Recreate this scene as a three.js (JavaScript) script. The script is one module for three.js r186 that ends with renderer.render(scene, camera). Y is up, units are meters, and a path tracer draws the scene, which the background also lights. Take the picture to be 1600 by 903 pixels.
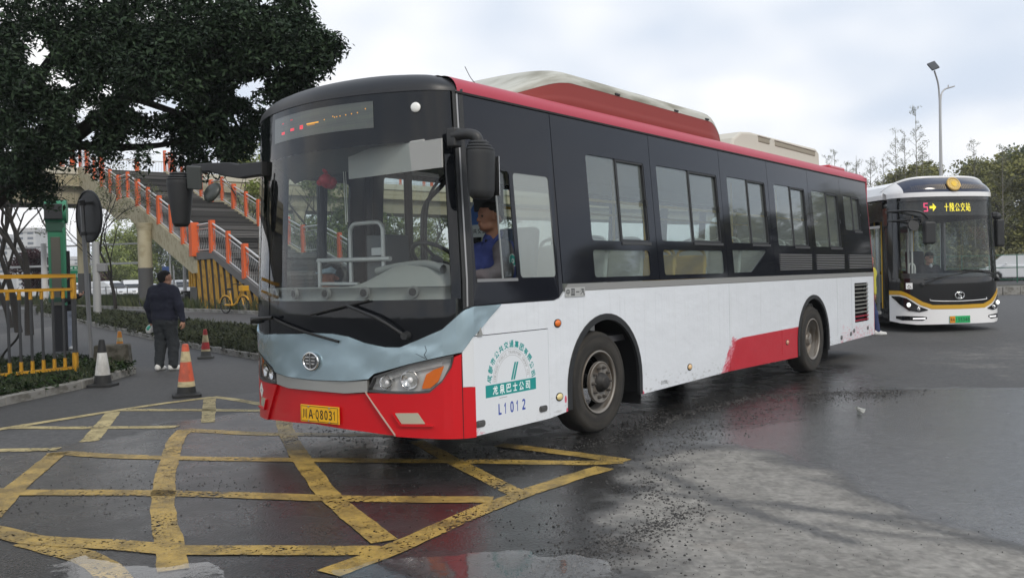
import * as THREE from 'three';
import { mergeGeometries } from 'three/addons/utils/BufferGeometryUtils.js';
import { RoundedBoxGeometry } from 'three/addons/geometries/RoundedBoxGeometry.js';

// ---------------------------------------------------------------- camera, sky, sun, exposure
const scene = new THREE.Scene();
const EYE = 1.512, FOCAL = 1391.786, PITCH = -0.0147, ROLL = -0.0241;
const camera = new THREE.PerspectiveCamera(2 * Math.atan(451.5 / FOCAL) * 180 / Math.PI, 1600 / 903, 0.1, 3000);
camera.position.set(0, EYE, 0);
camera.rotation.order = 'YXZ';
camera.rotation.set(PITCH, 0, ROLL);
camera.updateMatrixWorld(true);

let seedState = 20240317;
function rnd() { seedState = (seedState + 0x6d2b79f5) | 0; let t = Math.imul(seedState ^ (seedState >>> 15), 1 | seedState); t = (t + Math.imul(t ^ (t >>> 7), 61 | t)) ^ t; return ((t ^ (t >>> 14)) >>> 0) / 4294967296; }
const rr = (a, b) => a + (b - a) * rnd();
const clamp = (x, a = 0, b = 1) => Math.min(b, Math.max(a, x));
const lerp = (a, b, t) => a + (b - a) * t;
const smooth = (a, b, x) => { const t = clamp((x - a) / (b - a)); return t * t * (3 - 2 * t); };
const hash3 = (x, y, z) => { let h = Math.imul(x, 374761393) ^ Math.imul(y, 668265263) ^ Math.imul(z, 1274126177); h = Math.imul(h ^ (h >>> 13), 1274126177); return ((h ^ (h >>> 16)) >>> 0) / 4294967296; };
function noise2(x, y, per = 0, sd = 0) {          // value noise, tileable with period per
  const xi = Math.floor(x), yi = Math.floor(y), fx = x - xi, fy = y - yi, u = fx * fx * (3 - 2 * fx), v = fy * fy * (3 - 2 * fy);
  const w = (a) => per ? ((a % per) + per) % per : a;
  const a = hash3(w(xi), w(yi), sd), b = hash3(w(xi + 1), w(yi), sd), c = hash3(w(xi), w(yi + 1), sd), d = hash3(w(xi + 1), w(yi + 1), sd);
  return lerp(lerp(a, b, u), lerp(c, d, u), v);
}
function fbm(x, y, oct = 5, per = 0, sd = 0) { let s = 0, a = 0.5, f = 1, n = 0; for (let i = 0; i < oct; i++) { s += a * noise2(x * f, y * f, per * f, sd + i * 17); n += a; a *= 0.5; f *= 2; } return s / n; }
function noise3(x, y, z, sd = 0) {
  const xi = Math.floor(x), yi = Math.floor(y), zi = Math.floor(z), f = (t) => t * t * (3 - 2 * t), u = f(x - xi), v = f(y - yi), w = f(z - zi);
  const h = (i, j, k) => hash3(xi + i + sd * 131, yi + j, zi + k);
  return lerp(lerp(lerp(h(0, 0, 0), h(1, 0, 0), u), lerp(h(0, 1, 0), h(1, 1, 0), u), v), lerp(lerp(h(0, 0, 1), h(1, 0, 1), u), lerp(h(0, 1, 1), h(1, 1, 1), u), v), w);
}
function fbm3(x, y, z, oct, sd) { let s = 0, a = 0.5, n = 0; for (let i = 0; i < oct; i++) { s += a * noise3(x, y, z, sd + i); n += a; a *= 0.5; x *= 2.03; y *= 2.03; z *= 2.03; } return s / n; }

{ // an even overcast with soft thin and thick patches
  const W = 640, H = 320, data = new Float32Array(W * H * 4);
  for (let j = 0; j < H; j++) for (let i = 0; i < W; i++) {
    const th = (j + 0.5) / H * Math.PI - Math.PI / 2, ph = (i + 0.5) / W * 2 * Math.PI, cy = Math.sin(th), cx = Math.cos(th) * Math.cos(ph), cz = Math.cos(th) * Math.sin(ph);
    const k = 1 / (0.25 + Math.abs(cy));
    const n = fbm3(cx * k * 1.1 + 7, cy * 2.2, cz * k * 1.1 + 3, 5, 5), m = fbm3(cx * k * 3.1, cy * 5 + 9, cz * k * 3.1, 4, 40);
    const t = smooth(0.36, 0.62, n * 0.7 + m * 0.3);
    const o = (j * W + i) * 4;
    data[o] = lerp(0.61, 0.98, t); data[o + 1] = lerp(0.685, 0.98, t); data[o + 2] = lerp(0.80, 0.985, t); data[o + 3] = 1;
  }
  const sky = new THREE.DataTexture(data, W, H, THREE.RGBAFormat, THREE.FloatType);
  sky.mapping = THREE.EquirectangularReflectionMapping; sky.magFilter = THREE.LinearFilter; sky.minFilter = THREE.LinearFilter; sky.needsUpdate = true;
  scene.background = sky; scene.environment = sky;
}
const sun = new THREE.DirectionalLight(new THREE.Color(1, 0.93, 0.82), 1.45);
sun.position.set(26, 44, 30); sun.target.position.set(0, 0, -12);
sun.castShadow = true; sun.shadow.radius = 26; sun.shadow.mapSize.set(2048, 2048);
Object.assign(sun.shadow.camera, { left: -45, right: 45, top: 45, bottom: -45, near: 1, far: 160 });
scene.add(sun, sun.target);
const renderer = new THREE.WebGLRenderer({ antialias: true });
renderer.toneMapping = THREE.LinearToneMapping;
renderer.toneMappingExposure = 1.16;
renderer.shadowMap.enabled = true;
renderer.setSize(1024, 577);

// ---------------------------------------------------------------- helpers
const C = (r, g, b) => new THREE.Color().setRGB(r, g, b);
const std = (rgb, roughness = 0.8, metalness = 0, more = {}) => new THREE.MeshStandardMaterial({ color: C(...rgb), roughness, metalness, side: THREE.DoubleSide, ...more });
const phys = (rgb, roughness = 0.5, metalness = 0, more = {}) => new THREE.MeshPhysicalMaterial({ color: C(...rgb), roughness, metalness, side: THREE.DoubleSide, ...more });
const V3 = (x, y, z) => new THREE.Vector3(x, y, z);
const taken = new Map();
function numbered(name) { const n = taken.get(name) ?? 0; taken.set(name, n + 1); return n ? name + '_' + String(n).padStart(3, '0') : name; }
function tag(o, label, category, group, kind) { if (label) o.userData.label = label; if (category) o.userData.category = category; if (group) o.userData.group = group; if (kind) o.userData.kind = kind; return o; }
function thing(name, label, category, pos = [0, 0, 0], turn = 0, group) { const o = new THREE.Group(); o.name = numbered(name); o.position.set(...pos); o.rotation.y = turn; scene.add(o); return tag(o, label, category, group); }
function mesh(name, geo, mat, parent) { if (Array.isArray(geo)) geo = merge(geo); const m = new THREE.Mesh(geo, mat); m.name = parent ? name : numbered(name); m.castShadow = true; m.receiveShadow = true; (parent ?? scene).add(m); return m; }
function solo(name, geo, mat, label, category, pos, turn = 0, group) { const m = mesh(name, geo, mat); if (pos) m.position.set(...pos); m.rotation.y = turn; return tag(m, label, category, group); }
function dup(root, pos, turn, label) { const r = root.clone(); r.name = numbered(root.name.replace(/_\d{3}$/, '')); r.userData = { ...root.userData }; if (pos) r.position.set(...pos); if (turn !== undefined) r.rotation.y = turn; if (label) r.userData.label = label; scene.add(r); return r; }
function clean(g) { g = g.index ? g.toNonIndexed() : g; for (const k of Object.keys(g.attributes)) if (!['position', 'normal', 'uv'].includes(k)) g.deleteAttribute(k); if (!g.attributes.uv) g.setAttribute('uv', new THREE.BufferAttribute(new Float32Array(g.attributes.position.count * 2), 2)); if (!g.attributes.normal) g.computeVertexNormals(); return g; }
function merge(list) { list = list.flat(); return list.length === 1 ? list[0] : mergeGeometries(list.map(clean), false); }
function bx(w, h, d, x = 0, y = 0, z = 0, r = 0) { const g = r ? new RoundedBoxGeometry(w, h, d, 2, r) : new THREE.BoxGeometry(w, h, d); return g.translate(x, y, z); }
function cyl(a, b, r0, r1 = r0, seg = 12, open = false) {
  const p = V3(...a), q = V3(...b), d = q.clone().sub(p), g = new THREE.CylinderGeometry(r1, r0, d.length(), seg, 1, open);
  g.applyQuaternion(new THREE.Quaternion().setFromUnitVectors(V3(0, 1, 0), d.clone().normalize()));
  return g.translate(...p.add(q).multiplyScalar(0.5).toArray());
}
function bar(a, b, w, h) { // box section between two points
  const p = V3(...a), q = V3(...b), d = q.clone().sub(p), g = new THREE.BoxGeometry(w, h, d.length());
  const m = new THREE.Matrix4().lookAt(q, p, Math.abs(d.x) + Math.abs(d.z) < 1e-6 ? V3(1, 0, 0) : V3(0, 1, 0)); g.applyMatrix4(m);
  return g.translate(...p.add(q).multiplyScalar(0.5).toArray());
}
function tube(pts, r, seg = 8, n = 0, closed = false, tension = 0.5) { const c = new THREE.CatmullRomCurve3(pts.map((p) => V3(...p)), closed, 'catmullrom', tension); return new THREE.TubeGeometry(c, n || pts.length * 4, r, seg, closed); }
function lathe(pts, seg = 32) { return new THREE.LatheGeometry(pts.map((p) => new THREE.Vector2(...p)), seg); }
function rotg(g, x = 0, y = 0, z = 0) { if (x) g.rotateX(x); if (y) g.rotateY(y); if (z) g.rotateZ(z); return g; }
function extr(pts, depth, holes = [], bevel = 0) {
  const s = new THREE.Shape(pts.map((p) => new THREE.Vector2(...p))); for (const h of holes) s.holes.push(new THREE.Path(h.map((p) => new THREE.Vector2(...p))));
  return new THREE.ExtrudeGeometry(s, { depth, bevelEnabled: bevel > 0, bevelThickness: bevel, bevelSize: bevel, bevelOffset: -bevel, bevelSegments: 2 });
}
function rrect(x0, y0, x1, y1, r, n = 4) { const o = []; for (const [cx, cy, a] of [[x1 - r, y0 + r, -90], [x1 - r, y1 - r, 0], [x0 + r, y1 - r, 90], [x0 + r, y0 + r, 180]]) for (let i = 0; i <= n; i++) { const t = (a + 90 * i / n) * Math.PI / 180; o.push([cx + r * Math.cos(t), cy + r * Math.sin(t)]); } return o; }
function grid(fn, n, m, closedU = false) { // smooth indexed sheet from fn(u, v)
  const pos = [], uv = [], idx = [];
  for (let j = 0; j <= m; j++) for (let i = 0; i <= n; i++) { pos.push(...fn(i / n, j / m)); uv.push(i / n, j / m); }
  for (let j = 0; j < m; j++) for (let i = 0; i < n; i++) { const a = j * (n + 1) + i, b = a + 1, c = a + n + 1, d = c + 1; idx.push(a, b, d, a, d, c); }
  const g = new THREE.BufferGeometry(); g.setAttribute('position', new THREE.Float32BufferAttribute(pos, 3)); g.setAttribute('uv', new THREE.Float32BufferAttribute(uv, 2)); g.setIndex(idx); g.computeVertexNormals(); return g;
}
function polyAt(poly, s) { for (let i = 0; i < poly.length - 1; i++) if (s <= poly[i + 1][0] || i === poly.length - 2) { const [a, b] = [poly[i], poly[i + 1]]; return lerp(a[1], b[1], clamp((s - a[0]) / ((b[0] - a[0]) || 1e-6))); } return poly[0][1]; }
// canvas and data textures
function canvasTex(w, h, draw, srgb = true) { const c = document.createElement('canvas'); c.width = w; c.height = h; draw(c.getContext('2d'), w, h); const t = new THREE.CanvasTexture(c); if (srgb) t.colorSpace = THREE.SRGBColorSpace; t.magFilter = THREE.LinearFilter; return t; }
function dataTex(n, fn, srgb = false, m = n) { const d = new Uint8Array(n * m * 4); for (let j = 0; j < m; j++) for (let i = 0; i < n; i++) { const c = fn(i / n, j / m), o = (j * n + i) * 4; if (typeof c === 'number') { d[o] = d[o + 1] = d[o + 2] = clamp(c) * 255; } else { d[o] = clamp(c[0]) * 255; d[o + 1] = clamp(c[1]) * 255; d[o + 2] = clamp(c[2]) * 255; } d[o + 3] = 255; } const t = new THREE.DataTexture(d, n, m); t.wrapS = t.wrapT = THREE.RepeatWrapping; t.magFilter = THREE.LinearFilter; if (srgb) t.colorSpace = THREE.SRGBColorSpace; t.needsUpdate = true; return t; }
function rep(t, u, v = u) { const c = t.clone(); c.repeat.set(u, v); c.wrapS = c.wrapT = THREE.RepeatWrapping; c.needsUpdate = true; return c; }
function planarUV(g, sc = 1, ax = 0, ay = 2) { const p = g.attributes.position, uv = new Float32Array(p.count * 2); for (let i = 0; i < p.count; i++) { const q = [p.getX(i), p.getY(i), p.getZ(i)]; uv[2 * i] = q[ax] * sc; uv[2 * i + 1] = q[ay] * sc; } g.setAttribute('uv', new THREE.BufferAttribute(uv, 2)); return g; }

// photograph pixel -> direction -> point on the ground (or at a chosen distance)
const groundY = (x, z) => { const d = -z; return d < 45 ? 0.4 * smooth(13, 33, d) : lerp(0.4, 0.1, smooth(45, 110, d)); };
function dirOf(px, py) { return V3((px - 800) / FOCAL, -(py - 451.5) / FOCAL, -1).applyQuaternion(camera.quaternion); }
function at(px, py, lift = 0) { const d = dirOf(px, py); let h = 0, p; for (let i = 0; i < 40; i++) { const t = (h + lift - EYE) / d.y; p = [d.x * t, h + lift, d.z * t]; if (t < 0 || t > 400) { const k = 300 / -d.z; p = [d.x * k, 0.1 + lift, -300]; break; } h = lerp(h, groundY(p[0], p[2]), 0.6); } return p; }
function atDepth(px, py, D) { const d = dirOf(px, py), t = D / -d.z; return [d.x * t, EYE + d.y * t, -D]; }

// shared textures
const grainT = dataTex(512, (u, v) => { const a = fbm(u * 128, v * 128, 2, 128, 3), b = noise2(u * 64, v * 64, 64, 9); return clamp(0.5 + (a - 0.5) * 1.5 + (b > 0.72 ? 0.2 : 0) - (noise2(u * 96, v * 96, 96, 31) < 0.12 ? 0.45 : 0)); });
const softT = dataTex(512, (u, v) => fbm(u * 8, v * 8, 6, 8, 21));
const dirtT = (a, b, sc = 8, oct = 5, sd = 4, lo = 0.3, hi = 0.7) => dataTex(512, (u, v) => { const t = smooth(lo, hi, fbm(u * sc, v * sc, oct, sc, sd)); return [lerp(a[0], b[0], t), lerp(a[1], b[1], t), lerp(a[2], b[2], t)]; }, true);
const sr = (c) => c.map((x) => x <= 0.0031308 ? x * 12.92 : 1.055 * x ** (1 / 2.4) - 0.055); // linear to sRGB for texture bytes
// ---------------------------------------------------------------- terrain, road, lot
function sheet(x0, x1, z0, z1, nx, nz, lift, fx = (t) => t, fz = (t) => t) { return grid((u, v) => { const x = lerp(x0, x1, fx(u)), z = lerp(z0, z1, fz(v)); return [x, groundY(x, z) + lift, z]; }, nx, nz); }
function flatPoly(pts, lift, step = 0) { // polygon of world [x, , z] points draped on the ground, fan by triangulation
  const s = new THREE.ShapeGeometry(new THREE.Shape(pts.map((p) => new THREE.Vector2(p[0], -p[2])))); const p = s.attributes.position;
  for (let i = 0; i < p.count; i++) { const x = p.getX(i), z = -p.getY(i); p.setXYZ(i, x, groundY(x, z) + lift, z); } s.computeVertexNormals(); return planarUV(s);
}
const soilT = dirtT(sr([0.05, 0.06, 0.025]), sr([0.10, 0.085, 0.05]), 16, 5, 77);
{ const t = mesh('terrain', planarUV(sheet(-1200, 1200, 80, -2500, 120, 260, -0.04, (t) => t, (t) => 0.031 + (t - 0.0) * (1 - 0.031) * t * 1 - 0.031 * (1 - t)), 0.2), std([1, 1, 1], 0.95, 0, { map: soilT })); t.userData.kind = 'structure'; }
const asphaltT = dataTex(512, (u, v) => { const a = fbm(u * 4, v * 4, 5, 4, 61), b = noise2(u * 170, v * 170, 170, 5), c = noise2(u * 256, v * 256, 256, 8); const k = 0.054 * (0.75 + 0.5 * a) * (0.8 + 0.4 * b) + (c > 0.93 ? 0.05 : 0); return sr([k, k * 0.99, k * 0.985]); }, true);
{ const m = std([1, 1, 1], 0.78, 0, { map: rep(asphaltT, 1 / 3), bumpMap: rep(grainT, 1 / 1.2), bumpScale: 0.006 });
  const t = mesh('road', planarUV(sheet(-90, 90, 30, -80, 60, 110, 0)), m); t.userData.kind = 'structure'; }

// the lot around the bus: wet new asphalt, a dried pale patch, old asphalt behind
const LX0 = -14, LX1 = 22, LZ0 = -35, LZ1 = 1, LN = 1024;
const toPx = (p) => [(p[0] - LX0) / (LX1 - LX0) * LN, (p[2] - LZ0) / (LZ1 - LZ0) * LN];
function mask(draw) { const c = document.createElement('canvas'); c.width = c.height = LN; const g = c.getContext('2d'); g.fillStyle = '#000'; g.fillRect(0, 0, LN, LN); draw(g); const d = g.getImageData(0, 0, LN, LN).data, o = new Float32Array(LN * LN); for (let i = 0; i < LN * LN; i++) o[i] = d[4 * i] / 255; return o; }
const area = (g, px, v = 255) => { g.fillStyle = `rgb(${v},${v},${v})`; g.beginPath(); px.map((q) => toPx(at(...q))).forEach(([x, y], i) => i ? g.lineTo(x, y) : g.moveTo(x, y)); g.closePath(); g.fill(); };
const lineOn = (g, px, w, v = 255) => { g.strokeStyle = `rgb(${v},${v},${v})`; g.lineWidth = w / (LX1 - LX0) * LN; g.lineCap = 'round'; g.lineJoin = 'round'; g.beginPath(); px.map((q) => toPx(at(...q))).forEach(([x, y], i) => i ? g.lineTo(x, y) : g.moveTo(x, y)); g.stroke(); };
function blur(a, r) { const b = new Float32Array(a.length), n = LN; for (const [sx, sy] of [[1, 0], [0, 1]]) { const src = sx ? a : b.slice(); for (let j = 0; j < n; j++) { for (let i = 0; i < n; i++) { let s = 0, c = 0; for (let k = -r; k <= r; k++) { const x = i + k * sx, y = j + k * sy; if (x >= 0 && y >= 0 && x < n && y < n) { s += src[y * n + x]; c++; } } b[j * n + i] = s / c; } } } return b; }
const wetM = blur(mask((g) => { area(g, [[-500, 760], [-200, 715], [0, 706], [100, 700], [300, 662], [420, 640], [560, 600], [900, 560], [1240, 545], [1400, 590], [1420, 620], [1250, 640], [1080, 690], [985, 740], [930, 800], [960, 850], [900, 900], [860, 1000], [820, 2500], [-1500, 2500]]); }), 14);
const dryM = blur(mask((g) => { area(g, [[1022, 706], [1100, 709], [1180, 726], [1290, 757], [1390, 778], [1480, 812], [1620, 858], [1900, 960], [2400, 2000], [1400, 2500], [1120, 1000], [1060, 903], [1040, 880], [1030, 862], [1000, 830], [950, 800], [945, 775], [970, 748], [1010, 725]]); area(g, [[880, 903], [960, 868], [1030, 862], [1070, 905], [1130, 1000], [960, 1000]], 100); area(g, [[1390, 560], [1600, 530], [1900, 560], [1900, 600], [1600, 600]], 90); }), 12);
const sheenM = blur(mask((g) => { area(g, [[1080, 690], [1250, 635], [1430, 605], [1700, 600], [2100, 700], [2100, 1000], [1620, 850], [1480, 806], [1390, 772], [1290, 752], [1170, 718], [1090, 704]]); area(g, [[540, 650], [760, 690], [1000, 700], [960, 760], [700, 700]], 40); }), 9);
const trackM = blur(mask((g) => { lineOn(g, [[985, 722], [1060, 750], [1150, 790], [1250, 822], [1330, 846]], 0.085, 255); lineOn(g, [[1035, 742], [1110, 780], [1180, 806], [1310, 840]], 0.085, 240); lineOn(g, [[1040, 772], [1150, 784], [1300, 800], [1450, 812], [1520, 822]], 0.075, 240); lineOn(g, [[1200, 785], [1330, 804], [1430, 822], [1610, 862]], 0.075, 240); lineOn(g, [[1290, 820], [1400, 835], [1600, 858]], 0.06, 210); area(g, [[930, 860], [985, 850], [1020, 862], [1010, 872], [940, 870]], 150); area(g, [[1060, 765], [1110, 768], [1130, 778], [1080, 776]], 120); area(g, [[950, 812], [1000, 808], [1030, 820], [980, 826]], 120); area(g, [[1230, 745], [1300, 760], [1390, 785], [1500, 820], [1610, 868], [1610, 850], [1480, 806], [1390, 775], [1290, 752]], 190); }), 1);
const clayM = blur(mask((g) => { area(g, [[955, 842], [985, 833], [1015, 838], [1005, 848], [970, 850]]); area(g, [[1130, 852], [1165, 850], [1180, 862], [1150, 868]]); area(g, [[1085, 812], [1130, 810], [1150, 822], [1100, 824]], 130); }), 3);
const oldM = blur(mask((g) => { area(g, [[-900, 690], [0, 676], [170, 645], [330, 622], [520, 600], [900, 520], [1300, 480], [300, 440], [-900, 440]]); }), 4);
const pick = (a, u, v) => { const x = clamp(u * LN, 0, LN - 1) | 0, y = clamp(v * LN, 0, LN - 1) | 0; return a[y * LN + x]; };
const lotAt = (u, v) => { // surface make-up at a place of the lot
  const X = u * 36, Z = v * 36, wx = (fbm(X * 1.3, Z * 1.3, 5, 0, 11) - 0.5) * 0.034, wz = (fbm(X * 1.3, Z * 1.3, 5, 0, 47) - 0.5) * 0.034, a = u + wx, b = v + wz;
  const n = fbm(X * 0.6, Z * 0.6, 5, 0, 71), f = fbm(X * 5, Z * 5, 4, 0, 91), edge = smooth(0, 0.06, u) * smooth(0, 0.06, 1 - u) * smooth(0, 0.06, v) * smooth(0, 0.02, 1 - v);
  const wet = clamp(smooth(0.25, 0.75, pick(wetM, a, b)) * (0.75 + 0.5 * n)) * edge, dry = smooth(0.22, 0.85, pick(dryM, a, b) + (f - 0.5) * 0.42) * edge, sheen = smooth(0.2, 0.8, pick(sheenM, a, b) + (n - 0.5) * 0.5) * edge, track = pick(trackM, u + wx * 0.12, v + wz * 0.12) * (0.5 + f), clay = pick(clayM, a, b) * smooth(0.35, 0.6, f), old = pick(oldM, u + wx * 0.3, v + wz * 0.3) * edge;
  return { n, f, wet, dry, sheen, track, clay, old, X, Z };
};
const lotCache = []; { for (let j = 0; j < LN; j++) for (let i = 0; i < LN; i++) lotCache.push(lotAt((i + 0.5) / LN, (j + 0.5) / LN)); }
const lotOf = (u, v) => lotCache[(v * LN | 0) * LN + (u * LN | 0)];
const lotMap = dataTex(2048, (u, v) => {
  const s = lotOf(u, v), g = hash3(u * 2048 | 0, v * 2048 | 0, 7), g2 = noise2(s.X * 30, s.Z * 30, 0, 15);
  let k = 0.070 * (0.8 + 0.4 * s.n); k = lerp(k, 0.042 * (0.75 + 0.5 * s.n), s.old); k = lerp(k, 0.020 * (0.65 + 0.7 * s.f), s.wet);
  let c = [k, k * 0.985, k * 0.97];
  const d = 0.205 * (0.72 + 0.55 * s.f); c = [lerp(c[0], d * 1.05, s.dry), lerp(c[1], d, s.dry), lerp(c[2], d * 0.91, s.dry)];
  const tk = clamp(s.track * 1.2) * 0.8; c = c.map((x) => lerp(x, 0.055, tk));
  c = [lerp(c[0], 0.20, s.clay * 0.5), lerp(c[1], 0.15, s.clay * 0.5), lerp(c[2], 0.11, s.clay * 0.5)];
  const m = (0.75 + 0.5 * g2) * (0.86 + 0.28 * g) + (g > 0.99 ? 0.6 * (1 - s.dry) : 0);
  return sr(c.map((x) => x * m));
}, true);
const lotRough = dataTex(1024, (u, v) => {
  const s = lotOf(u, v); let r = 0.66 + 0.1 * s.n; r = lerp(r, 0.7, s.old); r = lerp(r, 0.14 + 0.26 * s.f, s.wet); r = lerp(r, 0.17 + 0.12 * s.f, s.sheen); r = lerp(r, 0.9, s.dry); r = lerp(r, 0.6, clamp(s.track) * s.dry); return r;
});
{ const g = sheet(LX0, LX1, LZ0, LZ1, 36, 72, 0.004); const uv = g.attributes.uv; // v runs from far to near, as in the masks
  const m = std([1, 1, 1], 1, 0, { map: lotMap, roughnessMap: lotRough, bumpMap: rep(grainT, 36 / 1.1), bumpScale: 0.0013 });
  const t = mesh('lot_asphalt', g, m); t.userData.kind = 'structure'; }

// puddles: thin clear water
const waterM = phys([1, 1, 1], 0.03, 0, { transmission: 1, thickness: 0, ior: 1.33, bumpMap: rep(softT, 3), bumpScale: 0.0004 });
function puddle(px, label) { const pts = px.map((q) => at(...q)), out = []; for (let i = 0; i < pts.length; i++) { const a = pts[i], b = pts[(i + 1) % pts.length]; for (let k = 0; k < 8; k++) { const t = k / 8, x = lerp(a[0], b[0], t), z = lerp(a[2], b[2], t); out.push([x + (fbm(x * 6, z * 6, 4, 0, 3) - 0.5) * 0.22, 0, z + (fbm(x * 6, z * 6, 4, 0, 8) - 0.5) * 0.22]); } } const m = mesh('puddle', flatPoly(out, 0.0125), waterM); tag(m, label, 'puddle'); return m; }
puddle([[70, 885], [120, 872], [180, 878], [250, 888], [330, 884], [350, 900], [300, 960], [120, 960], [60, 910]], 'shallow puddle lying across the curved end of a yellow line');
puddle([[520, 893], [600, 878], [700, 868], [800, 866], [900, 874], [960, 890], [980, 940], [700, 970], [540, 950]], 'shallow puddle mirroring the red bumper beside the yellow diagonal line');

// ---------------------------------------------------------------- painted lines
function ribbon(pts, w, lift) { // wavy stripe with a ragged edge, on the ground
  const c = new THREE.CatmullRomCurve3(pts.map((p) => V3(p[0], 0, p[2])), false, 'catmullrom', 0.4), L = c.getLength(), n = Math.max(8, Math.ceil(L / 0.07)), pos = [], uv = [], idx = [];
  for (let i = 0; i <= n; i++) { const p = c.getPointAt(i / n), t = c.getTangentAt(i / n), nx = -t.z, nz = t.x; for (let k = 0; k <= 4; k++) { const e = (k === 0 || k === 4) ? 1 + (fbm(p.x * 5 + k * 9, p.z * 5, 4) - 0.5) * 0.35 : 1, o = (k / 4 - 0.5) * w * e, x = p.x + nx * o, z = p.z + nz * o; pos.push(x, groundY(x, z) + lift, z); uv.push(x, z); } }
  for (let i = 0; i < n; i++) for (let k = 0; k < 4; k++) { const a = i * 5 + k; idx.push(a, a + 1, a + 6, a, a + 6, a + 5); }
  const g = new THREE.BufferGeometry(); g.setAttribute('position', new THREE.Float32BufferAttribute(pos, 3)); g.setAttribute('uv', new THREE.Float32BufferAttribute(uv, 2)); g.setIndex(idx); g.computeVertexNormals(); return g;
}
const paintAlpha = dataTex(768, (u, v) => { const a = fbm(u * 128, v * 128, 2, 128, 7), b = fbm(u * 6, v * 6, 4, 6, 70); return clamp((a + (b - 0.5) * 0.5 - 0.20) * 9); });
const paintMap = (a, b) => dataTex(512, (u, v) => { const t = smooth(0.25, 0.75, fbm(u * 14, v * 14, 5, 14, 5) * 0.7 + fbm(u * 90, v * 90, 2, 90, 55) * 0.3); return sr([lerp(a[0], b[0], t), lerp(a[1], b[1], t), lerp(a[2], b[2], t)]); }, true);
const yellowM = std([1, 1, 1], 0.42, 0, { map: rep(paintMap([0.17, 0.115, 0.03], [0.43, 0.285, 0.065]), 0.5), alphaMap: rep(paintAlpha, 0.5), alphaTest: 0.5, bumpMap: rep(grainT, 0.9), bumpScale: 0.003 });
const paleM = std([1, 1, 1], 0.65, 0, { map: rep(paintMap([0.25, 0.20, 0.09], [0.47, 0.385, 0.19]), 0.5), alphaMap: rep(paintAlpha, 0.37), alphaTest: 0.4, bumpMap: rep(grainT, 0.9), bumpScale: 0.003 });
let liftNo = 0;
function stripe(px, w, m, label) { const s = mesh('road_marking', ribbon(px.map((q) => at(...q)), w, 0.0075 + 0.0006 * (liftNo++ % 4)), m); s.userData.kind = 'structure'; tag(s, label); return s; }
const GRID = 'worn deep yellow line of the wavy box marking';
stripe([[287, 673], [330, 675], [400, 678.5], [500, 680], [617, 681], [700, 684]], 0.17, yellowM, GRID + ' passing under the bumper');
stripe([[72, 712], [100, 709], [157, 713], [254, 716.5], [400, 719], [550, 720.5], [700, 722], [887, 724.5], [935, 724], [972, 722.5]], 0.16, yellowM, GRID + ' crossing below the number plate');
stripe([[-120, 765], [0, 769.5], [34, 771], [140, 771], [241, 772], [400, 776], [480, 779], [550, 781], [660, 782], [770, 782]], 0.165, yellowM, GRID + ' across its middle');
stripe([[-90, 815], [0, 834], [56, 846], [113, 850], [194, 854], [248, 859], [295, 862], [400, 862], [500, 862], [590, 862]], 0.17, yellowM, GRID + ' closing its near side');
stripe([[40, 848], [94, 862], [130, 872], [158, 886], [176, 903], [190, 930]], 0.17, yellowM, GRID + ' branching into the puddle');
stripe([[92, 708], [80, 716], [58, 735], [25, 762], [4, 785], [-20, 812]], 0.16, yellowM, GRID + ' bent at a rounded corner');
stripe([[288, 672], [275, 688], [265, 715], [258, 745], [254, 772], [254, 800], [259, 830], [266, 860], [271, 893]], 0.155, yellowM, GRID + ' in a long S towards the cones');
stripe([[442, 652], [447, 676], [468, 714], [494, 750], [520, 782], [556, 812], [600, 848]], 0.16, yellowM, GRID + ' running out from under the bumper corner');
stripe([[650, 690], [680, 706], [707, 721], [760, 748], [809, 773]], 0.15, yellowM, GRID + ' running out from under the company door');
stripe([[946, 732], [880, 752], [809, 776], [720, 812], [625, 855], [555, 882], [512, 898]], 0.17, yellowM, GRID + ' edging it towards the gravel');
stripe([[780, 696], [860, 706], [930, 715], [979, 722]], 0.16, yellowM, GRID + ' ending in a point by the front wheel');
const BACK = 'pale yellow line of the older box marking';
stripe([[-150, 698], [0, 671.5], [88, 657.5], [175, 643.5], [250, 632], [332, 621.5]], 0.15, paleM, BACK + ' along its outer edge');
stripe([[330, 621], [360, 624], [400, 631], [440, 637]], 0.14, paleM, BACK + ' turning back beside the orange cone');
stripe([[194, 641.5], [300, 641.5], [420, 643]], 0.17, paleM, BACK + ' nearest to the cone');
stripe([[12, 669], [100, 669.5], [190, 669], [275, 668]], 0.16, paleM, BACK + ' through its middle');
stripe([[-140, 708], [0, 705], [60, 704], [92, 702.5]], 0.16, paleM, BACK + ' cut short at the new asphalt');
stripe([[176, 645], [160, 665], [138, 691]], 0.17, paleM, BACK + ' slanting away from the white topped cone');
stripe([[327, 624], [326, 642], [324, 661]], 0.15, paleM, BACK + ' short bar beside the orange cone');
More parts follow.
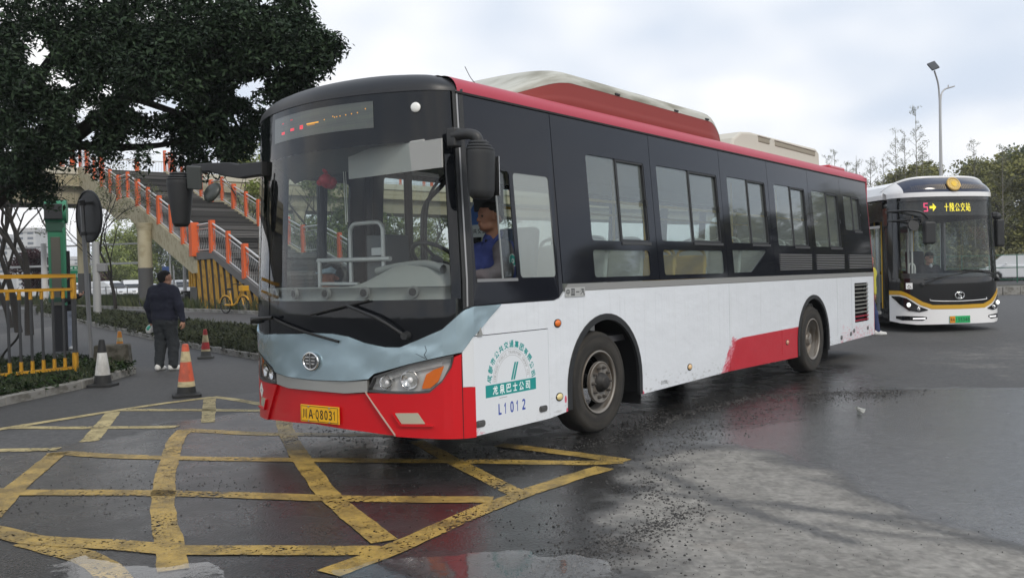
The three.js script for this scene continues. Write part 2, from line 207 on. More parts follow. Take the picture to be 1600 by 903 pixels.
// ---------------------------------------------------------------- stroke lettering for signs
const GLYPH = {
  十: [[10, 45, 90, 45], [50, 8, 50, 95]], 公: [[40, 10, 12, 50], [60, 10, 90, 50], [48, 48, 22, 88, 80, 85], [68, 65, 85, 92]],
  司: [[10, 15, 88, 15, 88, 92, 72, 88], [15, 35, 68, 35], [20, 52, 62, 52, 62, 80, 20, 80, 20, 52]],
  共: [[12, 30, 88, 30], [32, 8, 32, 62], [68, 8, 68, 62], [6, 62, 94, 62], [35, 70, 12, 94], [65, 70, 90, 94]],
  交: [[50, 4, 50, 18], [8, 22, 92, 22], [32, 30, 14, 50], [68, 30, 88, 50], [68, 48, 45, 75, 10, 95], [30, 48, 55, 76, 92, 95]],
  通: [[12, 12, 22, 24], [8, 40, 22, 40, 22, 78, 8, 92], [8, 90, 30, 86, 95, 92], [38, 8, 82, 8, 66, 22], [40, 28, 40, 82], [40, 28, 84, 28, 84, 80, 76, 80], [40, 46, 84, 46], [40, 62, 84, 62], [62, 20, 62, 82]],
  集: [[30, 4, 12, 30], [24, 20, 24, 56], [58, 4, 64, 14], [24, 18, 88, 18], [24, 31, 82, 31], [24, 43, 82, 43], [24, 56, 90, 56], [55, 18, 55, 96], [6, 68, 94, 68], [50, 70, 10, 94], [60, 70, 92, 94]],
  团: [[12, 10, 88, 10, 88, 92, 12, 92, 12, 10], [22, 35, 78, 35], [56, 20, 56, 78, 46, 74], [54, 40, 26, 72]],
  有: [[6, 24, 94, 24], [46, 5, 34, 40, 8, 70], [34, 42, 34, 95], [34, 42, 78, 42, 78, 92, 66, 88], [34, 58, 78, 58], [34, 74, 78, 74]],
  限: [[12, 8, 12, 95], [12, 10, 34, 10, 26, 34, 36, 52, 20, 58], [46, 10, 84, 10, 84, 44, 46, 44], [46, 27, 84, 27], [46, 8, 46, 90, 62, 80], [60, 46, 94, 94], [86, 52, 68, 66]],
  成: [[18, 24, 92, 24], [18, 24, 18, 70, 6, 95], [18, 48, 44, 48, 42, 78, 32, 76], [58, 6, 66, 60, 92, 92, 94, 76], [84, 46, 50, 92], [74, 6, 84, 14]],
  都: [[8, 22, 52, 22], [28, 6, 28, 40], [4, 40, 60, 40], [56, 10, 10, 66], [22, 54, 22, 94], [22, 54, 50, 54, 50, 94, 22, 94], [22, 74, 50, 74], [68, 8, 68, 96], [68, 10, 92, 10, 82, 36, 94, 58, 76, 66]],
  市: [[50, 2, 50, 18], [8, 20, 92, 20], [22, 38, 22, 84], [22, 38, 80, 38, 80, 82, 68, 80], [50, 20, 50, 98]],
  龙: [[8, 30, 92, 30], [44, 6, 40, 45, 10, 92], [56, 32, 56, 84, 66, 90, 90, 88, 92, 74], [64, 8, 76, 20], [82, 46, 50, 74]],
  泉: [[50, 2, 42, 12], [24, 12, 24, 48], [24, 12, 76, 12, 76, 48, 24, 48], [24, 30, 76, 30], [50, 50, 50, 94, 40, 90], [10, 62, 38, 62, 14, 90], [86, 54, 62, 68], [58, 60, 94, 94]],
  巴: [[16, 12, 82, 12, 82, 48], [16, 48, 82, 48], [48, 12, 48, 48], [16, 12, 16, 88, 90, 88, 90, 70]], 士: [[8, 38, 92, 38], [50, 6, 50, 88], [18, 88, 82, 88]],
  陵: [[12, 8, 12, 95], [12, 10, 34, 10, 26, 34, 36, 52, 20, 58], [44, 18, 88, 18], [66, 4, 66, 34], [38, 34, 94, 34], [56, 40, 42, 54], [76, 40, 90, 54], [62, 50, 42, 76], [58, 60, 84, 60, 64, 84, 40, 96], [54, 66, 94, 95]],
  站: [[24, 6, 24, 20], [6, 24, 46, 24], [14, 36, 18, 72], [38, 34, 32, 74], [4, 84, 48, 76], [70, 6, 70, 52], [70, 26, 94, 26], [54, 52, 54, 92], [54, 52, 90, 52, 90, 92, 54, 92]],
  中: [[16, 26, 84, 26, 84, 62, 16, 62, 16, 26], [50, 6, 50, 96]], 国: [[12, 10, 88, 10, 88, 92, 12, 92, 12, 10], [28, 28, 72, 28], [50, 28, 50, 74], [32, 50, 68, 50], [26, 74, 76, 74]],
  一: [[8, 50, 92, 50]], 汽: [[14, 10, 24, 20], [8, 36, 18, 46], [8, 92, 26, 62], [46, 6, 34, 34], [42, 20, 92, 20], [44, 38, 84, 38], [36, 56, 80, 56, 84, 88, 94, 92, 94, 78]],
  川: [[22, 10, 22, 60, 8, 94], [50, 14, 50, 84], [80, 8, 80, 96]],
};
function glyphs(g, text, x, y, size, gap, lw, sx = 1) { g.lineCap = 'butt'; g.lineJoin = 'miter'; [...text].forEach((ch, i) => { const k = size / 100; for (const st of GLYPH[ch] ?? []) { g.lineWidth = lw; g.beginPath(); for (let j = 0; j < st.length; j += 2) { const X = x + i * (size * sx + gap) + st[j] * k * sx, Y = y + st[j + 1] * k; j ? g.lineTo(X, Y) : g.moveTo(X, Y); } g.stroke(); } }); }

// ---------------------------------------------------------------- materials of vehicles
const glassM = phys([0.80, 0.84, 0.83], 0.02, 0, { transmission: 1, thickness: 0, ior: 1.5 });
const tintGlassM = phys([0.80, 0.85, 0.84], 0.03, 0, { transmission: 0.93, thickness: 0, ior: 1.55 });
const lensM = phys([0.95, 0.95, 0.95], 0.04, 0, { transmission: 1, thickness: 0, ior: 1.5 });
const blackGlossM = phys([0.008, 0.009, 0.011], 0.05, 0, { ior: 1.45 });
const blackBandM = phys([0.010, 0.011, 0.016], 0.06, 0, { ior: 1.4 });
const rubberM = std([0.012, 0.012, 0.012], 0.75);
const plasticM = std([0.018, 0.019, 0.02], 0.48, 0, { bumpMap: rep(grainT, 4), bumpScale: 0.0006 });
const plasticGreyM = std([0.12, 0.125, 0.12], 0.55);
const chromeM = std([0.75, 0.75, 0.74], 0.12, 1);
const steelM = std([0.5, 0.5, 0.49], 0.35, 1);
const railM = std([0.62, 0.62, 0.60], 0.35, 0.3);
const redBumperM = phys([0.56, 0.002, 0.008], 0.4, 0, { ior: 1.4, clearcoat: 0.35, clearcoatRoughness: 0.12 });
const redRoofM = phys([0.40, 0.018, 0.045], 0.5, 0, { clearcoat: 0.25, clearcoatRoughness: 0.35 });
const blueM = phys([0.42, 0.55, 0.61], 0.24, 0.6, { clearcoat: 0.5, clearcoatRoughness: 0.2 });
const silverM = std([0.40, 0.40, 0.38], 0.42, 0.55);
const amberM = phys([0.75, 0.16, 0.008], 0.2, 0, { clearcoat: 0.6 });
const whitePlainM = phys([0.68, 0.70, 0.72], 0.4, 0, { clearcoat: 0.3, clearcoatRoughness: 0.2 });
const darkM = std([0.008, 0.008, 0.009], 0.9);
const creamPlasticM = std([0.56, 0.53, 0.46], 0.6);
const liningM = std([0.42, 0.43, 0.41], 0.7);
const floorM = std([0.06, 0.06, 0.065], 0.8);

// ---------------------------------------------------------------- the red and white bus; x runs to its rear, z to its driver's side
const bus = thing('city_bus', 'long red and white city bus with black window band and red roof pod', 'bus', [-0.1583, 0, -9.1985], 0.9042);
const HW = 1.27, wY = (y) => HW - 0.113 * Math.max(0, y - 1.42) / 1.55;
const NOSE = [[0, -2.42], [0.3, -2.395], [0.5, -2.355], [0.7, -2.30], [0.9, -2.22], [1.05, -2.145], [1.15, -2.08], [1.225, -1.99], [1.27, -1.86]];
const nosePts = [], noseS = [];
{ const P = NOSE, d = [0]; for (let i = 1; i < P.length; i++) d.push(d[i - 1] + Math.hypot(P[i][0] - P[i - 1][0], P[i][1] - P[i - 1][1]));
  const T = P.map((p, i) => { const a = Math.max(i - 1, 0), b = Math.min(i + 1, P.length - 1); return [(P[b][0] - P[a][0]) / (d[b] - d[a]), (P[b][1] - P[a][1]) / (d[b] - d[a])]; }); T[0] = [1, 0]; T[P.length - 1] = [0, 1];
  for (let i = 0; i < P.length - 1; i++) { const h = d[i + 1] - d[i]; for (let k = 0; k < 20; k++) { const t = k / 20, a = 2 * t ** 3 - 3 * t * t + 1, b = t ** 3 - 2 * t * t + t, c = -2 * t ** 3 + 3 * t * t, e = t ** 3 - t * t; nosePts.push([0, 1].map((q) => a * P[i][q] + b * h * T[i][q] + c * P[i + 1][q] + e * h * T[i + 1][q])); } }
  nosePts.push(P[P.length - 1]); let s = 0; nosePts.forEach((p, i) => { if (i) s += Math.hypot(p[0] - nosePts[i - 1][0], p[1] - nosePts[i - 1][1]); noseS.push(s); }); }
const SM = noseS[noseS.length - 1];
function nose(s) { const a = Math.abs(s), sg = s < 0 ? -1.025 : 1; if (a >= SM) return [-1.86 + a - SM, sg * HW]; let lo = 0, hi = noseS.length - 1; while (hi - lo > 1) { const m = (lo + hi) >> 1; noseS[m] <= a ? lo = m : hi = m; } const t = (a - noseS[lo]) / (noseS[hi] - noseS[lo]); return [lerp(nosePts[lo][1], nosePts[hi][1], t), sg * lerp(nosePts[lo][0], nosePts[hi][0], t)]; }
function FP(s, y, off = 0) { const [x, z] = nose(s), [x1, z1] = nose(s - 0.01), [x2, z2] = nose(s + 0.01), l = Math.hypot(x2 - x1, z2 - z1), nx = -(z2 - z1) / l, nz = (x2 - x1) / l; return [x + 0.035 * Math.max(0, y - 1.2) + nx * off, y, z * (s < 0 ? lerp(1, wY(y) / HW, 0.3) : wY(y) / HW) + nz * off]; }
// panel on the nose between a lower and an upper outline, with real edges
function nosePanel(lo, hi, off = 0, depth = 0.03, bulge = 0, F = FP) {
  const s0 = Math.max(lo[0][0], hi[0][0]), s1 = Math.min(lo[lo.length - 1][0], hi[hi.length - 1][0]);
  const cuts = [...new Set([...lo, ...hi].map((p) => p[0]).filter((s) => s >= s0 && s <= s1).concat(Array.from({ length: Math.ceil((s1 - s0) / 0.05) + 1 }, (_, i, a) => s0 + (s1 - s0) * i / Math.ceil((s1 - s0) / 0.05))))].sort((a, b) => a - b);
  const n = cuts.length - 1, m = 8, f = (u, v, o) => { const i = Math.round(u * n), s = cuts[i], y0 = polyAt(lo, s), y1 = polyAt(hi, s); const e = bulge * 16 * v * (1 - v) * u * (1 - u); return F(s, lerp(y0, y1, v), o + e); };
  const g = [grid((u, v) => f(u, v, off), n, m)];
  g.push(grid((u, v) => f(u, 0, off - depth * v), n, 1), grid((u, v) => f(u, 1, off - depth * (1 - v)), n, 1), grid((u, v) => f(0, u, off - depth * (1 - v)), m, 1), grid((u, v) => f(1, u, off - depth * v), m, 1));
  return merge(g);
}
const mir = (p) => p.slice().reverse().map(([s, y]) => [-s, y]);
const sym = (p) => [...mir(p).filter((q) => q[0] < -1e-6), ...p];
function nosePart(name, lo, hi, m, off, depth, parent = bus, bulge) { return mesh(name, nosePanel(lo, hi, off, depth, bulge), m, parent); }

// nose: bonnet, silver strip, bumper
const bonnetTopNear = [[0, 1.085], [0.25, 1.082], [0.41, 1.06], [0.56, 1.012], [0.75, 0.978], [0.87, 0.978], [1.0, 1.026], [1.21, 1.112], [1.32, 1.207], [1.39, 1.258], [1.47, 1.28], [1.81, 1.284]];
const bonnetTop = [[-1.81, 1.284], [-1.47, 1.28], [-1.39, 1.22], [-1.19, 1.06], [-0.85, 1.04], [-0.57, 1.058], [-0.14, 1.072], ...bonnetTopNear];
const bonnetLow = sym([[0, 0.70], [0.4, 0.708], [0.59, 0.728], [0.64, 0.77], [0.95, 0.852], [1.2, 0.905], [1.36, 0.932], [1.45, 1.036], [1.81, 1.281]]);
{ const dented = (s, y, o) => FP(s, y, o + 0.022 * (fbm(s * 3.1 + 9, y * 5 + 3, 3, 0, 14) - 0.5)); const b = mesh('bonnet_panel', nosePanel(bonnetLow, bonnetTop, 0.014, 0.03, 0, dented), blueM, bus);
  mesh('crack', [tube([dented(1.075, 0.99, 0.0145), dented(1.085, 0.95, 0.0145), dented(1.07, 0.92, 0.0145), dented(1.09, 0.885, 0.0145)], 0.0022, 5), tube([dented(1.0, 0.93, 0.0145), dented(1.05, 0.905, 0.0145), dented(1.09, 0.885, 0.0145)], 0.0016, 5)], darkM, b); }
const stripLow = sym([[0, 0.612], [0.36, 0.606], [0.575, 0.624]]);
nosePart('silver_trim', stripLow, sym([[0, 0.694], [0.4, 0.702], [0.575, 0.716]]), silverM, 0.004, 0.03);
const bumper = nosePart('bumper', sym([[0, 0.335], [0.54, 0.306], [0.815, 0.284]]), sym([[0, 0.606], [0.36, 0.6], [0.565, 0.612], [0.69, 0.45], [0.815, 0.29]]), redBumperM, -0.012, 0.12);
nosePart('chrome_crease', [[0.562, 0.616], [0.69, 0.447], [0.815, 0.283]], [[0.562, 0.628], [0.69, 0.466], [0.815, 0.302]], std([0.6, 0.5, 0.42], 0.4, 0.4), 0.016, 0.03);
for (const k of [1, -1]) {
  const q = (p) => k > 0 ? p : mir(p);
  const corner = nosePart('bumper_corner', q([[0.57, 0.606], [0.69, 0.442], [0.822, 0.282], [1.14, 0.270], [1.34, 0.262], [1.47, 0.258]]), q([[0.57, 0.616], [0.72, 0.619], [0.94, 0.617], [1.1, 0.627], [1.2, 0.708], [1.276, 0.82], [1.296, 0.896], [1.355, 0.917], [1.3555, 0.658], [1.47, 0.652]]), redBumperM, 0.01, 0.1);
  mesh('seam', nosePanel(q([[1.352, 0.262], [1.358, 0.262]]), q([[1.352, 0.9], [1.358, 0.655]]), 0.0115, 0.01), darkM, corner);
  nosePart('corner_filler', q([[1.362, 0.66], [1.466, 0.656]]), q([[1.362, 0.93], [1.45, 1.03], [1.466, 1.045]]), whitePlainM, 0.006, 0.03);
  const fog = nosePart('fog_lamp', q([[0.82, 0.458], [0.87, 0.384], [1.06, 0.386]]), q([[0.82, 0.466], [1.005, 0.470], [1.06, 0.39]]), phys([0.42, 0.40, 0.30], 0.25, 0, { clearcoat: 0.6 }), 0.014, 0.02);
  mesh('recess_lip', nosePanel(q([[0.80, 0.462], [0.86, 0.366], [1.13, 0.366]]), q([[0.80, 0.47], [0.865, 0.381], [1.062, 0.383], [1.13, 0.37]]), 0.03, 0.03), redBumperM, fog);
  // headlight: bowl, lamps, amber indicator, clear cover
  const h = new THREE.Group(); h.name = 'headlight'; bus.add(h);
  const lo = [[0.585, 0.636], [0.72, 0.626], [0.94, 0.624], [1.1, 0.634], [1.2, 0.715], [1.27, 0.826], [1.29, 0.9]], hi = [[0.585, 0.642], [0.64, 0.742], [0.94, 0.836], [1.2, 0.89], [1.29, 0.905]];
  mesh('lamp_bowl', nosePanel(q(lo), q(hi), -0.05, 0.02), std([0.62, 0.62, 0.61], 0.28, 0.15), h);
  const ins = (p, d) => p.map(([s, y]) => [s, y + d]);
  mesh('bezel', [nosePanel(q(ins(lo, -0.008)), q(ins(lo, 0.006)), 0.012, 0.07), nosePanel(q(ins(hi, -0.006)), q(ins(hi, 0.008)), 0.012, 0.07)], std([0.1, 0.1, 0.1], 0.35, 0.5), h);
  for (let i = 0; i < 5; i++) mesh('chrome_rib', nosePanel(q(ins(hi, -0.012 - i * 0.011).slice(1, -1)), q(ins(hi, -0.006 - i * 0.011).slice(1, -1)), -0.022, 0.012), std([0.7, 0.7, 0.69], 0.25, 0.3), h);
  for (const [s, y, r] of [[0.735, 0.700, 0.052], [0.935, 0.722, 0.068]]) { const c = FP(k * s, y, -0.012), d = FP(k * s, y, -0.05), g = lathe([[0.004, -0.04], [r * 0.45, -0.036], [r * 0.8, -0.02], [r, 0], [r * 1.08, 0.004], [r * 1.08, -0.02]], 28); g.applyQuaternion(new THREE.Quaternion().setFromUnitVectors(V3(0, 1, 0), V3(...c).sub(V3(...d)).normalize())); g.translate(...c); mesh('reflector', g, chromeM, h); mesh('bulb', new THREE.SphereGeometry(r * 0.34, 16, 12).translate(...FP(k * s, y, -0.03)), phys([0.9, 0.9, 0.9], 0.08, 0, { clearcoat: 1 }), h); }
  mesh('indicator', nosePanel(q([[1.035, 0.652], [1.1, 0.658], [1.17, 0.712], [1.215, 0.82]]), q([[1.035, 0.668], [1.07, 0.765], [1.13, 0.80], [1.215, 0.828]]), -0.02, 0.02), amberM, h);
  mesh('cover', nosePanel(q(lo), q(hi), 0.01, 0.002), lensM, h);
}
// emblem and number plate
{ const n = V3(...FP(0.015, 0.855, 0.03)), e = new THREE.Group(); e.name = 'emblem'; e.position.copy(n); e.rotation.y = -Math.PI / 2; bus.add(e);
  const ring = new THREE.TorusGeometry(0.092, 0.011, 10, 40); ring.scale(1, 0.75, 0.8); mesh('ring', ring, chromeM, e);
  mesh('backing', rotg(new THREE.CylinderGeometry(0.09, 0.09, 0.02, 36), Math.PI / 2).scale(1, 0.75, 1).translate(0, 0, -0.012), std([0.10, 0.10, 0.10], 0.35, 0.4), e);
  mesh('figure', [bx(0.013, 0.125, 0.012, 0, 0, 0.004, 0.003), ...[-1, 1].flatMap((k) => [0.03, 0.004, -0.022].map((y, i) => bx(0.052 - i * 0.006, 0.011, 0.01, k * (0.038 - i * 0.002), y, 0.003, 0.003)))], chromeM, e); }
function plateTex(bg, fg, draw) { return canvasTex(512, 164, (g, w, h) => { g.fillStyle = bg; g.fillRect(0, 0, w, h); g.strokeStyle = g.fillStyle = fg; draw(g, w, h); }); }
const fit = (g, t, x, y, w, font) => { g.font = font; const m = g.measureText(t).width || 1; g.save(); g.translate(x, y); g.scale(w / m, 1); g.fillText(t, 0, 0); g.restore(); };
{ const t = plateTex('#e8ae12', '#241a04', (g, w, h) => { g.lineWidth = 5; g.strokeRect(8, 8, w - 16, h - 16); glyphs(g, '川', 26, 28, 108, 0, 10, 0.66); fit(g, 'A', 108, 130, 66, 'bold 128px sans-serif'); g.beginPath(); g.arc(186, 82, 7, 0, 7); g.fill(); [...'Q8031'].forEach((c, i) => fit(g, c, 204 + i * 60, 130, c === '1' ? 30 : 50, 'bold 128px sans-serif')); });
  const p = new THREE.Group(); p.name = 'number_plate'; p.position.set(...FP(0.08, 0.422, 0.004)); p.rotation.y = -Math.PI / 2 + 0.07; bus.add(p);
  mesh('plate', bx(0.44, 0.14, 0.012, 0, 0, 0, 0.003), std([0.8, 0.45, 0.02], 0.5), p); const f = new THREE.PlaneGeometry(0.434, 0.135).translate(0, 0, 0.0085); mesh('lettering', f, std([1, 1, 1], 0.45, 0, { map: t }), p);
  for (const x of [-0.12, 0.12]) for (const y of [-0.058, 0.058]) mesh('screw', rotg(new THREE.CylinderGeometry(0.008, 0.008, 0.006, 10), Math.PI / 2).translate(x, y, 0.011), steelM, p); }
{ const d = new THREE.Group(); d.name = 'gas_sticker'; d.position.set(...FP(-1.0, 0.53, 0.013)); d.rotation.y = -Math.PI / 2 - 0.42; bus.add(d); mesh('diamond', rotg(bx(0.1, 0.1, 0.002), 0, 0, Math.PI / 4), std([0.72, 0.74, 0.70], 0.6), d); mesh('print', new THREE.PlaneGeometry(0.09, 0.03).translate(0, 0, 0.002), std([1, 1, 1], 0.6, 0, { map: canvasTex(96, 32, (g) => { g.fillStyle = '#d8dad2'; g.fillRect(0, 0, 96, 32); g.fillStyle = '#667'; g.font = 'bold 30px sans-serif'; g.fillText('CNG', 14, 27); }) }), d); }

// windscreen, its black border, destination sign, black cap
const clearLow = 1.345, clearTop = 2.57;
nosePart('windscreen_apron', bonnetTop.map(([s, y]) => [s, y + 0.004]).filter(([s]) => Math.abs(s) < 1.37), [[-1.36, clearLow], [1.36, clearLow]], blackGlossM, 0, 0.03);
nosePart('windscreen', [[-1.26, clearLow], [1.23, clearLow]], [[-1.28, clearTop], [1.29, clearTop]], glassM, 0.002, 0.004);
nosePart('windscreen_header', [[-1.36, clearTop], [1.36, clearTop]], [[-1.36, 2.975], [1.36, 2.975]], blackGlossM, 0.001, 0.02);
for (const k of [1, -1]) { const q = (p) => k > 0 ? p : mir(p); nosePart('pillar_border', q([[1.235, clearLow], [1.362, clearLow]]), q([[1.285, clearTop], [1.362, clearTop]]), blackGlossM, 0.0015, 0.03);
  const pil = nosePart('corner_pillar', q([[1.375, 1.262], [1.475, 1.288]]), q([[1.375, 2.985], [1.475, 2.985]]), plasticM, 0.006, 0.06); mesh('pillar_trim', nosePanel(q([[1.405, 1.28], [1.418, 1.285]]), q([[1.405, 2.98], [1.418, 2.98]]), 0.0115, 0.006), std([0.35, 0.35, 0.35], 0.35, 0.6), pil); }
{ const t = canvasTex(640, 110, (g, w, h) => { g.fillStyle = '#474c48'; g.fillRect(0, 0, w, h); for (let i = 0; i < 60; i++) { g.fillStyle = `rgba(${110 + (i % 5) * 8},${118 + (i % 5) * 8},112,0.05)`; g.fillRect((i * 97) % w, (i * 37) % h, 120, 26); }
    const dots = (x, y, n, m, c) => { g.fillStyle = c; for (let a = 0; a < n; a++) for (let b = 0; b < m; b++) g.fillRect(x + a * 6, y + b * 6, 5, 5); };
    dots(72, 68, 5, 2, '#ff2038'); dots(150, 62, 5, 2, '#ff2038'); dots(222, 58, 4, 3, '#ff2038'); dots(76, 28, 3, 1, '#b01828'); dots(150, 22, 3, 1, '#b01828'); dots(270, 56, 13, 1, '#ffb020'); dots(276, 62, 8, 1, '#e09018');
    for (const x of [380, 430, 440, 452, 470, 500, 530, 560, 600]) dots(x, 40 + (x % 3) * 5 - (x - 380) * 0.06, 1, 1, '#d89428'); });
  const te = canvasTex(640, 110, (g, w, h) => { g.fillStyle = '#000'; g.fillRect(0, 0, w, h); const dots = (x, y, n, m, c) => { g.fillStyle = c; for (let a = 0; a < n; a++) for (let b = 0; b < m; b++) g.fillRect(x + a * 6, y + b * 6, 5, 5); };
    dots(72, 68, 5, 2, '#ff2038'); dots(150, 62, 5, 2, '#ff2038'); dots(222, 58, 4, 3, '#ff2038'); dots(76, 28, 3, 1, '#b01828'); dots(150, 22, 3, 1, '#b01828'); dots(270, 56, 13, 1, '#ffb020'); for (const x of [380, 430, 440, 452, 470, 500, 530, 560, 600]) dots(x, 40 + (x % 3) * 5 - (x - 380) * 0.06, 1, 1, '#d89428'); });
  const g = grid((u, v) => FP(lerp(-0.6, 0.69, u), lerp(2.705, 2.918, v), 0.004), 20, 2); mesh('destination_sign', g, phys([1, 1, 1], 0.12, 0, { map: t, emissive: C(1, 1, 1), emissiveMap: te, emissiveIntensity: 0.65, clearcoat: 0.5 }), bus); }
mesh('front_cap', grid((u, v) => { const s = lerp(-1.475, 1.475, u), a = v * Math.PI / 2, p = FP(s, 2.975, 0.008), R = 0.22, k = 1 - Math.cos(a), c = Math.abs(s) / 1.475, q = FP(s, 2.975, 0.008 - R * k); const back = -1.86; const x = Math.min(lerp(p[0], q[0], 1), 9); return [lerp(p[0], Math.max(q[0], p[0] + R * k * 0.9), 1) + (v > 0.99 ? 0.0 : 0), 2.975 + 0.175 * Math.sin(a) * (1 - 0.35 * c ** 6), q[2]]; }, 60, 10), std([0.016, 0.017, 0.02], 0.42), bus);
mesh('cap_top', grid((u, v) => { const z = lerp(-0.98, 0.98, u), x = lerp(-2.2 + 0.28 * (z / 0.98) ** 2, -1.5, v); return [x, 3.146 - 0.05 * Math.abs(z) ** 6, z]; }, 24, 4), std([0.016, 0.017, 0.02], 0.42), bus);
mesh('marker_lamp', rotg(new THREE.SphereGeometry(0.04, 20, 12).scale(1, 1, 0.4), 0, -Math.PI / 2 + 0.55).translate(...FP(1.07, 2.842, 0.012)), phys([0.8, 0.8, 0.76], 0.25, 0, { clearcoat: 0.6 }), bus);
// wipers
for (const [piv, tip, b0, b1] of [[[0.93, 1.07], [0.43, 1.31], [0.04, 1.235], [0.62, 1.345]], [[-1.14, 1.16], [-0.52, 1.205], [-0.62, 1.205], [0.33, 1.02]]]) {
  const w = new THREE.Group(); w.name = 'wiper'; bus.add(w);
  mesh('arm', [tube([FP(...piv, 0.05), FP(lerp(piv[0], tip[0], 0.4), lerp(piv[1], tip[1], 0.55), 0.075), FP(...tip, 0.05)], 0.013, 8), cyl(FP(...piv, 0.0), FP(...piv, 0.075), 0.035, 0.028, 14)], plasticM, w);
  mesh('blade', tube([FP(...b0, 0.03), FP(lerp(b0[0], b1[0], 0.5), lerp(b0[1], b1[1], 0.5), 0.035), FP(...b1, 0.03)], 0.011, 6, 20), rubberM, w);
}

// flanks
function flank(outer, holes, off, d, side = 1) { const g = clean(extr(outer, d, holes)), p = g.attributes.position; for (let i = 0; i < p.count; i++) p.setZ(i, side * (wY(p.getY(i)) + off - d + p.getZ(i))); if (side < 0) { const a = p.array; for (let i = 0; i < p.count; i += 3) for (let k = 0; k < 3; k++) { const t = a[(i + 1) * 3 + k]; a[(i + 1) * 3 + k] = a[(i + 2) * 3 + k]; a[(i + 2) * 3 + k] = t; } } g.computeVertexNormals(); const uv = g.attributes.uv; for (let i = 0; i < p.count; i++) uv.setXY(i, (p.getX(i) + 2) / 11, (p.getY(i) - 0.2) / 1.2); return g; }
const paintT = canvasTex(2048, 256, (g, w, h) => {
  const X = (x) => (x + 2) / 11 * w, Y = (y) => (1 - (y - 0.2) / 1.2) * h; g.fillStyle = '#dfe3e8'; g.fillRect(0, 0, w, h);
  for (let i = 0; i < 260; i++) { const x = rnd() * w, y = Y(1.36) + rnd() * 30; g.fillStyle = `rgba(120,120,112,${0.015 + rnd() * 0.03})`; g.fillRect(x, y, 1 + rnd() * 3, 40 + rnd() * 170); }   // rain streaks
  for (let i = 0; i < 900; i++) { const y = Y(0.27 + Math.abs(rnd() + rnd() - 1) * 0.22); g.fillStyle = `rgba(80,76,66,${0.03 + rnd() * 0.12})`; g.beginPath(); g.ellipse(rnd() * w, y, 1 + rnd() * 5, 0.6 + rnd() * 2.4, 0, 0, 7); g.fill(); }   // splash dirt
  const red = (pts, c) => { g.fillStyle = c; g.beginPath(); pts.forEach(([x, y], i) => i ? g.lineTo(X(x), Y(y)) : g.moveTo(X(x), Y(y))); g.closePath(); g.fill(); };
  red([[2.66, 0.2], [2.70, 0.34], [2.78, 0.45], [2.86, 0.55], [2.98, 0.66], [3.2, 0.685], [5.2, 0.705], [5.2, 0.2]], '#bd1528');
  for (let i = 0; i < 420; i++) { const t = rnd(), x = lerp(2.62, 2.98, t) + (rnd() - 0.5) * 0.13, y = lerp(0.25, 0.68, t) + (rnd() - 0.5) * 0.06; g.fillStyle = rnd() > 0.45 ? 'rgba(196,40,60,0.5)' : 'rgba(230,200,206,0.5)'; g.beginPath(); g.ellipse(X(x), Y(y), 2 + rnd() * 6, 0.7 + rnd() * 1.2, -0.4, 0, 7); g.fill(); }
  for (let i = 0; i < 240; i++) { const x = 6.9 + rnd() * 1.8, y = 0.33 + Math.abs(rnd() + rnd() - 1) * 0.3; g.fillStyle = `rgba(214,60,80,${0.04 + rnd() * 0.1})`; g.beginPath(); g.ellipse(X(x), Y(y), 3 + rnd() * 9, 1 + rnd() * 4, 0, 0, 7); g.fill(); }
  for (const [x, y] of [[-0.6, 0.29], [-0.62, 0.4], [0.74, 0.3], [0.76, 0.28]]) { g.fillStyle = 'rgba(205,30,60,0.75)'; g.beginPath(); g.ellipse(X(x), Y(y), 3, 7, 0, 0, 7); g.fill(); }
  for (let i = 0; i < 40; i++) { g.strokeStyle = `rgba(90,90,90,${0.1 + rnd() * 0.25})`; g.lineWidth = 0.8; const x = X(rr(-0.6, 8.5)), y = Y(rr(0.28, 0.5)); g.beginPath(); g.moveTo(x, y); g.lineTo(x + rr(-14, 20), y + rr(-3, 3)); g.stroke(); }
  g.fillStyle = '#555'; g.font = 'bold 10px sans-serif'; g.fillText('▼', X(1.08), Y(0.335)); g.fillText('31T0L', X(1.13), Y(0.335));
});
const whiteM = phys([1, 1, 1], 0.36, 0, { map: paintT, clearcoat: 0.6, clearcoatRoughness: 0.12, bumpMap: rep(softT, 3, 0.6), bumpScale: 0.012 });
const arch = (cx, r, top, n = 22) => Array.from({ length: n + 1 }, (_, i) => { const a = Math.PI * (1 - i / n); return [cx + r * Math.cos(a), 0.48 + (top - 0.48) * Math.sin(a)]; });
mesh('fender_panel', flank([[-1.875, 1.05], [-0.866, 1.05], [-0.866, 0.265], [-0.585, 0.29], ...arch(0.07, 0.655, 1.13), [0.728, 0.285], [2.84, 0.31], [2.84, 1.36], [-0.60, 1.36], [-0.66, 1.31], [-0.76, 1.287], [-1.53, 1.284]], [], 0, 0.02), whiteM, bus);
mesh('side_panel', flank([[2.846, 0.31], [5.05, 0.285], ...arch(5.70, 0.645, 1.13), [6.35, 0.34], [6.75, 0.345], [6.75, 1.36], [2.846, 1.36]], [], 0, 0.02), whiteM, bus);
mesh('side_panel', flank([[6.757, 0.345], [7.44, 0.355], [7.44, 1.36], [6.757, 1.36]], [], 0, 0.02), whiteM, bus);
const grilleDoor = mesh('engine_door', flank([[7.447, 0.355], [8.44, 0.365], [8.44, 1.36], [7.447, 1.36]], [[[7.6, 0.62], [7.6, 1.26], [8.31, 1.26], [8.31, 0.62]]], 0.002, 0.022), whiteM, bus);
for (let i = 0; i < 10; i++) mesh('louvre', bx(0.72, 0.012, 0.05, 7.955, 0.65 + i * 0.064, HW - 0.015).rotateX(0), i < 2 ? redRoofM : std([0.36, 0.36, 0.33], 0.5, 0.4), grilleDoor);
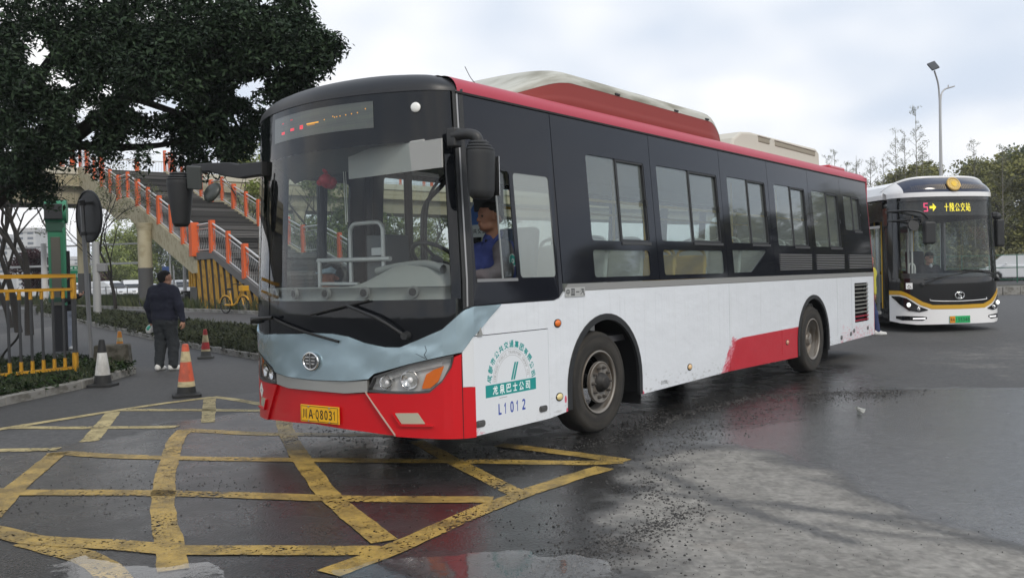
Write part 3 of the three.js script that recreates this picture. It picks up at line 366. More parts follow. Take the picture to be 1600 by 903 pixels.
mesh('grille_back', bx(0.74, 0.66, 0.01, 7.955, 0.94, HW - 0.07), darkM, grilleDoor);
mesh('side_panel', flank([[8.447, 0.365], [8.64, 0.37], [8.64, 1.36], [8.447, 1.36]], [], 0, 0.02), whiteM, bus);
mesh('waist_strip', flank([[-0.60, 1.364], [8.64, 1.364], [8.64, 1.428], [-0.55, 1.428]], [], 0.004, 0.02), std([0.30, 0.30, 0.29], 0.5, 0.3), bus);
mesh('panel_backing', [flank([[-1.88, 0.28], [-0.62, 0.3], [-0.62, 1.28], [-1.88, 1.28]], [], -0.024, 0.01), flank([[0.78, 0.3], [5.0, 0.3], [5.0, 1.4], [0.78, 1.4]], [], -0.024, 0.01), flank([[6.4, 0.36], [7.5, 0.36], [7.5, 1.4], [6.4, 1.4]], [], -0.024, 0.01)], darkM, bus);
// company door with its print
{ const x0 = -1.878, x1 = -0.873, y0 = 0.266, y1 = 1.043, W = 1024, H = Math.round(W * (y1 - y0) / (x1 - x0));
  const t = canvasTex(W, H, (g) => { const X = (x) => (x - x0) / (x1 - x0) * W, Y = (y) => (1 - (y - y0) / (y1 - y0)) * H, k = W / (x1 - x0);
    g.fillStyle = '#dde1e6'; g.fillRect(0, 0, W, H); for (let i = 0; i < 90; i++) { g.fillStyle = `rgba(110,110,100,${0.01 + rnd() * 0.025})`; g.fillRect(rnd() * W, rnd() * H * 0.4, 1 + rnd() * 4, 100 + rnd() * 300); }
    for (let i = 0; i < 160; i++) { g.fillStyle = `rgba(80,76,66,${0.03 + rnd() * 0.08})`; g.beginPath(); g.ellipse(rnd() * W, H - Math.abs(rnd() + rnd() - 1) * 110, 2 + rnd() * 7, 1 + rnd() * 4, 0, 0, 7); g.fill(); }
    for (let i = 0; i < 60; i++) { g.fillStyle = `rgba(205,40,66,${0.05 + rnd() * 0.14})`; g.beginPath(); g.ellipse(X(-1.87 + Math.abs(rnd() + rnd() - 1) * 0.12), Y(0.27 + Math.abs(rnd() + rnd() - 1) * 0.08), 3 + rnd() * 9, 2 + rnd() * 6, 0, 0, 7); g.fill(); }
    const cx = X(-1.392), cy = Y(0.655), teal = '#0f8f8c'; g.fillStyle = teal; g.fillRect(X(-1.732), Y(0.645), X(-1.063) - X(-1.732), Y(0.546) - Y(0.645));
    g.strokeStyle = '#9a9a98'; g.lineWidth = 3; for (const r of [0.246, 0.198]) { g.beginPath(); g.ellipse(cx, cy, r * k, r * k * 1.05, 0, Math.PI, 0); g.stroke(); }
    g.fillStyle = '#8a8a88'; g.font = '34px serif'; [...'CHENGDU PUBLIC TRANSPORT GROUP CO.'].forEach((c, i, a) => { const th = Math.PI * (1 - (i + 0.8) / (a.length + 0.6)); g.save(); g.translate(cx + 0.222 * k * Math.cos(th), cy - 0.232 * k * Math.sin(th)); g.rotate(Math.PI / 2 - th); g.fillText(c, -11, 11); g.restore(); });
    g.strokeStyle = teal; [...'成都市公共交通集团有限公司'].forEach((c, i, a) => { const th = Math.PI * (1 - (i + 0.35) / (a.length - 0.3)) * 0.98 + 0.02; g.save(); g.translate(cx + 0.293 * k * Math.cos(th), cy - 0.298 * k * Math.sin(th)); g.rotate((Math.PI / 2 - th) * 0.85); glyphs(g, c, -30, -32, 62, 0, 8.5); g.restore(); });
    g.fillStyle = teal; for (const o of [0, 0.031]) { g.beginPath(); g.moveTo(X(-1.405 + o), Y(0.658)); g.lineTo(X(-1.352 + o), Y(0.80)); g.lineTo(X(-1.330 + o), Y(0.80)); g.lineTo(X(-1.382 + o), Y(0.658)); g.fill(); }
    g.strokeStyle = '#eef4f4'; glyphs(g, '龙泉巴士公司', X(-1.645), Y(0.636), 80, 14, 10, 0.92);
    g.fillStyle = '#2444a0'; [...'L1012'].forEach((c, i) => fit(g, c, X(-1.585) + i * 0.080 * k, Y(0.392), c === '1' ? 34 : 52, 'bold 128px sans-serif'));
    g.strokeStyle = '#555'; g.lineWidth = 3; g.beginPath(); g.moveTo(X(-1.56), Y(0.527)); g.lineTo(X(-1.46), Y(0.528)); g.stroke(); });
  const g = flank([[x0, y0], [x1, y0], [x1, y1], [x0, y1]], [], 0.003, 0.023), p = g.attributes.position, uv = g.attributes.uv; for (let i = 0; i < p.count; i++) uv.setXY(i, (p.getX(i) - x0) / (x1 - x0), (p.getY(i) - y0) / (y1 - y0));
  const d = mesh('hatch_door', g, phys([1, 1, 1], 0.36, 0, { map: t, clearcoat: 0.35, clearcoatRoughness: 0.2 }), bus); d.userData.label = 'white hatch door with teal company mark and fleet number';
  for (const [x, y] of [[-1.808, 0.356], [-0.97, 0.364]]) mesh('latch', [extr(rrect(x - 0.055, y - 0.026, x + 0.055, y + 0.026, 0.022), 0.012).translate(0, 0, HW), bx(0.05, 0.03, 0.008, x - 0.012, y, HW + 0.014, 0.003)], std([0.10, 0.10, 0.10], 0.45, 0.3), d);
  mesh('hinge', extr([[-1.82, 1.045], [-1.76, 1.045], [-1.79, 1.12]], 0.015).translate(0, 0, HW), silverM, d); }
for (const [x, y, m] of [[-0.722, 1.085, amberM], [-0.719, 0.435, phys([0.75, 0.62, 0.30], 0.3, 0, { clearcoat: 0.5 })], [1.78, 0.46, phys([0.75, 0.5, 0.25], 0.3, 0, { clearcoat: 0.5 })], [4.66, 0.52, phys([0.6, 0.3, 0.2], 0.4)]]) { const o = mesh('side_marker', new THREE.SphereGeometry(0.048, 20, 12).scale(1, 0.68, 0.45).translate(x, y, HW), m, bus); mesh('marker_rim', new THREE.TorusGeometry(0.048, 0.006, 8, 24).scale(1, 0.7, 1).translate(x, y, HW + 0.003), rubberM, o); }
for (const [x, y] of [[6.9, 0.43], [7.36, 0.46], [7.52, 0.5], [8.25, 0.5]]) mesh('lock_stud', rotg(new THREE.CylinderGeometry(0.032, 0.032, 0.02, 14), Math.PI / 2).translate(x, y, HW + 0.006), std([0.2, 0.2, 0.2], 0.5, 0.5), bus);
mesh('filler_flap', flank([[4.48, 0.37], [4.9, 0.36], [4.9, 0.73], [4.48, 0.73]], [], 0.003, 0.004), whiteM, bus);
mesh('maker_badge', new THREE.PlaneGeometry(0.32, 0.085).translate(-0.44, 1.352, HW + 0.007), std([1, 1, 1], 0.4, 0.3, { map: canvasTex(256, 68, (g) => { g.fillStyle = '#b9bab8'; g.fillRect(0, 0, 256, 68); g.strokeStyle = '#3c3d3f'; glyphs(g, '中国一汽', 8, 6, 54, 8, 7); }) }), bus);
// wheel arches
for (const [cx, r] of [[0.07, 0.655], [5.70, 0.645]]) { const o = arch(cx, r + 0.004, 1.134), inn = arch(cx, r - 0.055, 1.075); const ring = [[o[0][0], 0.30], ...o, [o[o.length - 1][0], 0.29], [inn[inn.length - 1][0], 0.29], ...inn.slice().reverse(), [inn[0][0], 0.30]];
  mesh('wheel_arch', extr(ring, 0.03).translate(0, 0, HW - 0.018), plasticM, bus); mesh('wheel_well', [grid((u, v) => { const a = Math.PI * u; return [cx - (r + 0.01) * Math.cos(a), 0.30 + (u > 0 && u < 1 ? 0.18 : 0) + 0.66 * Math.sin(a), lerp(HW - 0.02, 0.5, v)]; }, 24, 2), bx(1.3, 0.9, 0.02, cx, 0.75, 0.5)], darkM, bus); }

// window band
const seams = [-1.855, -0.62, 1.15, 2.845, 4.31, 5.82, 7.25, 8.64];
const wins = [
  [[[-1.80, 1.474, -1.275, 2.385]], [[-1.225, 1.495, -0.715, 2.38]]], [[[-0.082, 1.828, 1.01, 2.645]], [[-0.085, 1.48, 0.98, 1.738]]], [[[1.275, 1.845, 2.745, 2.65]], [[1.275, 1.482, 2.75, 1.748]]],
  [[[3.03, 1.85, 4.2, 2.66]], []], [[[4.51, 1.835, 5.66, 2.665]], []], [[[5.95, 1.835, 7.12, 2.668]], []], [[[7.39, 2.12, 8.2, 2.67]], []]];
const splits = [-1.425, 0.47, 2.03, 3.65, 5.12, 6.60, 7.84];
const frostM = phys([0.72, 0.76, 0.74], 0.12, 0, { transmission: 0.75, thickness: 0 });
seams.slice(0, -1).forEach((a, i) => { const b = seams[i + 1], top = 2.955, holes = [], lowY = i ? 1.432 : 1.288;
  const outer = i ? [[a + 0.004, lowY], [b - 0.004, lowY], [b - 0.004, top], [a + 0.004, top]] : [[a, 1.288], [-0.77, 1.291], [-0.68, 1.315], [-0.624, 1.37], [-0.624, top], [a, top]];
  const [[u], lo] = wins[i]; for (const q of [u, ...lo]) holes.push(rrect(q[0], q[1], q[2], q[3], 0.035).reverse());
  const corner = [[3.02, 1.485], [3.55, 1.487], [4.06, 1.74], [4.06, 1.765], [3.02, 1.76]]; if (i === 3) holes.push(corner.slice().reverse());
  const p = mesh('window_panel', flank(outer, holes, 0, 0.012), blackBandM, bus);
  const pane = (name, pts, m, off) => mesh(name, flank(pts, [], off, 0.003), m, p), sx = splits[i];
  if (i === 0) { pane('sliding_pane', [[sx, u[1] + 0.01], [u[2] - 0.01, u[1] + 0.01], [u[2] - 0.01, u[3] - 0.01], [sx, u[3] - 0.01]], glassM, -0.03); pane('cab_pane', rrect(lo[0][0], lo[0][1], lo[0][2], lo[0][3], 0.035), frostM, -0.004); mesh('pane_edge', flank([[sx - 0.008, u[1] + 0.01], [sx, u[1] + 0.01], [sx, u[3] - 0.01], [sx - 0.008, u[3] - 0.01]], [], -0.026, 0.012), std([0.3, 0.32, 0.32], 0.4), p); mesh('window_sill', flank([[u[0], u[1] - 0.005], [u[2], u[1] - 0.005], [u[2], u[1] + 0.02], [u[0], u[1] + 0.02]], [], 0.008, 0.05), std([0.25, 0.25, 0.25], 0.4, 0.5), p); }
  else { pane('fixed_pane', [[u[0] - 0.01, u[1] - 0.01], [sx, u[1] - 0.01], [sx, u[3] + 0.01], [u[0] - 0.01, u[3] + 0.01]], tintGlassM, -0.014); pane('sliding_pane', [[sx, u[1] - 0.01], [u[2] + 0.01, u[1] - 0.01], [u[2] + 0.01, u[3] + 0.01], [sx, u[3] + 0.01]], tintGlassM, -0.03);
    const fr = (x0, y0, x1, y1, off = -0.004) => flank([[x0, y0], [x1, y0], [x1, y1], [x0, y1]], [], off, 0.03); mesh('sash_frame', [fr(sx - 0.022, u[1], sx + 0.012, u[3]), fr(sx + 0.012, u[3] - 0.022, u[2], u[3]), fr(u[2] - 0.022, u[1], u[2], u[3] - 0.022), fr(sx + 0.012, u[1], u[2] - 0.022, u[1] + 0.018)], plasticM, p);
    mesh('sash_track', flank([[sx - 0.02, u[1] - 0.035], [u[2] + 0.02, u[1] - 0.035], [u[2] + 0.02, u[1] - 0.005], [sx - 0.02, u[1] - 0.005]], [], 0.008, 0.02), std([0.05, 0.05, 0.05], 0.35, 0.3), p); mesh('sash_catch', flank([[u[2] - 0.03, lerp(u[1], u[3], 0.45)], [u[2] + 0.004, lerp(u[1], u[3], 0.45)], [u[2] + 0.004, lerp(u[1], u[3], 0.53)], [u[2] - 0.03, lerp(u[1], u[3], 0.53)]], [], 0.012, 0.02), plasticM, p); }
  if (i && lo.length) pane('lower_pane', lo.map((q) => rrect(q[0] - 0.01, q[1] - 0.01, q[2] + 0.01, q[3] + 0.01, 0.03))[0], tintGlassM, -0.014); if (i === 3) pane('lower_pane', corner.map(([x, y]) => [x + (x < 3.3 ? -0.01 : 0.01), y]), tintGlassM, -0.014);
  if (i > 3) { const x0 = [4.48, 5.9, 7.39][i - 4], x1 = [5.68, 7.13, 8.58][i - 4]; for (let k = 0; k < 9; k++) mesh('vent_slat', bx(x1 - x0, 0.011, 0.02, (x0 + x1) / 2, 1.508 + k * 0.0255, wY(1.6) + 0.004), std([0.22, 0.22, 0.22], 0.45, 0.3), p); }
});
mesh('drip_rail', flank([[-1.87, 2.958], [8.66, 2.958], [8.66, 2.975], [-1.87, 2.975]], [], 0.012, 0.03), rubberM, bus);
// roof
const roofZ = (v) => { const a = v * Math.PI / 2; return [1.16 - 0.16 * (1 - Math.cos(a)), 2.978 + 0.14 * Math.sin(a)]; };
for (const k of [1, -1]) mesh('roof_rail', grid((u, v) => { const [z, y] = roofZ(v); return [lerp(-1.86, 8.70, k > 0 ? u : 1 - u), y, k * z]; }, 24, 8), redRoofM, bus);
mesh('roof', grid((u, v) => { const z = lerp(1.0, -1.0, v); return [lerp(-1.9, 8.70, u), 3.118 + 0.035 * (1 - z * z), z]; }, 4, 12), std([0.38, 0.36, 0.34], 0.7), bus);
mesh('tail', [grid((u, v) => { const a = u * Math.PI / 2, y = lerp(0.4, 3.05, v); return [8.64 + 0.13 * Math.sin(a), y, wY(y) + 0.002 - 0.13 * (1 - Math.cos(a))]; }, 8, 8), bx(0.04, 2.7, 2.3, 8.75, 1.7, 0)], redRoofM, bus);
{ const pod = new THREE.Group(); pod.name = 'roof_pod'; bus.add(pod); const x0 = -1.32, x1 = 3.62; const h = (x) => Math.min(smooth(x0 - 0.1, 0.15, x) ** 0.8, Math.sqrt(Math.max(0, 1 - clamp((x - 3.0) / 0.62) ** 2.4)) * 0.9 + 0.1), w = (x) => 1 - 0.2 * (1 - smooth(x0, -0.3, x)) - 0.10 * smooth(3.0, x1, x);
  const redTop = (x) => 3.07 + 0.295 * Math.min(1, smooth(-1.2, 0.1, x) ** 0.9, h(x) + 0.02);
  for (const k of [1, -1]) { mesh('side_cover', grid((u, v) => { const x = lerp(x0 + 0.15, x1, u), y = lerp(3.05, redTop(x), v); return [x, y, k * w(x) * (1.0 - 0.05 * v + (v > 0.3 && v < 0.42 ? 0.012 : 0))]; }, 48, 10), std([0.23, 0.026, 0.02], 0.7), pod); }
  mesh('top_cover', grid((u, v) => { const x = lerp(x0, x1, u), a = Math.PI * v, c = Math.cos(a), y0 = redTop(x) - 0.004; const z = w(x) * 0.953 * Math.sign(c) * Math.abs(c) ** 0.62; return [x, y0 + (0.028 + 0.165 * h(x)) * Math.sin(a) ** 0.75, z]; }, 60, 32), std([0.50, 0.50, 0.45], 0.75, 0, { map: dirtT(sr([0.95, 0.95, 0.95]), sr([0.45, 0.43, 0.38]), 10, 5, 8, 0.35, 0.8) }), pod);
  mesh('rear_cover', grid((u, v) => { const z = lerp(-0.88, 0.88, u), y = lerp(3.08, 3.16, v); return [x1 + 0.02 * (1 - (z / 0.9) ** 2), y, z]; }, 12, 3), redRoofM, pod);
  for (const x of [0.9, 2.2, 3.0]) mesh('hook', bx(0.09, 0.02, 0.02, x, redTop(x) + 0.012, w(x) * 0.955, 0.004).rotateZ(0), plasticM, pod); }
{ const ac = new THREE.Group(); ac.name = 'air_conditioner'; bus.add(ac); const prof = [[3.85, 3.1], [3.95, 3.26], [4.2, 3.37], [4.5, 3.40], [7.05, 3.42], [7.2, 3.36], [7.22, 3.1]]; mesh('housing', extr(prof, 1.7, [], 0.03).translate(0, 0, -0.85), creamPlasticM, ac);
  for (const [a, b] of [[4.75, 5.15], [5.35, 7.0]]) { mesh('vent_slot', bx(b - a, 0.075, 0.05, (a + b) / 2, 3.325, 0.866, 0.02), std([0.30, 0.27, 0.21], 0.7), ac); mesh('vent_lip', bx(b - a + 0.04, 0.02, 0.03, (a + b) / 2, 3.375, 0.885, 0.008), creamPlasticM, ac); }
  for (let i = 0; i < 4; i++) mesh('bracket', bx(0.06, 0.05, 0.04, 4.4 + i * 0.85, 3.13, 0.885), std([0.3, 0.2, 0.18], 0.7), ac); }
mesh('roof_beacon', [bx(0.75, 0.09, 0.3, 7.95, 3.165, 0.78, 0.035), bx(0.3, 0.05, 0.28, 8.4, 3.14, 0.78, 0.02)], phys([0.45, 0.012, 0.03], 0.3, 0, { clearcoat: 0.5 }), bus);
mesh('aerial', tube([[-1.42, 3.11, 1.0], [-1.5, 3.16, 1.0], [-1.57, 3.24, 1.0]], 0.003, 5), rubberM, bus);

// off side: doors and windows, seen through the cab
{ const holes = [[-1.70, 1.45, -1.32, 2.5], [-1.22, 1.45, -0.92, 2.5], [-0.45, 1.5, 1.05, 2.6], [1.2, 1.5, 2.7, 2.6], [2.95, 1.45, 3.5, 2.5], [3.56, 1.45, 4.15, 2.5], [4.4, 1.8, 5.7, 2.6], [5.9, 1.8, 7.1, 2.6], [7.3, 1.8, 8.3, 2.6]];
  const p = mesh('off_side_band', flank([[-1.86, 1.432], [8.64, 1.432], [8.64, 2.955], [-1.86, 2.955]], holes.map((q) => rrect(...q, 0.03).reverse()), 0, 0.03, -1), blackBandM, bus);
  for (const q of holes) mesh('off_side_pane', flank(rrect(...q, 0.03), [], -0.012, 0.003, -1), glassM, p);
  const lower = mesh('off_side_panel', flank([[-1.86, 0.28], [-0.6, 0.3], ...arch(0.07, 0.655, 1.13), [0.74, 0.3], [5.05, 0.3], ...arch(5.7, 0.645, 1.13), [6.4, 0.34], [8.64, 0.37], [8.64, 1.428], [-1.86, 1.428]], [rrect(-1.70, 0.5, -1.32, 1.40, 0.03).reverse(), rrect(-1.22, 0.5, -0.92, 1.40, 0.03).reverse()], 0, 0.03, -1), whiteM, bus); for (const q of [[-1.70, 0.5, -1.32, 1.40], [-1.22, 0.5, -0.92, 1.40]]) mesh('door_pane', flank(rrect(...q, 0.03), [], -0.012, 0.003, -1), glassM, lower); }
// cabin
mesh('cabin_floor', [bx(8.9, 0.06, 2.3, 4.15, 0.87, 0), bx(1.7, 0.06, 2.36, -1.05, 0.62, 0), bx(1.1, 0.5, 1.0, -1.15, 0.86, 0.72), bx(10.4, 0.4, 1.0, 3.3, 0.62, 0)], floorM, bus);
mesh('ceiling', [bx(10.4, 0.04, 1.9, 3.4, 2.80, 0), bx(10.3, 0.24, 0.06, 3.5, 2.76, -1.02), bx(10.3, 0.24, 0.06, 3.5, 2.76, 1.02)], liningM, bus);
mesh('wall_lining', [flank([[0.8, 0.9], [8.6, 0.9], [8.6, 1.44], [0.8, 1.44]], [], -0.04, 0.01, -1)], liningM, bus);
mesh('rear_bulkhead', bx(0.05, 1.9, 2.3, 8.6, 1.85, 0), liningM, bus);
mesh('dashboard', [grid((u, v) => FP(lerp(-1.33, 1.33, u), lerp(1.30, 1.445, v), -0.10 - 0.03 * Math.sin(v * 3)), 30, 4), grid((u, v) => { const p = FP(lerp(-1.3, 1.3, u), 1.445, -0.10), s = lerp(-1.3, 1.3, u), lift = 0.19 * smooth(0.15, 0.65, s) * (1 - 0.35 * smooth(1.0, 1.3, s)); return [lerp(p[0], -1.72, v), 1.445 + lift * Math.sin(v * 2.4), p[2] * lerp(1, 0.97, v)]; }, 40, 8), bx(0.25, 0.7, 2.3, -1.78, 1.1, 0)], std([0.24, 0.25, 0.235], 0.6), bus);
for (const s of [-1.12, -0.80, -0.38, 0.08, 0.5, 0.95]) { const a = FP(s, 1.405, -0.10), b = FP(s, 1.405, -0.075); const v = mesh('air_vent', cyl(a, b, 0.05, 0.045, 20), std([0.15, 0.155, 0.15], 0.5), bus); mesh('vent_core', cyl(FP(s, 1.405, -0.076), FP(s, 1.405, -0.07), 0.032, 0.03, 16), darkM, v); }
mesh('instrument_hood', tube([[-1.95, 1.575, 0.30], [-1.93, 1.61, 0.55], [-1.93, 1.62, 0.85], [-1.95, 1.58, 1.05]], 0.035, 8), std([0.2, 0.21, 0.2], 0.6), bus);
{ const w = new THREE.TorusGeometry(0.23, 0.017, 10, 40), sp = [0, 1, 2].map((i) => cyl([0, 0, 0], [0.22 * Math.cos(i * 2.09 + 1.57), 0.22 * Math.sin(i * 2.09 + 1.57), 0], 0.014)); const g = merge([w, ...sp, new THREE.SphereGeometry(0.06, 14, 10).scale(1, 1, 0.5)]); g.rotateY(-Math.PI / 2); g.rotateZ(0.9); mesh('steering_wheel', g.translate(-1.62, 1.66, 0.68), plasticM, bus); }
mesh('sun_shade', [bx(0.012, 0.22, 1.05, -2.14, 2.455, 0.72), cyl([-2.13, 2.57, 0.15], [-2.13, 2.57, 1.05], 0.012)], std([0.40, 0.40, 0.38], 0.85), bus);
mesh('header_panel', grid((u, v) => FP(lerp(-1.3, 1.3, u), lerp(2.42, 2.62, v), -0.12 - 0.2 * (1 - v)), 24, 3), std([0.07, 0.08, 0.078], 0.6), bus);
mesh('cab_rail', [tube([[-1.6, 1.44, -0.42], [-1.6, 1.95, -0.42], [-1.6, 2.02, -0.36], [-1.6, 2.02, -0.05], [-1.6, 1.95, 0.01], [-1.6, 1.44, 0.01]], 0.02, 10, 60, false, 0.2), cyl([-1.62, 1.70, -0.86], [-1.62, 1.69, 0.12], 0.021), cyl([-1.62, 1.70, -0.84], [-1.62, 0.65, -0.84], 0.021), cyl([-1.62, 1.48, -0.84], [-1.62, 1.47, -0.3], 0.018)], railM, bus);
mesh('fare_box', [bx(0.3, 0.62, 0.26, -1.42, 1.60, -0.12, 0.02), bx(0.26, 0.5, 0.24, -1.42, 1.1, -0.12)], std([0.09, 0.10, 0.105], 0.5), bus); mesh('fare_box_lock', bx(0.01, 0.07, 0.16, -1.58, 1.76, -0.08, 0.003), steelM, bus);
for (const [x, z] of [[-1.28, -1.2], [-0.68, -1.16], [-0.35, -0.9], [0.62, -0.6], [0.62, 0.62], [2.0, -0.6], [2.0, 0.62], [3.3, -0.6], [4.4, -0.6], [4.4, 0.62], [6.0, 0.62]]) mesh('grab_pole', cyl([x, 0.88, z], [x, 2.8, z], x < 0.5 ? 0.045 : 0.018, undefined, 10), x < 0.5 ? std([0.02, 0.02, 0.022], 0.4) : std([0.6, 0.36, 0.02], 0.4), bus);
for (const z of [-0.6, 0.62]) mesh('ceiling_rail', cyl([0.4, 2.3, z], [7.8, 2.3, z], 0.017), std([0.6, 0.36, 0.02], 0.4), bus);
mesh('curved_rail', [tube([[-0.95, 2.55, 0.2], [-0.98, 2.4, 0.2], [-1.05, 2.2, 0.02], [-1.06, 1.95, -0.02], [-1.06, 1.3, -0.02]], 0.022, 8, 40), tube([[-1.0, 2.5, 0.28], [-1.12, 2.3, 0.16], [-1.14, 2.0, 0.10], [-1.14, 1.5, 0.10]], 0.014, 8, 30)], std([0.06, 0.06, 0.06], 0.3, 0.4), bus);
mesh('cab_screen', bx(0.03, 0.22, 0.34, -0.85, 2.22, 0.62, 0.01), plasticM, bus);
mesh('notice_board', new THREE.PlaneGeometry(0.52, 0.34).rotateY(-Math.PI / 2).translate(-0.62, 2.06, 0.28), std([1, 1, 1], 0.5, 0, { map: canvasTex(260, 170, (g) => { g.fillStyle = '#cfd4d2'; g.fillRect(0, 0, 260, 170); g.fillStyle = '#2f66b4'; g.beginPath(); g.moveTo(120, 0); g.lineTo(260, 0); g.lineTo(260, 110); g.lineTo(40, 110); g.fill(); g.strokeStyle = '#555'; glyphs(g, '有限公共交通公司', 16, 128, 26, 3, 3); }) }), bus);
mesh('red_charm', Array.from({ length: 9 }, (_, i) => new THREE.SphereGeometry(0.03 + 0.012 * (i % 3), 10, 8).translate(-2.05 + rr(-0.04, 0.04), 2.40 + rr(-0.06, 0.07), -0.22 + rr(-0.09, 0.09))), std([0.42, 0.015, 0.03], 0.6), bus);
mesh('tassel', [cyl([-2.06, 2.55, 0.03], [-2.06, 1.98, 0.05], 0.005, 0.005, 6), cyl([-2.06, 2.5, 0.06], [-2.06, 2.0, 0.07], 0.004, 0.004, 6)], std([0.5, 0.5, 0.46], 0.6), bus);
{ const blueSeat = std([0.10, 0.13, 0.2], 0.7), yellowSeat = std([0.55, 0.33, 0.02], 0.55), greySeat = std([0.5, 0.5, 0.48], 0.6);
  const seat = (x, y, z, m, hm) => { const s = new THREE.Group(); s.name = 'seat'; s.position.set(x, y, z); bus.add(s); mesh('cushion', [bx(0.42, 0.07, 0.42, 0, 0.43, 0, 0.03), bx(0.08, 0.4, 0.3, 0.05, 0.2, 0)], m, s); mesh('backrest', rotg(bx(0.06, 0.5, 0.42, 0, 0.25, 0, 0.028), 0, 0, -0.16).translate(0.2, 0.43, 0), m, s); mesh('grab_handle', tube([[0.29, 0.78, -0.19], [0.30, 0.96, -0.16], [0.30, 1.0, 0], [0.30, 0.96, 0.16], [0.29, 0.78, 0.19]], 0.018, 8, 30), hm, s); };
  for (const z of [0.95, 0.5]) { seat(0.05, 0.88, z, greySeat, greySeat); seat(0.75, 0.88, z, greySeat, greySeat); seat(1.45, 0.78, z, yellowSeat, yellowSeat); seat(2.2, 0.78, z, yellowSeat, yellowSeat); }
  for (const x of [3.2, 3.95, 4.7, 5.4, 6.1, 6.8, 7.5]) for (const z of [0.95, 0.5, -0.95]) seat(x, 0.93, z, greySeat, greySeat); for (const x of [0.4, 1.3, 2.0]) seat(x, 0.88, -0.95, greySeat, greySeat);
  const ds = new THREE.Group(); ds.name = 'driver_seat'; ds.position.set(-0.9, 1.1, 0.76); bus.add(ds); mesh('cushion', bx(0.48, 0.12, 0.46, -0.08, 0.12, 0, 0.04), blueSeat, ds); mesh('backrest', rotg(bx(0.11, 0.68, 0.44, 0, 0.36, 0, 0.04), 0, 0, -0.14).translate(0.22, 0.16, 0), blueSeat, ds); }
// mirrors
{ const m = new THREE.Group(); m.name = 'driver_mirror'; bus.add(m); const g = lathe([[0.0001, 2.095], [0.075, 2.10], [0.105, 2.12], [0.118, 2.17], [0.132, 2.44], [0.128, 2.465]], 28); g.translate(0, -2.2, 0); g.scale(1.02, 1, 0.72); mesh('housing', g.translate(-1.945, 2.2, 1.46), plasticM, m);
  mesh('neck', [0, 1, 2].map((i) => { const t = new THREE.TorusGeometry(0.112 - i * 0.018, 0.014, 8, 26).rotateX(Math.PI / 2).scale(1.02, 1, 0.75); return t.translate(-1.945 - i * 0.006, 2.475 + i * 0.024, 1.455); }).concat(cyl([-1.945, 2.46, 1.455], [-1.955, 2.54, 1.45], 0.09, 0.06, 20)), plasticM, m);
  mesh('arm', [tube([[-1.955, 2.53, 1.45], [-1.965, 2.575, 1.435], [-1.985, 2.60, 1.37], [-2.0, 2.60, 1.24]], 0.042, 12, 24), bx(0.09, 0.15, 0.09, -1.99, 2.585, 1.235, 0.015)], std([0.03, 0.03, 0.03], 0.5), m); mesh('mirror_glass', bx(0.004, 0.30, 0.15, -1.815, 2.28, 1.46, 0.002), chromeM, m); }
{ const m = new THREE.Group(); m.name = 'kerb_mirror'; bus.add(m); const g = lathe([[0.0001, 2.05], [0.06, 2.055], [0.085, 2.09], [0.128, 2.45], [0.125, 2.49]], 28); g.translate(0, -2.27, 0); g.scale(1, 1, 0.8); mesh('housing', g.translate(-2.42, 2.27, -1.87), plasticM, m);
  mesh('neck', [0, 1, 2].map((i) => new THREE.TorusGeometry(0.115 - i * 0.014, 0.012, 8, 26).rotateX(Math.PI / 2).scale(1, 1, 0.8).translate(-2.42, 2.50 + i * 0.025, -1.87)).concat(cyl([-2.42, 2.48, -1.87], [-2.42, 2.56, -1.87], 0.09, 0.07, 20)), plasticM, m);
  mesh('arm', [extr([[-1.95, 2.62], [-1.86, 2.575], [-1.62, 2.565], [-1.38, 2.50], [-1.16, 2.46], [-0.8, 2.46], [-0.8, 2.58], [-1.16, 2.59], [-1.3, 2.62], [-1.6, 2.645], [-1.9, 2.66]], 0.07, [], 0.01).rotateY(-Math.PI / 2).translate(-2.2, 0, 0)], std([0.014, 0.014, 0.015], 0.55), m);
  mesh('round_mirror', [rotg(lathe([[0.0001, 0.05], [0.07, 0.045], [0.1, 0.02], [0.105, 0], [0.1, -0.01]], 24), 0, 0, 1.1).translate(-2.28, 2.36, -1.55)], std([0.045, 0.05, 0.045], 0.4), m); mesh('wide_mirror', rotg(bx(0.03, 0.22, 0.17, 0, 0, 0, 0.012), 0.15, 0.25, 0.15).translate(-2.40, 2.50, -1.66), std([0.06, 0.065, 0.06], 0.35), m); mesh('round_glass', new THREE.CylinderGeometry(0.092, 0.092, 0.006, 24).rotateZ(1.1).translate(-2.275, 2.355, -1.55), chromeM, m); }
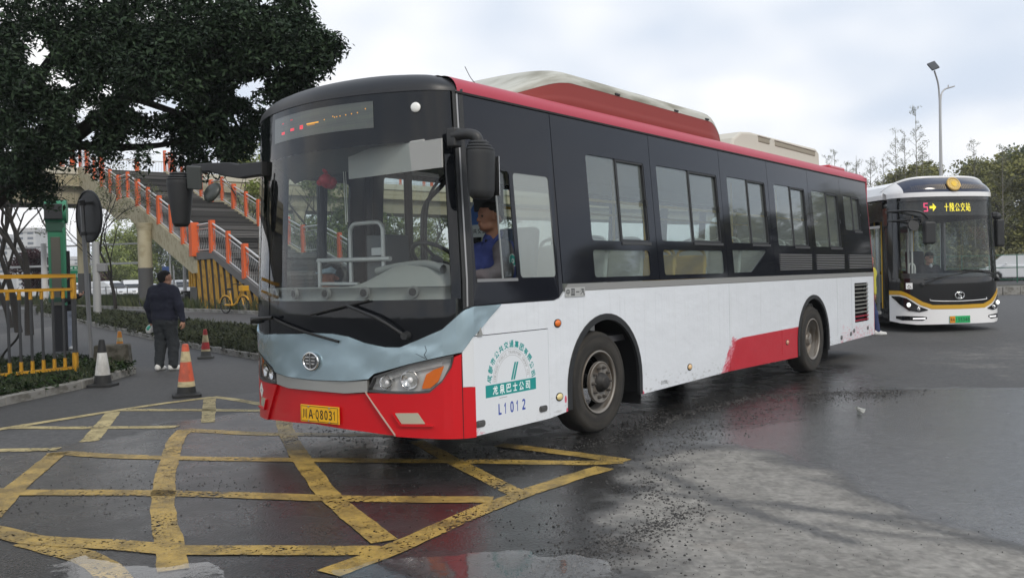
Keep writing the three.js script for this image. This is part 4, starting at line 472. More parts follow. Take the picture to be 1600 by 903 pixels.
// wheels
function wheel(x, z, k, dish) { const w = new THREE.Group(); w.name = 'wheel'; w.position.set(x, 0.485, z); if (k < 0) w.rotation.y = Math.PI; bus.add(w); const L = (p, n = 48) => lathe(p, n).rotateX(Math.PI / 2);
  mesh('tyre', L([[0.292, -0.22], [0.38, -0.25], [0.45, -0.245], [0.478, -0.215], [0.485, -0.15], [0.485, -0.06], [0.478, -0.02], [0.455, 0.012], [0.43, 0.02], [0.425, 0.0155], [0.38, 0.0255], [0.33, 0.02], [0.30, 0.002], [0.292, -0.01]], 72), std([0.045, 0.042, 0.038], 0.85, 0, { map: dirtT(sr([0.9, 0.86, 0.8]), sr([0.45, 0.45, 0.45]), 10, 5, 12), bumpMap: rep(grainT, 8, 2), bumpScale: 0.002 }), w);
  const rimM = std([0.25, 0.235, 0.215], 0.5, 0.35, { map: dirtT(sr([1, 1, 1]), sr([0.42, 0.36, 0.30]), 7, 5, 19, 0.4, 0.75) }); mesh('rim', L([[0.30, -0.005], [0.302, 0.012], [0.288, 0.016], [0.276, 0.004], [0.268, -0.02], [0.262, -0.06], [0.255, -0.12]], 56), rimM, w);
  if (dish) { const disc = []; const sh = new THREE.Shape().absarc(0, 0, 0.262, 0, 7); for (let i = 0; i < 10; i++) { const a = i * 0.628 + 0.2; sh.holes.push(new THREE.Path().absellipse(0.228 * Math.cos(a), 0.228 * Math.sin(a), 0.021, 0.03, 0, 7, false, a)); } sh.holes.push(new THREE.Path().absarc(0, 0, 0.195, 0, 7)); const d = new THREE.ExtrudeGeometry(sh, { depth: 0.012, bevelEnabled: true, bevelSize: 0.004, bevelThickness: 0.004, bevelSegments: 1, curveSegments: 40 }); const p = d.attributes.position; for (let i = 0; i < p.count; i++) { const r = Math.hypot(p.getX(i), p.getY(i)); p.setZ(i, p.getZ(i) + lerp(0.012, -0.07, smooth(0.19, 0.262, r))); } d.computeVertexNormals(); mesh('rim_disc', d, rimM, w);
    mesh('hub_plate', L([[0.197, 0.0], [0.197, 0.026], [0.188, 0.032], [0.178, 0.024], [0.10, 0.02], [0.094, 0.022]], 44), rimM, w); mesh('hub', L([[0.096, 0.02], [0.088, 0.05], [0.072, 0.058], [0.066, 0.082], [0.05, 0.098], [0.0001, 0.102]], 24), std([0.03, 0.028, 0.026], 0.55, 0.3), w); for (let i = 0; i < 10; i++) { const a = i * 0.628; mesh('wheel_nut', [cyl([0.142 * Math.cos(a), 0.142 * Math.sin(a), 0.018], [0.142 * Math.cos(a), 0.142 * Math.sin(a), 0.05], 0.017, 0.015, 6), cyl([0.142 * Math.cos(a), 0.142 * Math.sin(a), 0.05], [0.142 * Math.cos(a), 0.142 * Math.sin(a), 0.064], 0.010, 0.009, 8)], std([0.12, 0.11, 0.10], 0.55, 0.4), w); }
  } else { mesh('rim_disc', L([[0.256, -0.10], [0.24, -0.13], [0.19, -0.155], [0.12, -0.16], [0.115, -0.13], [0.1, -0.06], [0.08, -0.03], [0.0001, -0.025]], 44), rimM, w); for (let i = 0; i < 10; i++) { const a = i * 0.628; mesh('wheel_nut', cyl([0.15 * Math.cos(a), 0.15 * Math.sin(a), -0.16], [0.15 * Math.cos(a), 0.15 * Math.sin(a), -0.12], 0.016, 0.014, 6), std([0.1, 0.09, 0.08], 0.6, 0.4), w); } }
  return w; }
wheel(0.0, 1.22, 1, true); wheel(5.76, 1.22, 1, false); wheel(0.0, -1.22, -1, true); wheel(5.76, -1.22, -1, false);
mesh('mud_flap', bx(0.02, 0.5, 0.4, 0.82, 0.42, 1.0), rubberM, bus); mesh('mud_flap', bx(0.02, 0.45, 0.45, 6.42, 0.36, 1.0), rubberM, bus);
mesh('axle', cyl([0, 0.485, -1.1], [0, 0.485, 1.1], 0.07), darkM, bus); mesh('axle', cyl([5.76, 0.485, -1.1], [5.76, 0.485, 1.1], 0.1), darkM, bus); mesh('step_box', bx(0.3, 0.5, 0.2, -1.3, 0.45, -0.15), darkM, bus);
// ---------------------------------------------------------------- the white electric bus behind; z runs to its front, x to the viewer's right
{
  const p0 = atDepth(1497, 500, 19.1), b = thing('electric_bus', 'white electric city bus with dark domed brow, yellow waist line and lit yellow sign', 'bus', [p0[0], groundY(0, -19.1), -19.1], 0.15);
  const HX = 1.25, zf = (x) => -0.55 + 0.62 * (1 - Math.min(1, Math.abs(x) / (HX + 0.002)) ** 3.2) ** 0.55;
  const F2 = (x, y, off = 0) => { const a = Math.max(-HX, Math.min(HX, x)), e = 0.004, z1 = zf(Math.max(-HX, a - e)), z2 = zf(Math.min(HX, a + e)), l = Math.hypot(2 * e, z2 - z1), k = 1 - 0.035 * smooth(1.3, 3.0, y); return [a * k - (z2 - z1) / l * off, y, zf(a) - 0.06 * Math.max(0, y - 1.1) + (2 * e) / l * off]; };
  const np = (name, lo, hi, m, off = 0, depth = 0.03, parent = b) => mesh(name, nosePanel(lo, hi, off, depth, 0, F2), m, parent);
  const white = phys([0.78, 0.78, 0.78], 0.32, 0, { clearcoat: 0.5, clearcoatRoughness: 0.1 }), black = phys([0.008, 0.008, 0.009], 0.1, 0, { clearcoat: 0.6 }), gold = phys([0.55, 0.31, 0.015], 0.35, 0, { clearcoat: 0.4 });
  const yTop = sym([[0, 0.575], [0.6, 0.585], [0.8, 0.66], [1.05, 0.84], [1.14, 0.895], [1.25, 0.905]]), yLow = sym([[0, 0.49], [0.62, 0.50], [0.84, 0.59], [1.06, 0.765], [1.14, 0.81], [1.25, 0.815]]);
  np('bumper', sym([[0, 0.17], [0.9, 0.17], [1.15, 0.20], [1.25, 0.24]]), yLow.map(([x, y]) => [x, y - 0.004]), white, 0.006, 0.08);
  np('yellow_line', yLow, yTop, gold, 0.012, 0.02);
  np('front_panel', yTop.map(([x, y]) => [x, y + 0.003]), [[-1.25, 1.16], [1.25, 1.16]], black, 0, 0.03);
  np('windscreen', [[-1.13, 1.16], [1.13, 1.16]], [[-1.13, 2.82], [1.13, 2.82]], glassM, 0, 0.004);
  np('header', [[-1.25, 2.823], [1.25, 2.823]], [[-1.25, 2.90], [1.25, 2.90]], black, 0.002, 0.03);
  for (const k of [-1, 1]) np('pillar', k < 0 ? [[-1.25, 1.163], [-1.135, 1.163]] : [[1.135, 1.163], [1.25, 1.163]], k < 0 ? [[-1.25, 2.82], [-1.135, 2.82]] : [[1.135, 2.82], [1.25, 2.82]], black, 0.004, 0.05);
  np('brow', [[-1.25, 2.904], [1.25, 2.904]], [[-1.25, 3.0], [1.25, 3.0]], white, 0.012, 0.06);
  const domeTop = (x) => 3.0 + 0.36 * (1 - Math.abs(x / 1.27) ** 4.5) ** 0.6;
  mesh('brow_dome', grid((u, v) => { const x = lerp(-1.06, 1.16, u), q = F2(x, 3.0, 0.01), y1 = domeTop(x) - 0.03; return [q[0], lerp(3.002, y1, v), q[2] - 0.28 * v * v]; }, 40, 8), phys([0.012, 0.018, 0.045], 0.12, 0, { clearcoat: 0.7 }), b);
  mesh('brow_rim', [tube(Array.from({ length: 31 }, (_, i) => { const x = lerp(-1.235, 1.235, i / 30), q = F2(x, 3.0, 0); return [q[0], domeTop(x) - 0.02, q[2] - 0.30]; }), 0.035, 8, 60), grid((u, v) => { const x = lerp(-1.25, -1.06, u), q = F2(x, 3.0, 0.012), y1 = domeTop(x); return [q[0], lerp(2.98, y1, v), q[2] - 0.3 * v * v]; }, 8, 6), grid((u, v) => { const x = lerp(1.16, 1.25, u), q = F2(x, 3.0, 0.012), y1 = domeTop(x); return [q[0], lerp(2.98, y1, v), q[2] - 0.3 * v * v]; }, 8, 6)], white, b);
  for (const k of [-1, 1]) mesh('dot_pattern', Array.from({ length: 72 }, (_, i) => { const c = i % 18, r = (i / 18) | 0, x = k * (0.2 + c * 0.042), v = 0.22 + r * 0.085, q = F2(x, 3.0, 0.01), s = 0.014 * (1 - c / 26); return bx(s * 1.3, s * 1.2, 0.004, q[0], lerp(3.002, domeTop(x) - 0.03, v), q[2] - 0.28 * v * v + 0.006); }), std([0.62, 0.5, 0.3], 0.4), b).userData.kind = 'stuff';
  { const q = F2(0.0, 3.0, 0.02), e = new THREE.Group(); e.name = 'brow_emblem'; e.position.set(q[0], 3.165, q[2] - 0.03); e.rotation.x = -0.35; b.add(e); mesh('ring', new THREE.TorusGeometry(0.135, 0.026, 10, 36), std([0.45, 0.30, 0.09], 0.35, 0.5), e); mesh('disc', rotg(new THREE.CylinderGeometry(0.13, 0.13, 0.03, 36), Math.PI / 2), std([0.52, 0.40, 0.17], 0.4, 0.3), e); mesh('sun_disc', rotg(new THREE.CylinderGeometry(0.062, 0.062, 0.05, 24), Math.PI / 2), std([0.75, 0.48, 0.02], 0.4), e); for (let i = 0; i < 12; i++) mesh('ray', rotg(bx(0.014, 0.035, 0.012, 0, 0.088, 0.018), 0, 0, i * 0.5236), std([0.75, 0.48, 0.02], 0.4), e); }
  { const t = canvasTex(512, 104, (g) => { g.fillStyle = '#07080a'; g.fillRect(0, 0, 512, 104); const lit = () => { g.strokeStyle = '#f04070'; g.lineWidth = 11; g.beginPath(); g.moveTo(52, 16); g.lineTo(16, 16); g.lineTo(16, 48); g.lineTo(46, 48); g.lineTo(48, 84); g.lineTo(12, 84); g.stroke(); g.strokeStyle = g.fillStyle = '#ffe62a'; g.fillRect(68, 40, 40, 22); g.beginPath(); g.moveTo(100, 14); g.lineTo(136, 51); g.lineTo(100, 90); g.fill(); glyphs(g, '十陵公交站', 214, 10, 84, 4, 8, 0.64); }; lit();  });
    mesh('destination_sign', grid((u, v) => F2(lerp(-0.72, 0.46, u), lerp(2.55, 2.80, v), -0.05), 16, 2), std([0, 0, 0], 0.5, 0, { emissive: C(1, 1, 1), emissiveMap: t, emissiveIntensity: 1.25 }), b); mesh('sign_case', grid((u, v) => F2(lerp(-1.1, 1.1, u), lerp(2.50, 2.82, v), -0.06), 16, 2), std([0.012, 0.012, 0.014], 0.6), b); }
  for (const k of [-1, 1]) { const q = (p) => k > 0 ? p : mir(p), h = new THREE.Group(); h.name = 'headlight'; b.add(h);
    mesh('housing', nosePanel(q([[0.70, 0.475], [0.86, 0.44], [1.03, 0.47], [1.16, 0.61], [1.235, 0.765]]), q([[0.70, 0.49], [0.86, 0.56], [1.06, 0.735], [1.16, 0.78], [1.235, 0.785]]), 0.02, 0.02, 0, F2), black, h);
    for (const [x, y, r, e] of [[1.03, 0.595, 0.042, 1], [0.87, 0.51, 0.03, 0]]) { const c = F2(k * x, y, 0.03); mesh('lamp', new THREE.SphereGeometry(r, 16, 10).translate(...c), e ? std([0.9, 0.9, 0.9], 0.2, 0, { emissive: C(1, 1, 0.96), emissiveIntensity: 0.9 }) : chromeM, h); mesh('lamp_ring', new THREE.TorusGeometry(r * 1.2, 0.006, 8, 20).translate(...c), chromeM, h); }
    mesh('fog_recess', nosePanel(q([[0.72, 0.295], [0.80, 0.255], [1.13, 0.265], [1.2, 0.30]]), q([[0.72, 0.33], [0.8, 0.345], [1.1, 0.36], [1.2, 0.355]]), 0.012, 0.01, 0, F2), black, h); mesh('daylight_bar', nosePanel(q([[0.75, 0.288], [0.97, 0.285]]), q([[0.75, 0.318], [0.97, 0.315]]), 0.02, 0.01, 0, F2), std([0.9, 0.9, 0.9], 0.3, 0, { emissive: C(1, 1, 1), emissiveIntensity: 0.5 }), h); }
  mesh('chrome_line', tube([F2(-0.66, 0.715, 0.02), F2(-0.6, 0.675, 0.02), F2(0, 0.655, 0.02), F2(0.6, 0.675, 0.02), F2(0.66, 0.715, 0.02)], 0.012, 6, 40), std([0.8, 0.8, 0.8], 0.2, 0.6), b);
  { const e = new THREE.Group(); e.name = 'front_badge'; e.position.set(...F2(0, 0.78, 0.02)); b.add(e); mesh('ring', new THREE.TorusGeometry(0.105, 0.013, 8, 32).scale(1, 0.72, 1), chromeM, e); mesh('figure', tube([[0.045, 0.045, 0], [-0.02, 0.055, 0], [-0.03, 0.015, 0], [0.03, -0.015, 0], [0.02, -0.055, 0], [-0.045, -0.045, 0]], 0.015, 8, 30), chromeM, e); }
  { const t = plateTex('#18a860', '#0a2014', (g, w, h) => { g.fillStyle = '#e0901a'; g.fillRect(0, 0, 130, h); g.strokeStyle = g.fillStyle = '#2a1604'; glyphs(g, '川', 14, 36, 96, 0, 10, 0.5); fit(g, 'A', 68, 130, 54, 'bold 120px sans-serif'); g.fillStyle = '#0a2014'; [...'155340'].forEach((c, i) => fit(g, c, 146 + i * 60, 130, c === '1' ? 30 : 50, 'bold 124px sans-serif')); });
    const p = new THREE.Group(); p.name = 'number_plate'; p.position.set(...F2(0, 0.265, 0.016)); b.add(p); mesh('plate', bx(0.48, 0.15, 0.01, 0, 0, 0, 0.003), std([0.05, 0.35, 0.15], 0.5), p); mesh('lettering', new THREE.PlaneGeometry(0.47, 0.14).translate(0, 0, 0.008), std([1, 1, 1], 0.5, 0, { map: t }), p); }
  { const s = new THREE.Group(); s.name = 'wheelchair_sticker'; s.position.set(...F2(-1.02, 1.0, 0.008)); s.rotation.y = -0.5; b.add(s); mesh('print', new THREE.PlaneGeometry(0.13, 0.13), std([1, 1, 1], 0.5, 0, { map: canvasTex(64, 64, (g) => { g.fillStyle = '#eee'; g.fillRect(0, 0, 64, 64); g.strokeStyle = '#222'; g.lineWidth = 5; g.beginPath(); g.arc(30, 42, 13, 0.3, 4.4); g.stroke(); g.beginPath(); g.moveTo(28, 16); g.lineTo(30, 36); g.lineTo(44, 36); g.lineTo(52, 54); g.stroke(); }) }), s); }
  for (const [a, c, d] of [[[-0.8, 1.02], [-0.1, 1.22], [0.55, 1.3]], [[1.08, 1.1], [0.55, 1.28], [0.1, 1.32]]]) { const w = new THREE.Group(); w.name = 'wiper'; b.add(w); mesh('arm', tube([F2(...a, 0.05), F2(lerp(a[0], c[0], 0.5), lerp(a[1], c[1], 0.6), 0.06), F2(...c, 0.04)], 0.012, 6), plasticM, w); mesh('blade', tube([F2(2 * c[0] - d[0], 2 * c[1] - d[1] - 0.02, 0.03), F2(...c, 0.035), F2(...d, 0.03)], 0.011, 6), rubberM, w); mesh('pivot', new THREE.SphereGeometry(0.045, 12, 8).translate(...F2(...a, 0.03)), plasticM, w); }
  // body behind the nose
  const L = 11; const sideZ = -0.56;
  mesh('kerb_side', [bx(0.04, 2.4, 0.2, -1.22, 1.5, sideZ - 0.12), bx(0.04, 0.45, 1.3, -1.22, 2.65, sideZ - 0.85), bx(0.05, 1.0, L - 2.1, -1.22, 0.8, -0.56 - 1.6 - (L - 2.1) / 2), bx(0.05, 0.5, L - 2.1, -1.22, 2.7, -0.56 - 1.6 - (L - 2.1) / 2)], black, b);
  for (const x of [-1.22, 1.21]) for (let i = 0; i < 7; i++) { mesh('window_post', bx(0.05, 1.2, 0.12, x, 1.87, -2.2 - i * 1.42), black, b); if (i < 6) mesh('side_window', bx(0.006, 1.16, 1.3, x, 1.87, -2.91 - i * 1.42), tintGlassM, b); } mesh('cab_window', bx(0.006, 1.16, 1.4, 1.21, 1.87, -1.4), glassM, b);
  mesh('kerb_skirt', bx(0.055, 0.5, L - 2.1, -1.225, 0.5, -0.56 - 1.6 - (L - 2.1) / 2), white, b);
  mesh('far_side', [bx(0.05, 1.0, L - 0.6, 1.21, 0.8, -0.56 - (L - 0.6) / 2), bx(0.05, 0.5, L - 0.6, 1.21, 2.7, -0.56 - (L - 0.6) / 2)], black, b); mesh('tail', [bx(2.4, 1.3, 0.05, 0, 0.95, -L), bx(2.4, 0.5, 0.05, 0, 2.75, -L)], white, b);
  mesh('roof', [extr([[-1.25, 2.9], [-1.25, 3.0], [-1.15, 3.18], [-0.9, 3.28], [0.9, 3.28], [1.15, 3.18], [1.25, 3.0], [1.25, 2.9]], L - 0.75).translate(0, 0, -L)], white, b);
  mesh('cabin_floor', bx(2.4, 0.08, L - 0.6, 0, 0.36, -0.5 - (L - 0.6) / 2), floorM, b); mesh('dashboard', [grid((u, v) => { const q = F2(lerp(-1.1, 1.1, u), 1.17, -0.05); return [q[0], 1.17 + 0.1 * Math.sin(v * 2.2) * (1 - 0.3 * u), q[2] - 0.5 * v]; }, 20, 6), bx(2.2, 0.8, 0.06, 0, 0.8, -0.7)], std([0.03, 0.03, 0.032], 0.55), b);
  for (const x of [-1.17, 1.16]) mesh('wall_lining', bx(0.03, 0.8, L - 2.3, x, 0.82, -2.2 - (L - 2.3) / 2), liningM, b); mesh('ceiling', bx(2.3, 0.05, L - 1.2, 0, 2.78, -0.6 - (L - 1.2) / 2), liningM, b);
  mesh('entrance_door', [bx(0.04, 1.95, 0.06, -1.3, 1.35, sideZ - 0.3), bx(0.03, 0.06, 0.55, -1.36, 2.3, sideZ - 0.4), bx(0.03, 0.06, 0.55, -1.36, 0.42, sideZ - 0.4)], std([0.4, 0.4, 0.39], 0.5, 0.3), b); mesh('door_pane', bx(0.006, 1.8, 0.5, -1.36, 1.36, sideZ - 0.42), glassM, b);
  mesh('cab_partition', [bx(0.03, 1.2, 0.03, -0.35, 1.7, -1.2), bx(0.03, 1.5, 0.03, -0.45, 1.6, -0.9), tube([[-0.5, 1.15, -0.95], [-0.5, 1.42, -0.95], [-0.44, 1.48, -0.95], [-0.36, 1.42, -0.95], [-0.36, 1.15, -0.95]], 0.02, 8, 30)], std([0.6, 0.6, 0.58], 0.4), b);
  for (const [x, z] of [[-0.75, -1.6], [-0.2, -2.4], [0.55, -2.4], [-0.5, -4], [0.5, -4], [-0.5, -6], [0.5, -6]]) mesh('grab_pole', cyl([x, 0.4, z], [x, 2.75, z], 0.02), std([0.6, 0.36, 0.02], 0.4), b);
  mesh('header_screen', bx(0.42, 0.3, 0.06, -0.86, 2.32, -0.75, 0.02), plasticM, b);
  mesh('seat', rotg(bx(0.46, 0.75, 0.12, 0, 0, 0, 0.05), -0.12).translate(0.18, 1.4, -1.75), std([0.03, 0.03, 0.035], 0.7), b);
  for (const [x, z] of [[-1.1, -2.9], [1.1, -2.9], [-1.1, -8.4], [1.1, -8.4]]) { const w = new THREE.Group(); w.name = 'wheel'; w.position.set(x, 0.48, z); b.add(w); mesh('tyre', rotg(new THREE.TorusGeometry(0.36, 0.125, 14, 36), 0, Math.PI / 2), rubberM, w); mesh('rim', rotg(new THREE.CylinderGeometry(0.27, 0.27, 0.16, 24), 0, 0, Math.PI / 2), silverM, w); }
  mesh('underbody', bx(2.0, 0.3, L - 1.4, 0, 0.32, -0.9 - (L - 1.4) / 2), darkM, b);
  // mirrors
  { const m = new THREE.Group(); m.name = 'kerb_mirror'; b.add(m); mesh('arm', [tube([[-1.26, 2.62, -0.5], [-1.2, 2.6, 0.05], [-0.95, 2.55, 0.22], [-0.78, 2.42, 0.2]], 0.025, 8, 30), tube([[-1.26, 2.42, -0.5], [-1.2, 2.4, 0.02], [-0.98, 2.42, 0.18]], 0.02, 8, 24)], plasticM, m); mesh('housing', [bx(0.26, 0.48, 0.14, -0.76, 2.12, 0.2, 0.05)], plasticM, m); mesh('round_mirror', rotg(new THREE.CylinderGeometry(0.12, 0.1, 0.08, 20), 1.4).translate(-1.08, 2.28, 0.12), plasticM, m); }
  { const m = new THREE.Group(); m.name = 'driver_mirror'; b.add(m); mesh('arm', [bx(0.14, 0.12, 0.1, 1.28, 2.52, -0.5, 0.03), new THREE.SphereGeometry(0.09, 14, 10).translate(1.36, 2.48, -0.5)], plasticM, m); mesh('housing', bx(0.2, 0.62, 0.16, 1.40, 2.12, -0.5, 0.05), plasticM, m); }
}
// ---------------------------------------------------------------- footbridge with its wide staircase
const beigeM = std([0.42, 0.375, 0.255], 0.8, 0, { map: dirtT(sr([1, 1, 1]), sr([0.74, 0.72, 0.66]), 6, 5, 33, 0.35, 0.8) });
const orangeM = std([0.62, 0.10, 0.018], 0.55), handrailM = std([0.55, 0.55, 0.54], 0.35, 0.5);
const rodM = std([0.30, 0.30, 0.295], 0.4, 0.4), pierGreyM = std([0.075, 0.075, 0.075], 0.8);
{
  const br = thing('footbridge', 'beige footbridge with wide grey stairs and orange posted railings', 'footbridge');
  const U = V3(-0.63, 0, -0.777).normalize(), N = V3(0.777, 0, -0.63).normalize(), O = V3(-10.1, 0, -33.5);
  const P = (s, h, t = 0) => [O.x + U.x * s + N.x * t, h, O.z + U.z * s + N.z * t];
  const WD = 5.0, prof = [[-3.3, 0.4], [3.1, 2.65], [5.2, 2.65], [14.6, 5.8], [16.3, 5.8], [23.8, 8.35], [27.8, 8.35]];
  const H = (s) => polyAt(prof, s);
  // a prism given in (s, h), from lateral t0 to t1
  const prism = (pts, t0, t1) => { const g = extr(pts, 1), p = g.attributes.position; for (let i = 0; i < p.count; i++) { const q = P(p.getX(i), p.getY(i), lerp(t0, t1, p.getZ(i))); p.setXYZ(i, ...q); } g.computeVertexNormals(); return g; };
  const stepMs = [0.025, 0.045, 0.075, 0.14].map((k) => std([k, k * 0.98, k * 0.95], 0.85));  // tones picked at random per step; wide spread stands in for nosing shade stripes
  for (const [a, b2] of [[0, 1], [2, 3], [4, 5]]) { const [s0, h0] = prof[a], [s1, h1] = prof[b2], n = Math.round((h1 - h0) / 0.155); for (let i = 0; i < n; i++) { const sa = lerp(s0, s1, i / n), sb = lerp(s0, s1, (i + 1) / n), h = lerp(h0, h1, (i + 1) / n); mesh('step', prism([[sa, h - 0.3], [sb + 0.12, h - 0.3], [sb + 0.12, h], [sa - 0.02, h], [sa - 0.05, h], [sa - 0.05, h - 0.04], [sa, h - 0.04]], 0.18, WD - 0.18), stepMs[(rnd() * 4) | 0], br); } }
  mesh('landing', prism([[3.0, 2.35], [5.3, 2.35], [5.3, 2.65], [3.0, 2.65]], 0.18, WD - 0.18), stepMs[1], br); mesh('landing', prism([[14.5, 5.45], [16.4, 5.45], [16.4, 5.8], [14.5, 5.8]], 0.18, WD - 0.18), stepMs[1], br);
  for (const [t0, t1] of [[0, 0.16], [WD - 0.16, WD]]) {
    mesh('stringer', prism([[4.9, 1.95], [5.5, 1.95], [14.5, 4.9], [16.4, 4.9], [23.8, 7.4], [24.2, 8.42], [23.7, 8.48], [16.3, 5.95], [14.6, 5.95], [5.2, 2.8], [4.9, 2.8]], t0, t1), beigeM, br);
    mesh('kerb', prism([[-3.2, 0.35], [-3.2, 0.6], [3.05, 2.8], [5.2, 2.8], [5.2, 2.5], [3.1, 2.5], [-2.3, 0.6], [-2.2, 0.35]], t0, t1), std([0.13, 0.125, 0.12], 0.85), br);
  }
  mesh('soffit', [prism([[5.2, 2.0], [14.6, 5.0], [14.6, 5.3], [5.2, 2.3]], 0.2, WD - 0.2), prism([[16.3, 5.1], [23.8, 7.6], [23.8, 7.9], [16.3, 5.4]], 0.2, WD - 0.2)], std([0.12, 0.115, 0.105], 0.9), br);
  // striped retaining wall under the lower flight: every stripe is painted board-width masonry
  const yelM = std([0.44, 0.24, 0.018], 0.7, 0, { map: dirtT(sr([1, 1, 1]), sr([0.6, 0.55, 0.45]), 5, 5, 51, 0.4, 0.8) }), blkM = std([0.028, 0.024, 0.021], 0.8);
  { const top = (s) => s > 3.1 ? 2.48 : Math.max(0.3, H(s) - 0.16); const sl = 0.35; // stripes lean
    const w = new THREE.Group(); w.name = 'striped_wall'; br.add(w); mesh('core', prism([[-2.6, 0.0], [5.0, 0.0], [5.0, 2.4], [3.1, 2.4], [-2.2, 0.45]], 0.06, 0.5), blkM, w);
    for (let i = 0; i < 17; i++) { const a = 5.15 - i * 0.66, c = a - 0.34; const q = (s) => clamp(s, -2.4, 5.15); const tA = top(q(a)), tC = top(q(c)); if (c < -2.3) break; mesh('stripe', prism([[q(a - sl * 0.9), 0.1], [q(c - sl * 0.9), 0.1], [q(c), tC], [q(a), tA]], 0.03, 0.058), yelM, w); }
    mesh('side_pier', prism([[5.25, 0.1], [6.1, 0.1], [6.1, 1.35], [5.25, 1.35]], 0.1, 0.6), std([0.10, 0.098, 0.09], 0.9), w); for (let i = 0; i < 3; i++) mesh('stripe', prism([[5.3 + i * 0.29, 1.37], [5.44 + i * 0.29, 1.37], [5.42 + i * 0.29, 2.2], [5.28 + i * 0.29, 2.2]], 0.02, 0.09), yelM, w); mesh('pier_top', prism([[5.22, 1.36], [6.1, 1.36], [6.05, 2.2], [5.2, 2.2]], 0.1, 0.55), blkM, w); }
  // railings
  const rail = (pts, t, name) => { // pts: list of [s, h] post feet
    pts.forEach(([s, h], i) => { const thick = i % 2 === 0 ? 0.20 : 0.15; const post = mesh('post', bx(thick * 1.25, 1.33, thick, 0, 0.665, 0, 0.012).rotateY(-Math.atan2(U.z, U.x)).translate(...P(s, h, t)), orangeM, br);
      if (i === pts.length - 1) return; const [s2, h2] = pts[i + 1], q = (k, dh) => P(lerp(s, s2, k), lerp(h, h2, k) + dh, t);
      mesh('handrail', cyl(q(0, 1.22), q(1, 1.22), 0.04, 0.04, 8), handrailM, br); mesh('middle_rail', cyl(q(0, 1.03), q(1, 1.03), 0.022, 0.022, 6), handrailM, br); mesh('bottom_rail', cyl(q(0, 0.16), q(1, 0.16), 0.025, 0.025, 6), handrailM, br);
      const rods = []; for (let k = 1; k < 9; k++) { const a = k / 9; rods.push(tube([q(a, 0.16), q(a + 0.055, 0.45), q(a - 0.03, 0.75), q(a + 0.03, 1.02)], 0.010, 4, 6)); } mesh('infill_rods', rods, rodM, br).userData.kind = 'stuff'; }); };
  const nearPosts = []; for (const s of [-3.2, -1.6, 0, 1.6, 3.3, 5.05]) nearPosts.push([s, H(s) + 0.08]); for (let i = 1; i <= 6; i++) nearPosts.push([5.05 + i * 1.59, H(5.05 + i * 1.59) + 0.08]); nearPosts.push([16.2, 5.88]); for (let i = 1; i <= 5; i++) nearPosts.push([16.2 + i * 1.52, H(16.2 + i * 1.52) + 0.08]);
  rail(nearPosts, 0.08); rail(nearPosts, WD - 0.08);
  mesh('newel', bx(0.36, 1.42, 0.3, 0, 0.71, 0, 0.015).rotateY(-Math.atan2(U.z, U.x)).translate(...P(5.1, 2.65, -0.03)), orangeM, br);
  // deck across the road
  mesh('deck', [prism([[23.9, 7.35], [27.9, 7.35], [27.9, 8.3], [23.9, 8.3]], -34, 60)], beigeM, br);
  mesh('deck_kerb', [prism([[23.82, 8.05], [23.95, 8.05], [23.95, 8.45], [23.82, 8.45]], WD + 0.05, 60), prism([[23.82, 8.05], [23.95, 8.05], [23.95, 8.45], [23.82, 8.45]], -34, -0.05)], std([0.5, 0.47, 0.38], 0.8), br);
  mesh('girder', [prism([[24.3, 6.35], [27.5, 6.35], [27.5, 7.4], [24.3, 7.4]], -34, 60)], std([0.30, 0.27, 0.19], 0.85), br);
  { const g = extr([[-34, 6.4], [-34, 2.0], [-26, 3.6], [-18, 5.2], [-9, 6.1], [2, 6.4]], 2.6), p = g.attributes.position; for (let i = 0; i < p.count; i++) p.setXYZ(i, ...P(24.6 + p.getZ(i), p.getY(i), p.getX(i))); g.computeVertexNormals(); mesh('arch_rib', g, std([0.11, 0.105, 0.095], 0.9), br); }
  const deckPosts = (t0, t1, sRow) => { const n = Math.round((t1 - t0) / 2.2); for (let i = 0; i <= n; i++) { const t = lerp(t0, t1, i / n); mesh('post', bx(0.22, 1.3, 0.22, 0, 0.65, 0, 0.012).translate(...P(sRow, 8.4, t)), orangeM, br); if (i < n) { const t2 = lerp(t0, t1, (i + 1) / n); mesh('handrail', cyl(P(sRow, 9.6, t), P(sRow, 9.6, t2), 0.04, 0.04, 8), handrailM, br); mesh('bottom_rail', cyl(P(sRow, 8.55, t), P(sRow, 8.55, t2), 0.025, 0.025, 6), handrailM, br); const rods = []; for (let k = 1; k < 12; k++) { const a = lerp(t, t2, k / 12); rods.push(cyl(P(sRow, 8.55, a), P(sRow, 9.6, a + 0.1), 0.012, 0.012, 4)); } mesh('infill_rods', rods, k0, br).userData.kind = 'stuff'; } } };
  const k0 = handrailM; deckPosts(WD + 0.3, 40, 23.95); deckPosts(-20, -0.3, 23.95); deckPosts(-20, 40, 27.8);
  // piers: painted grey up to head height
  const pier = (px, D, top, r) => { const q = atDepth(px, 440, D), y0 = groundY(q[0], q[2]) - 0.2; const g = new THREE.Group(); g.name = 'pier'; g.position.set(q[0], 0, q[2]); br.add(g); mesh('column', cyl([0, 2.3, 0], [0, top, 0], r, r, 28), beigeM, g); mesh('painted_foot', cyl([0, y0, 0], [0, 2.3, 0], r + 0.004, r + 0.004, 28), pierGreyM, g); mesh('cap', cyl([0, top - 0.25, 0], [0, top + 0.1, 0], r * 1.02, r * 1.35, 24), beigeM, g); };
  pier(227, 41.8, 4.3, 0.32); pier(131, 55, 6.6, 0.36); pier(470, 61, 6.5, 0.4); pier(600, 68, 6.5, 0.4);
}
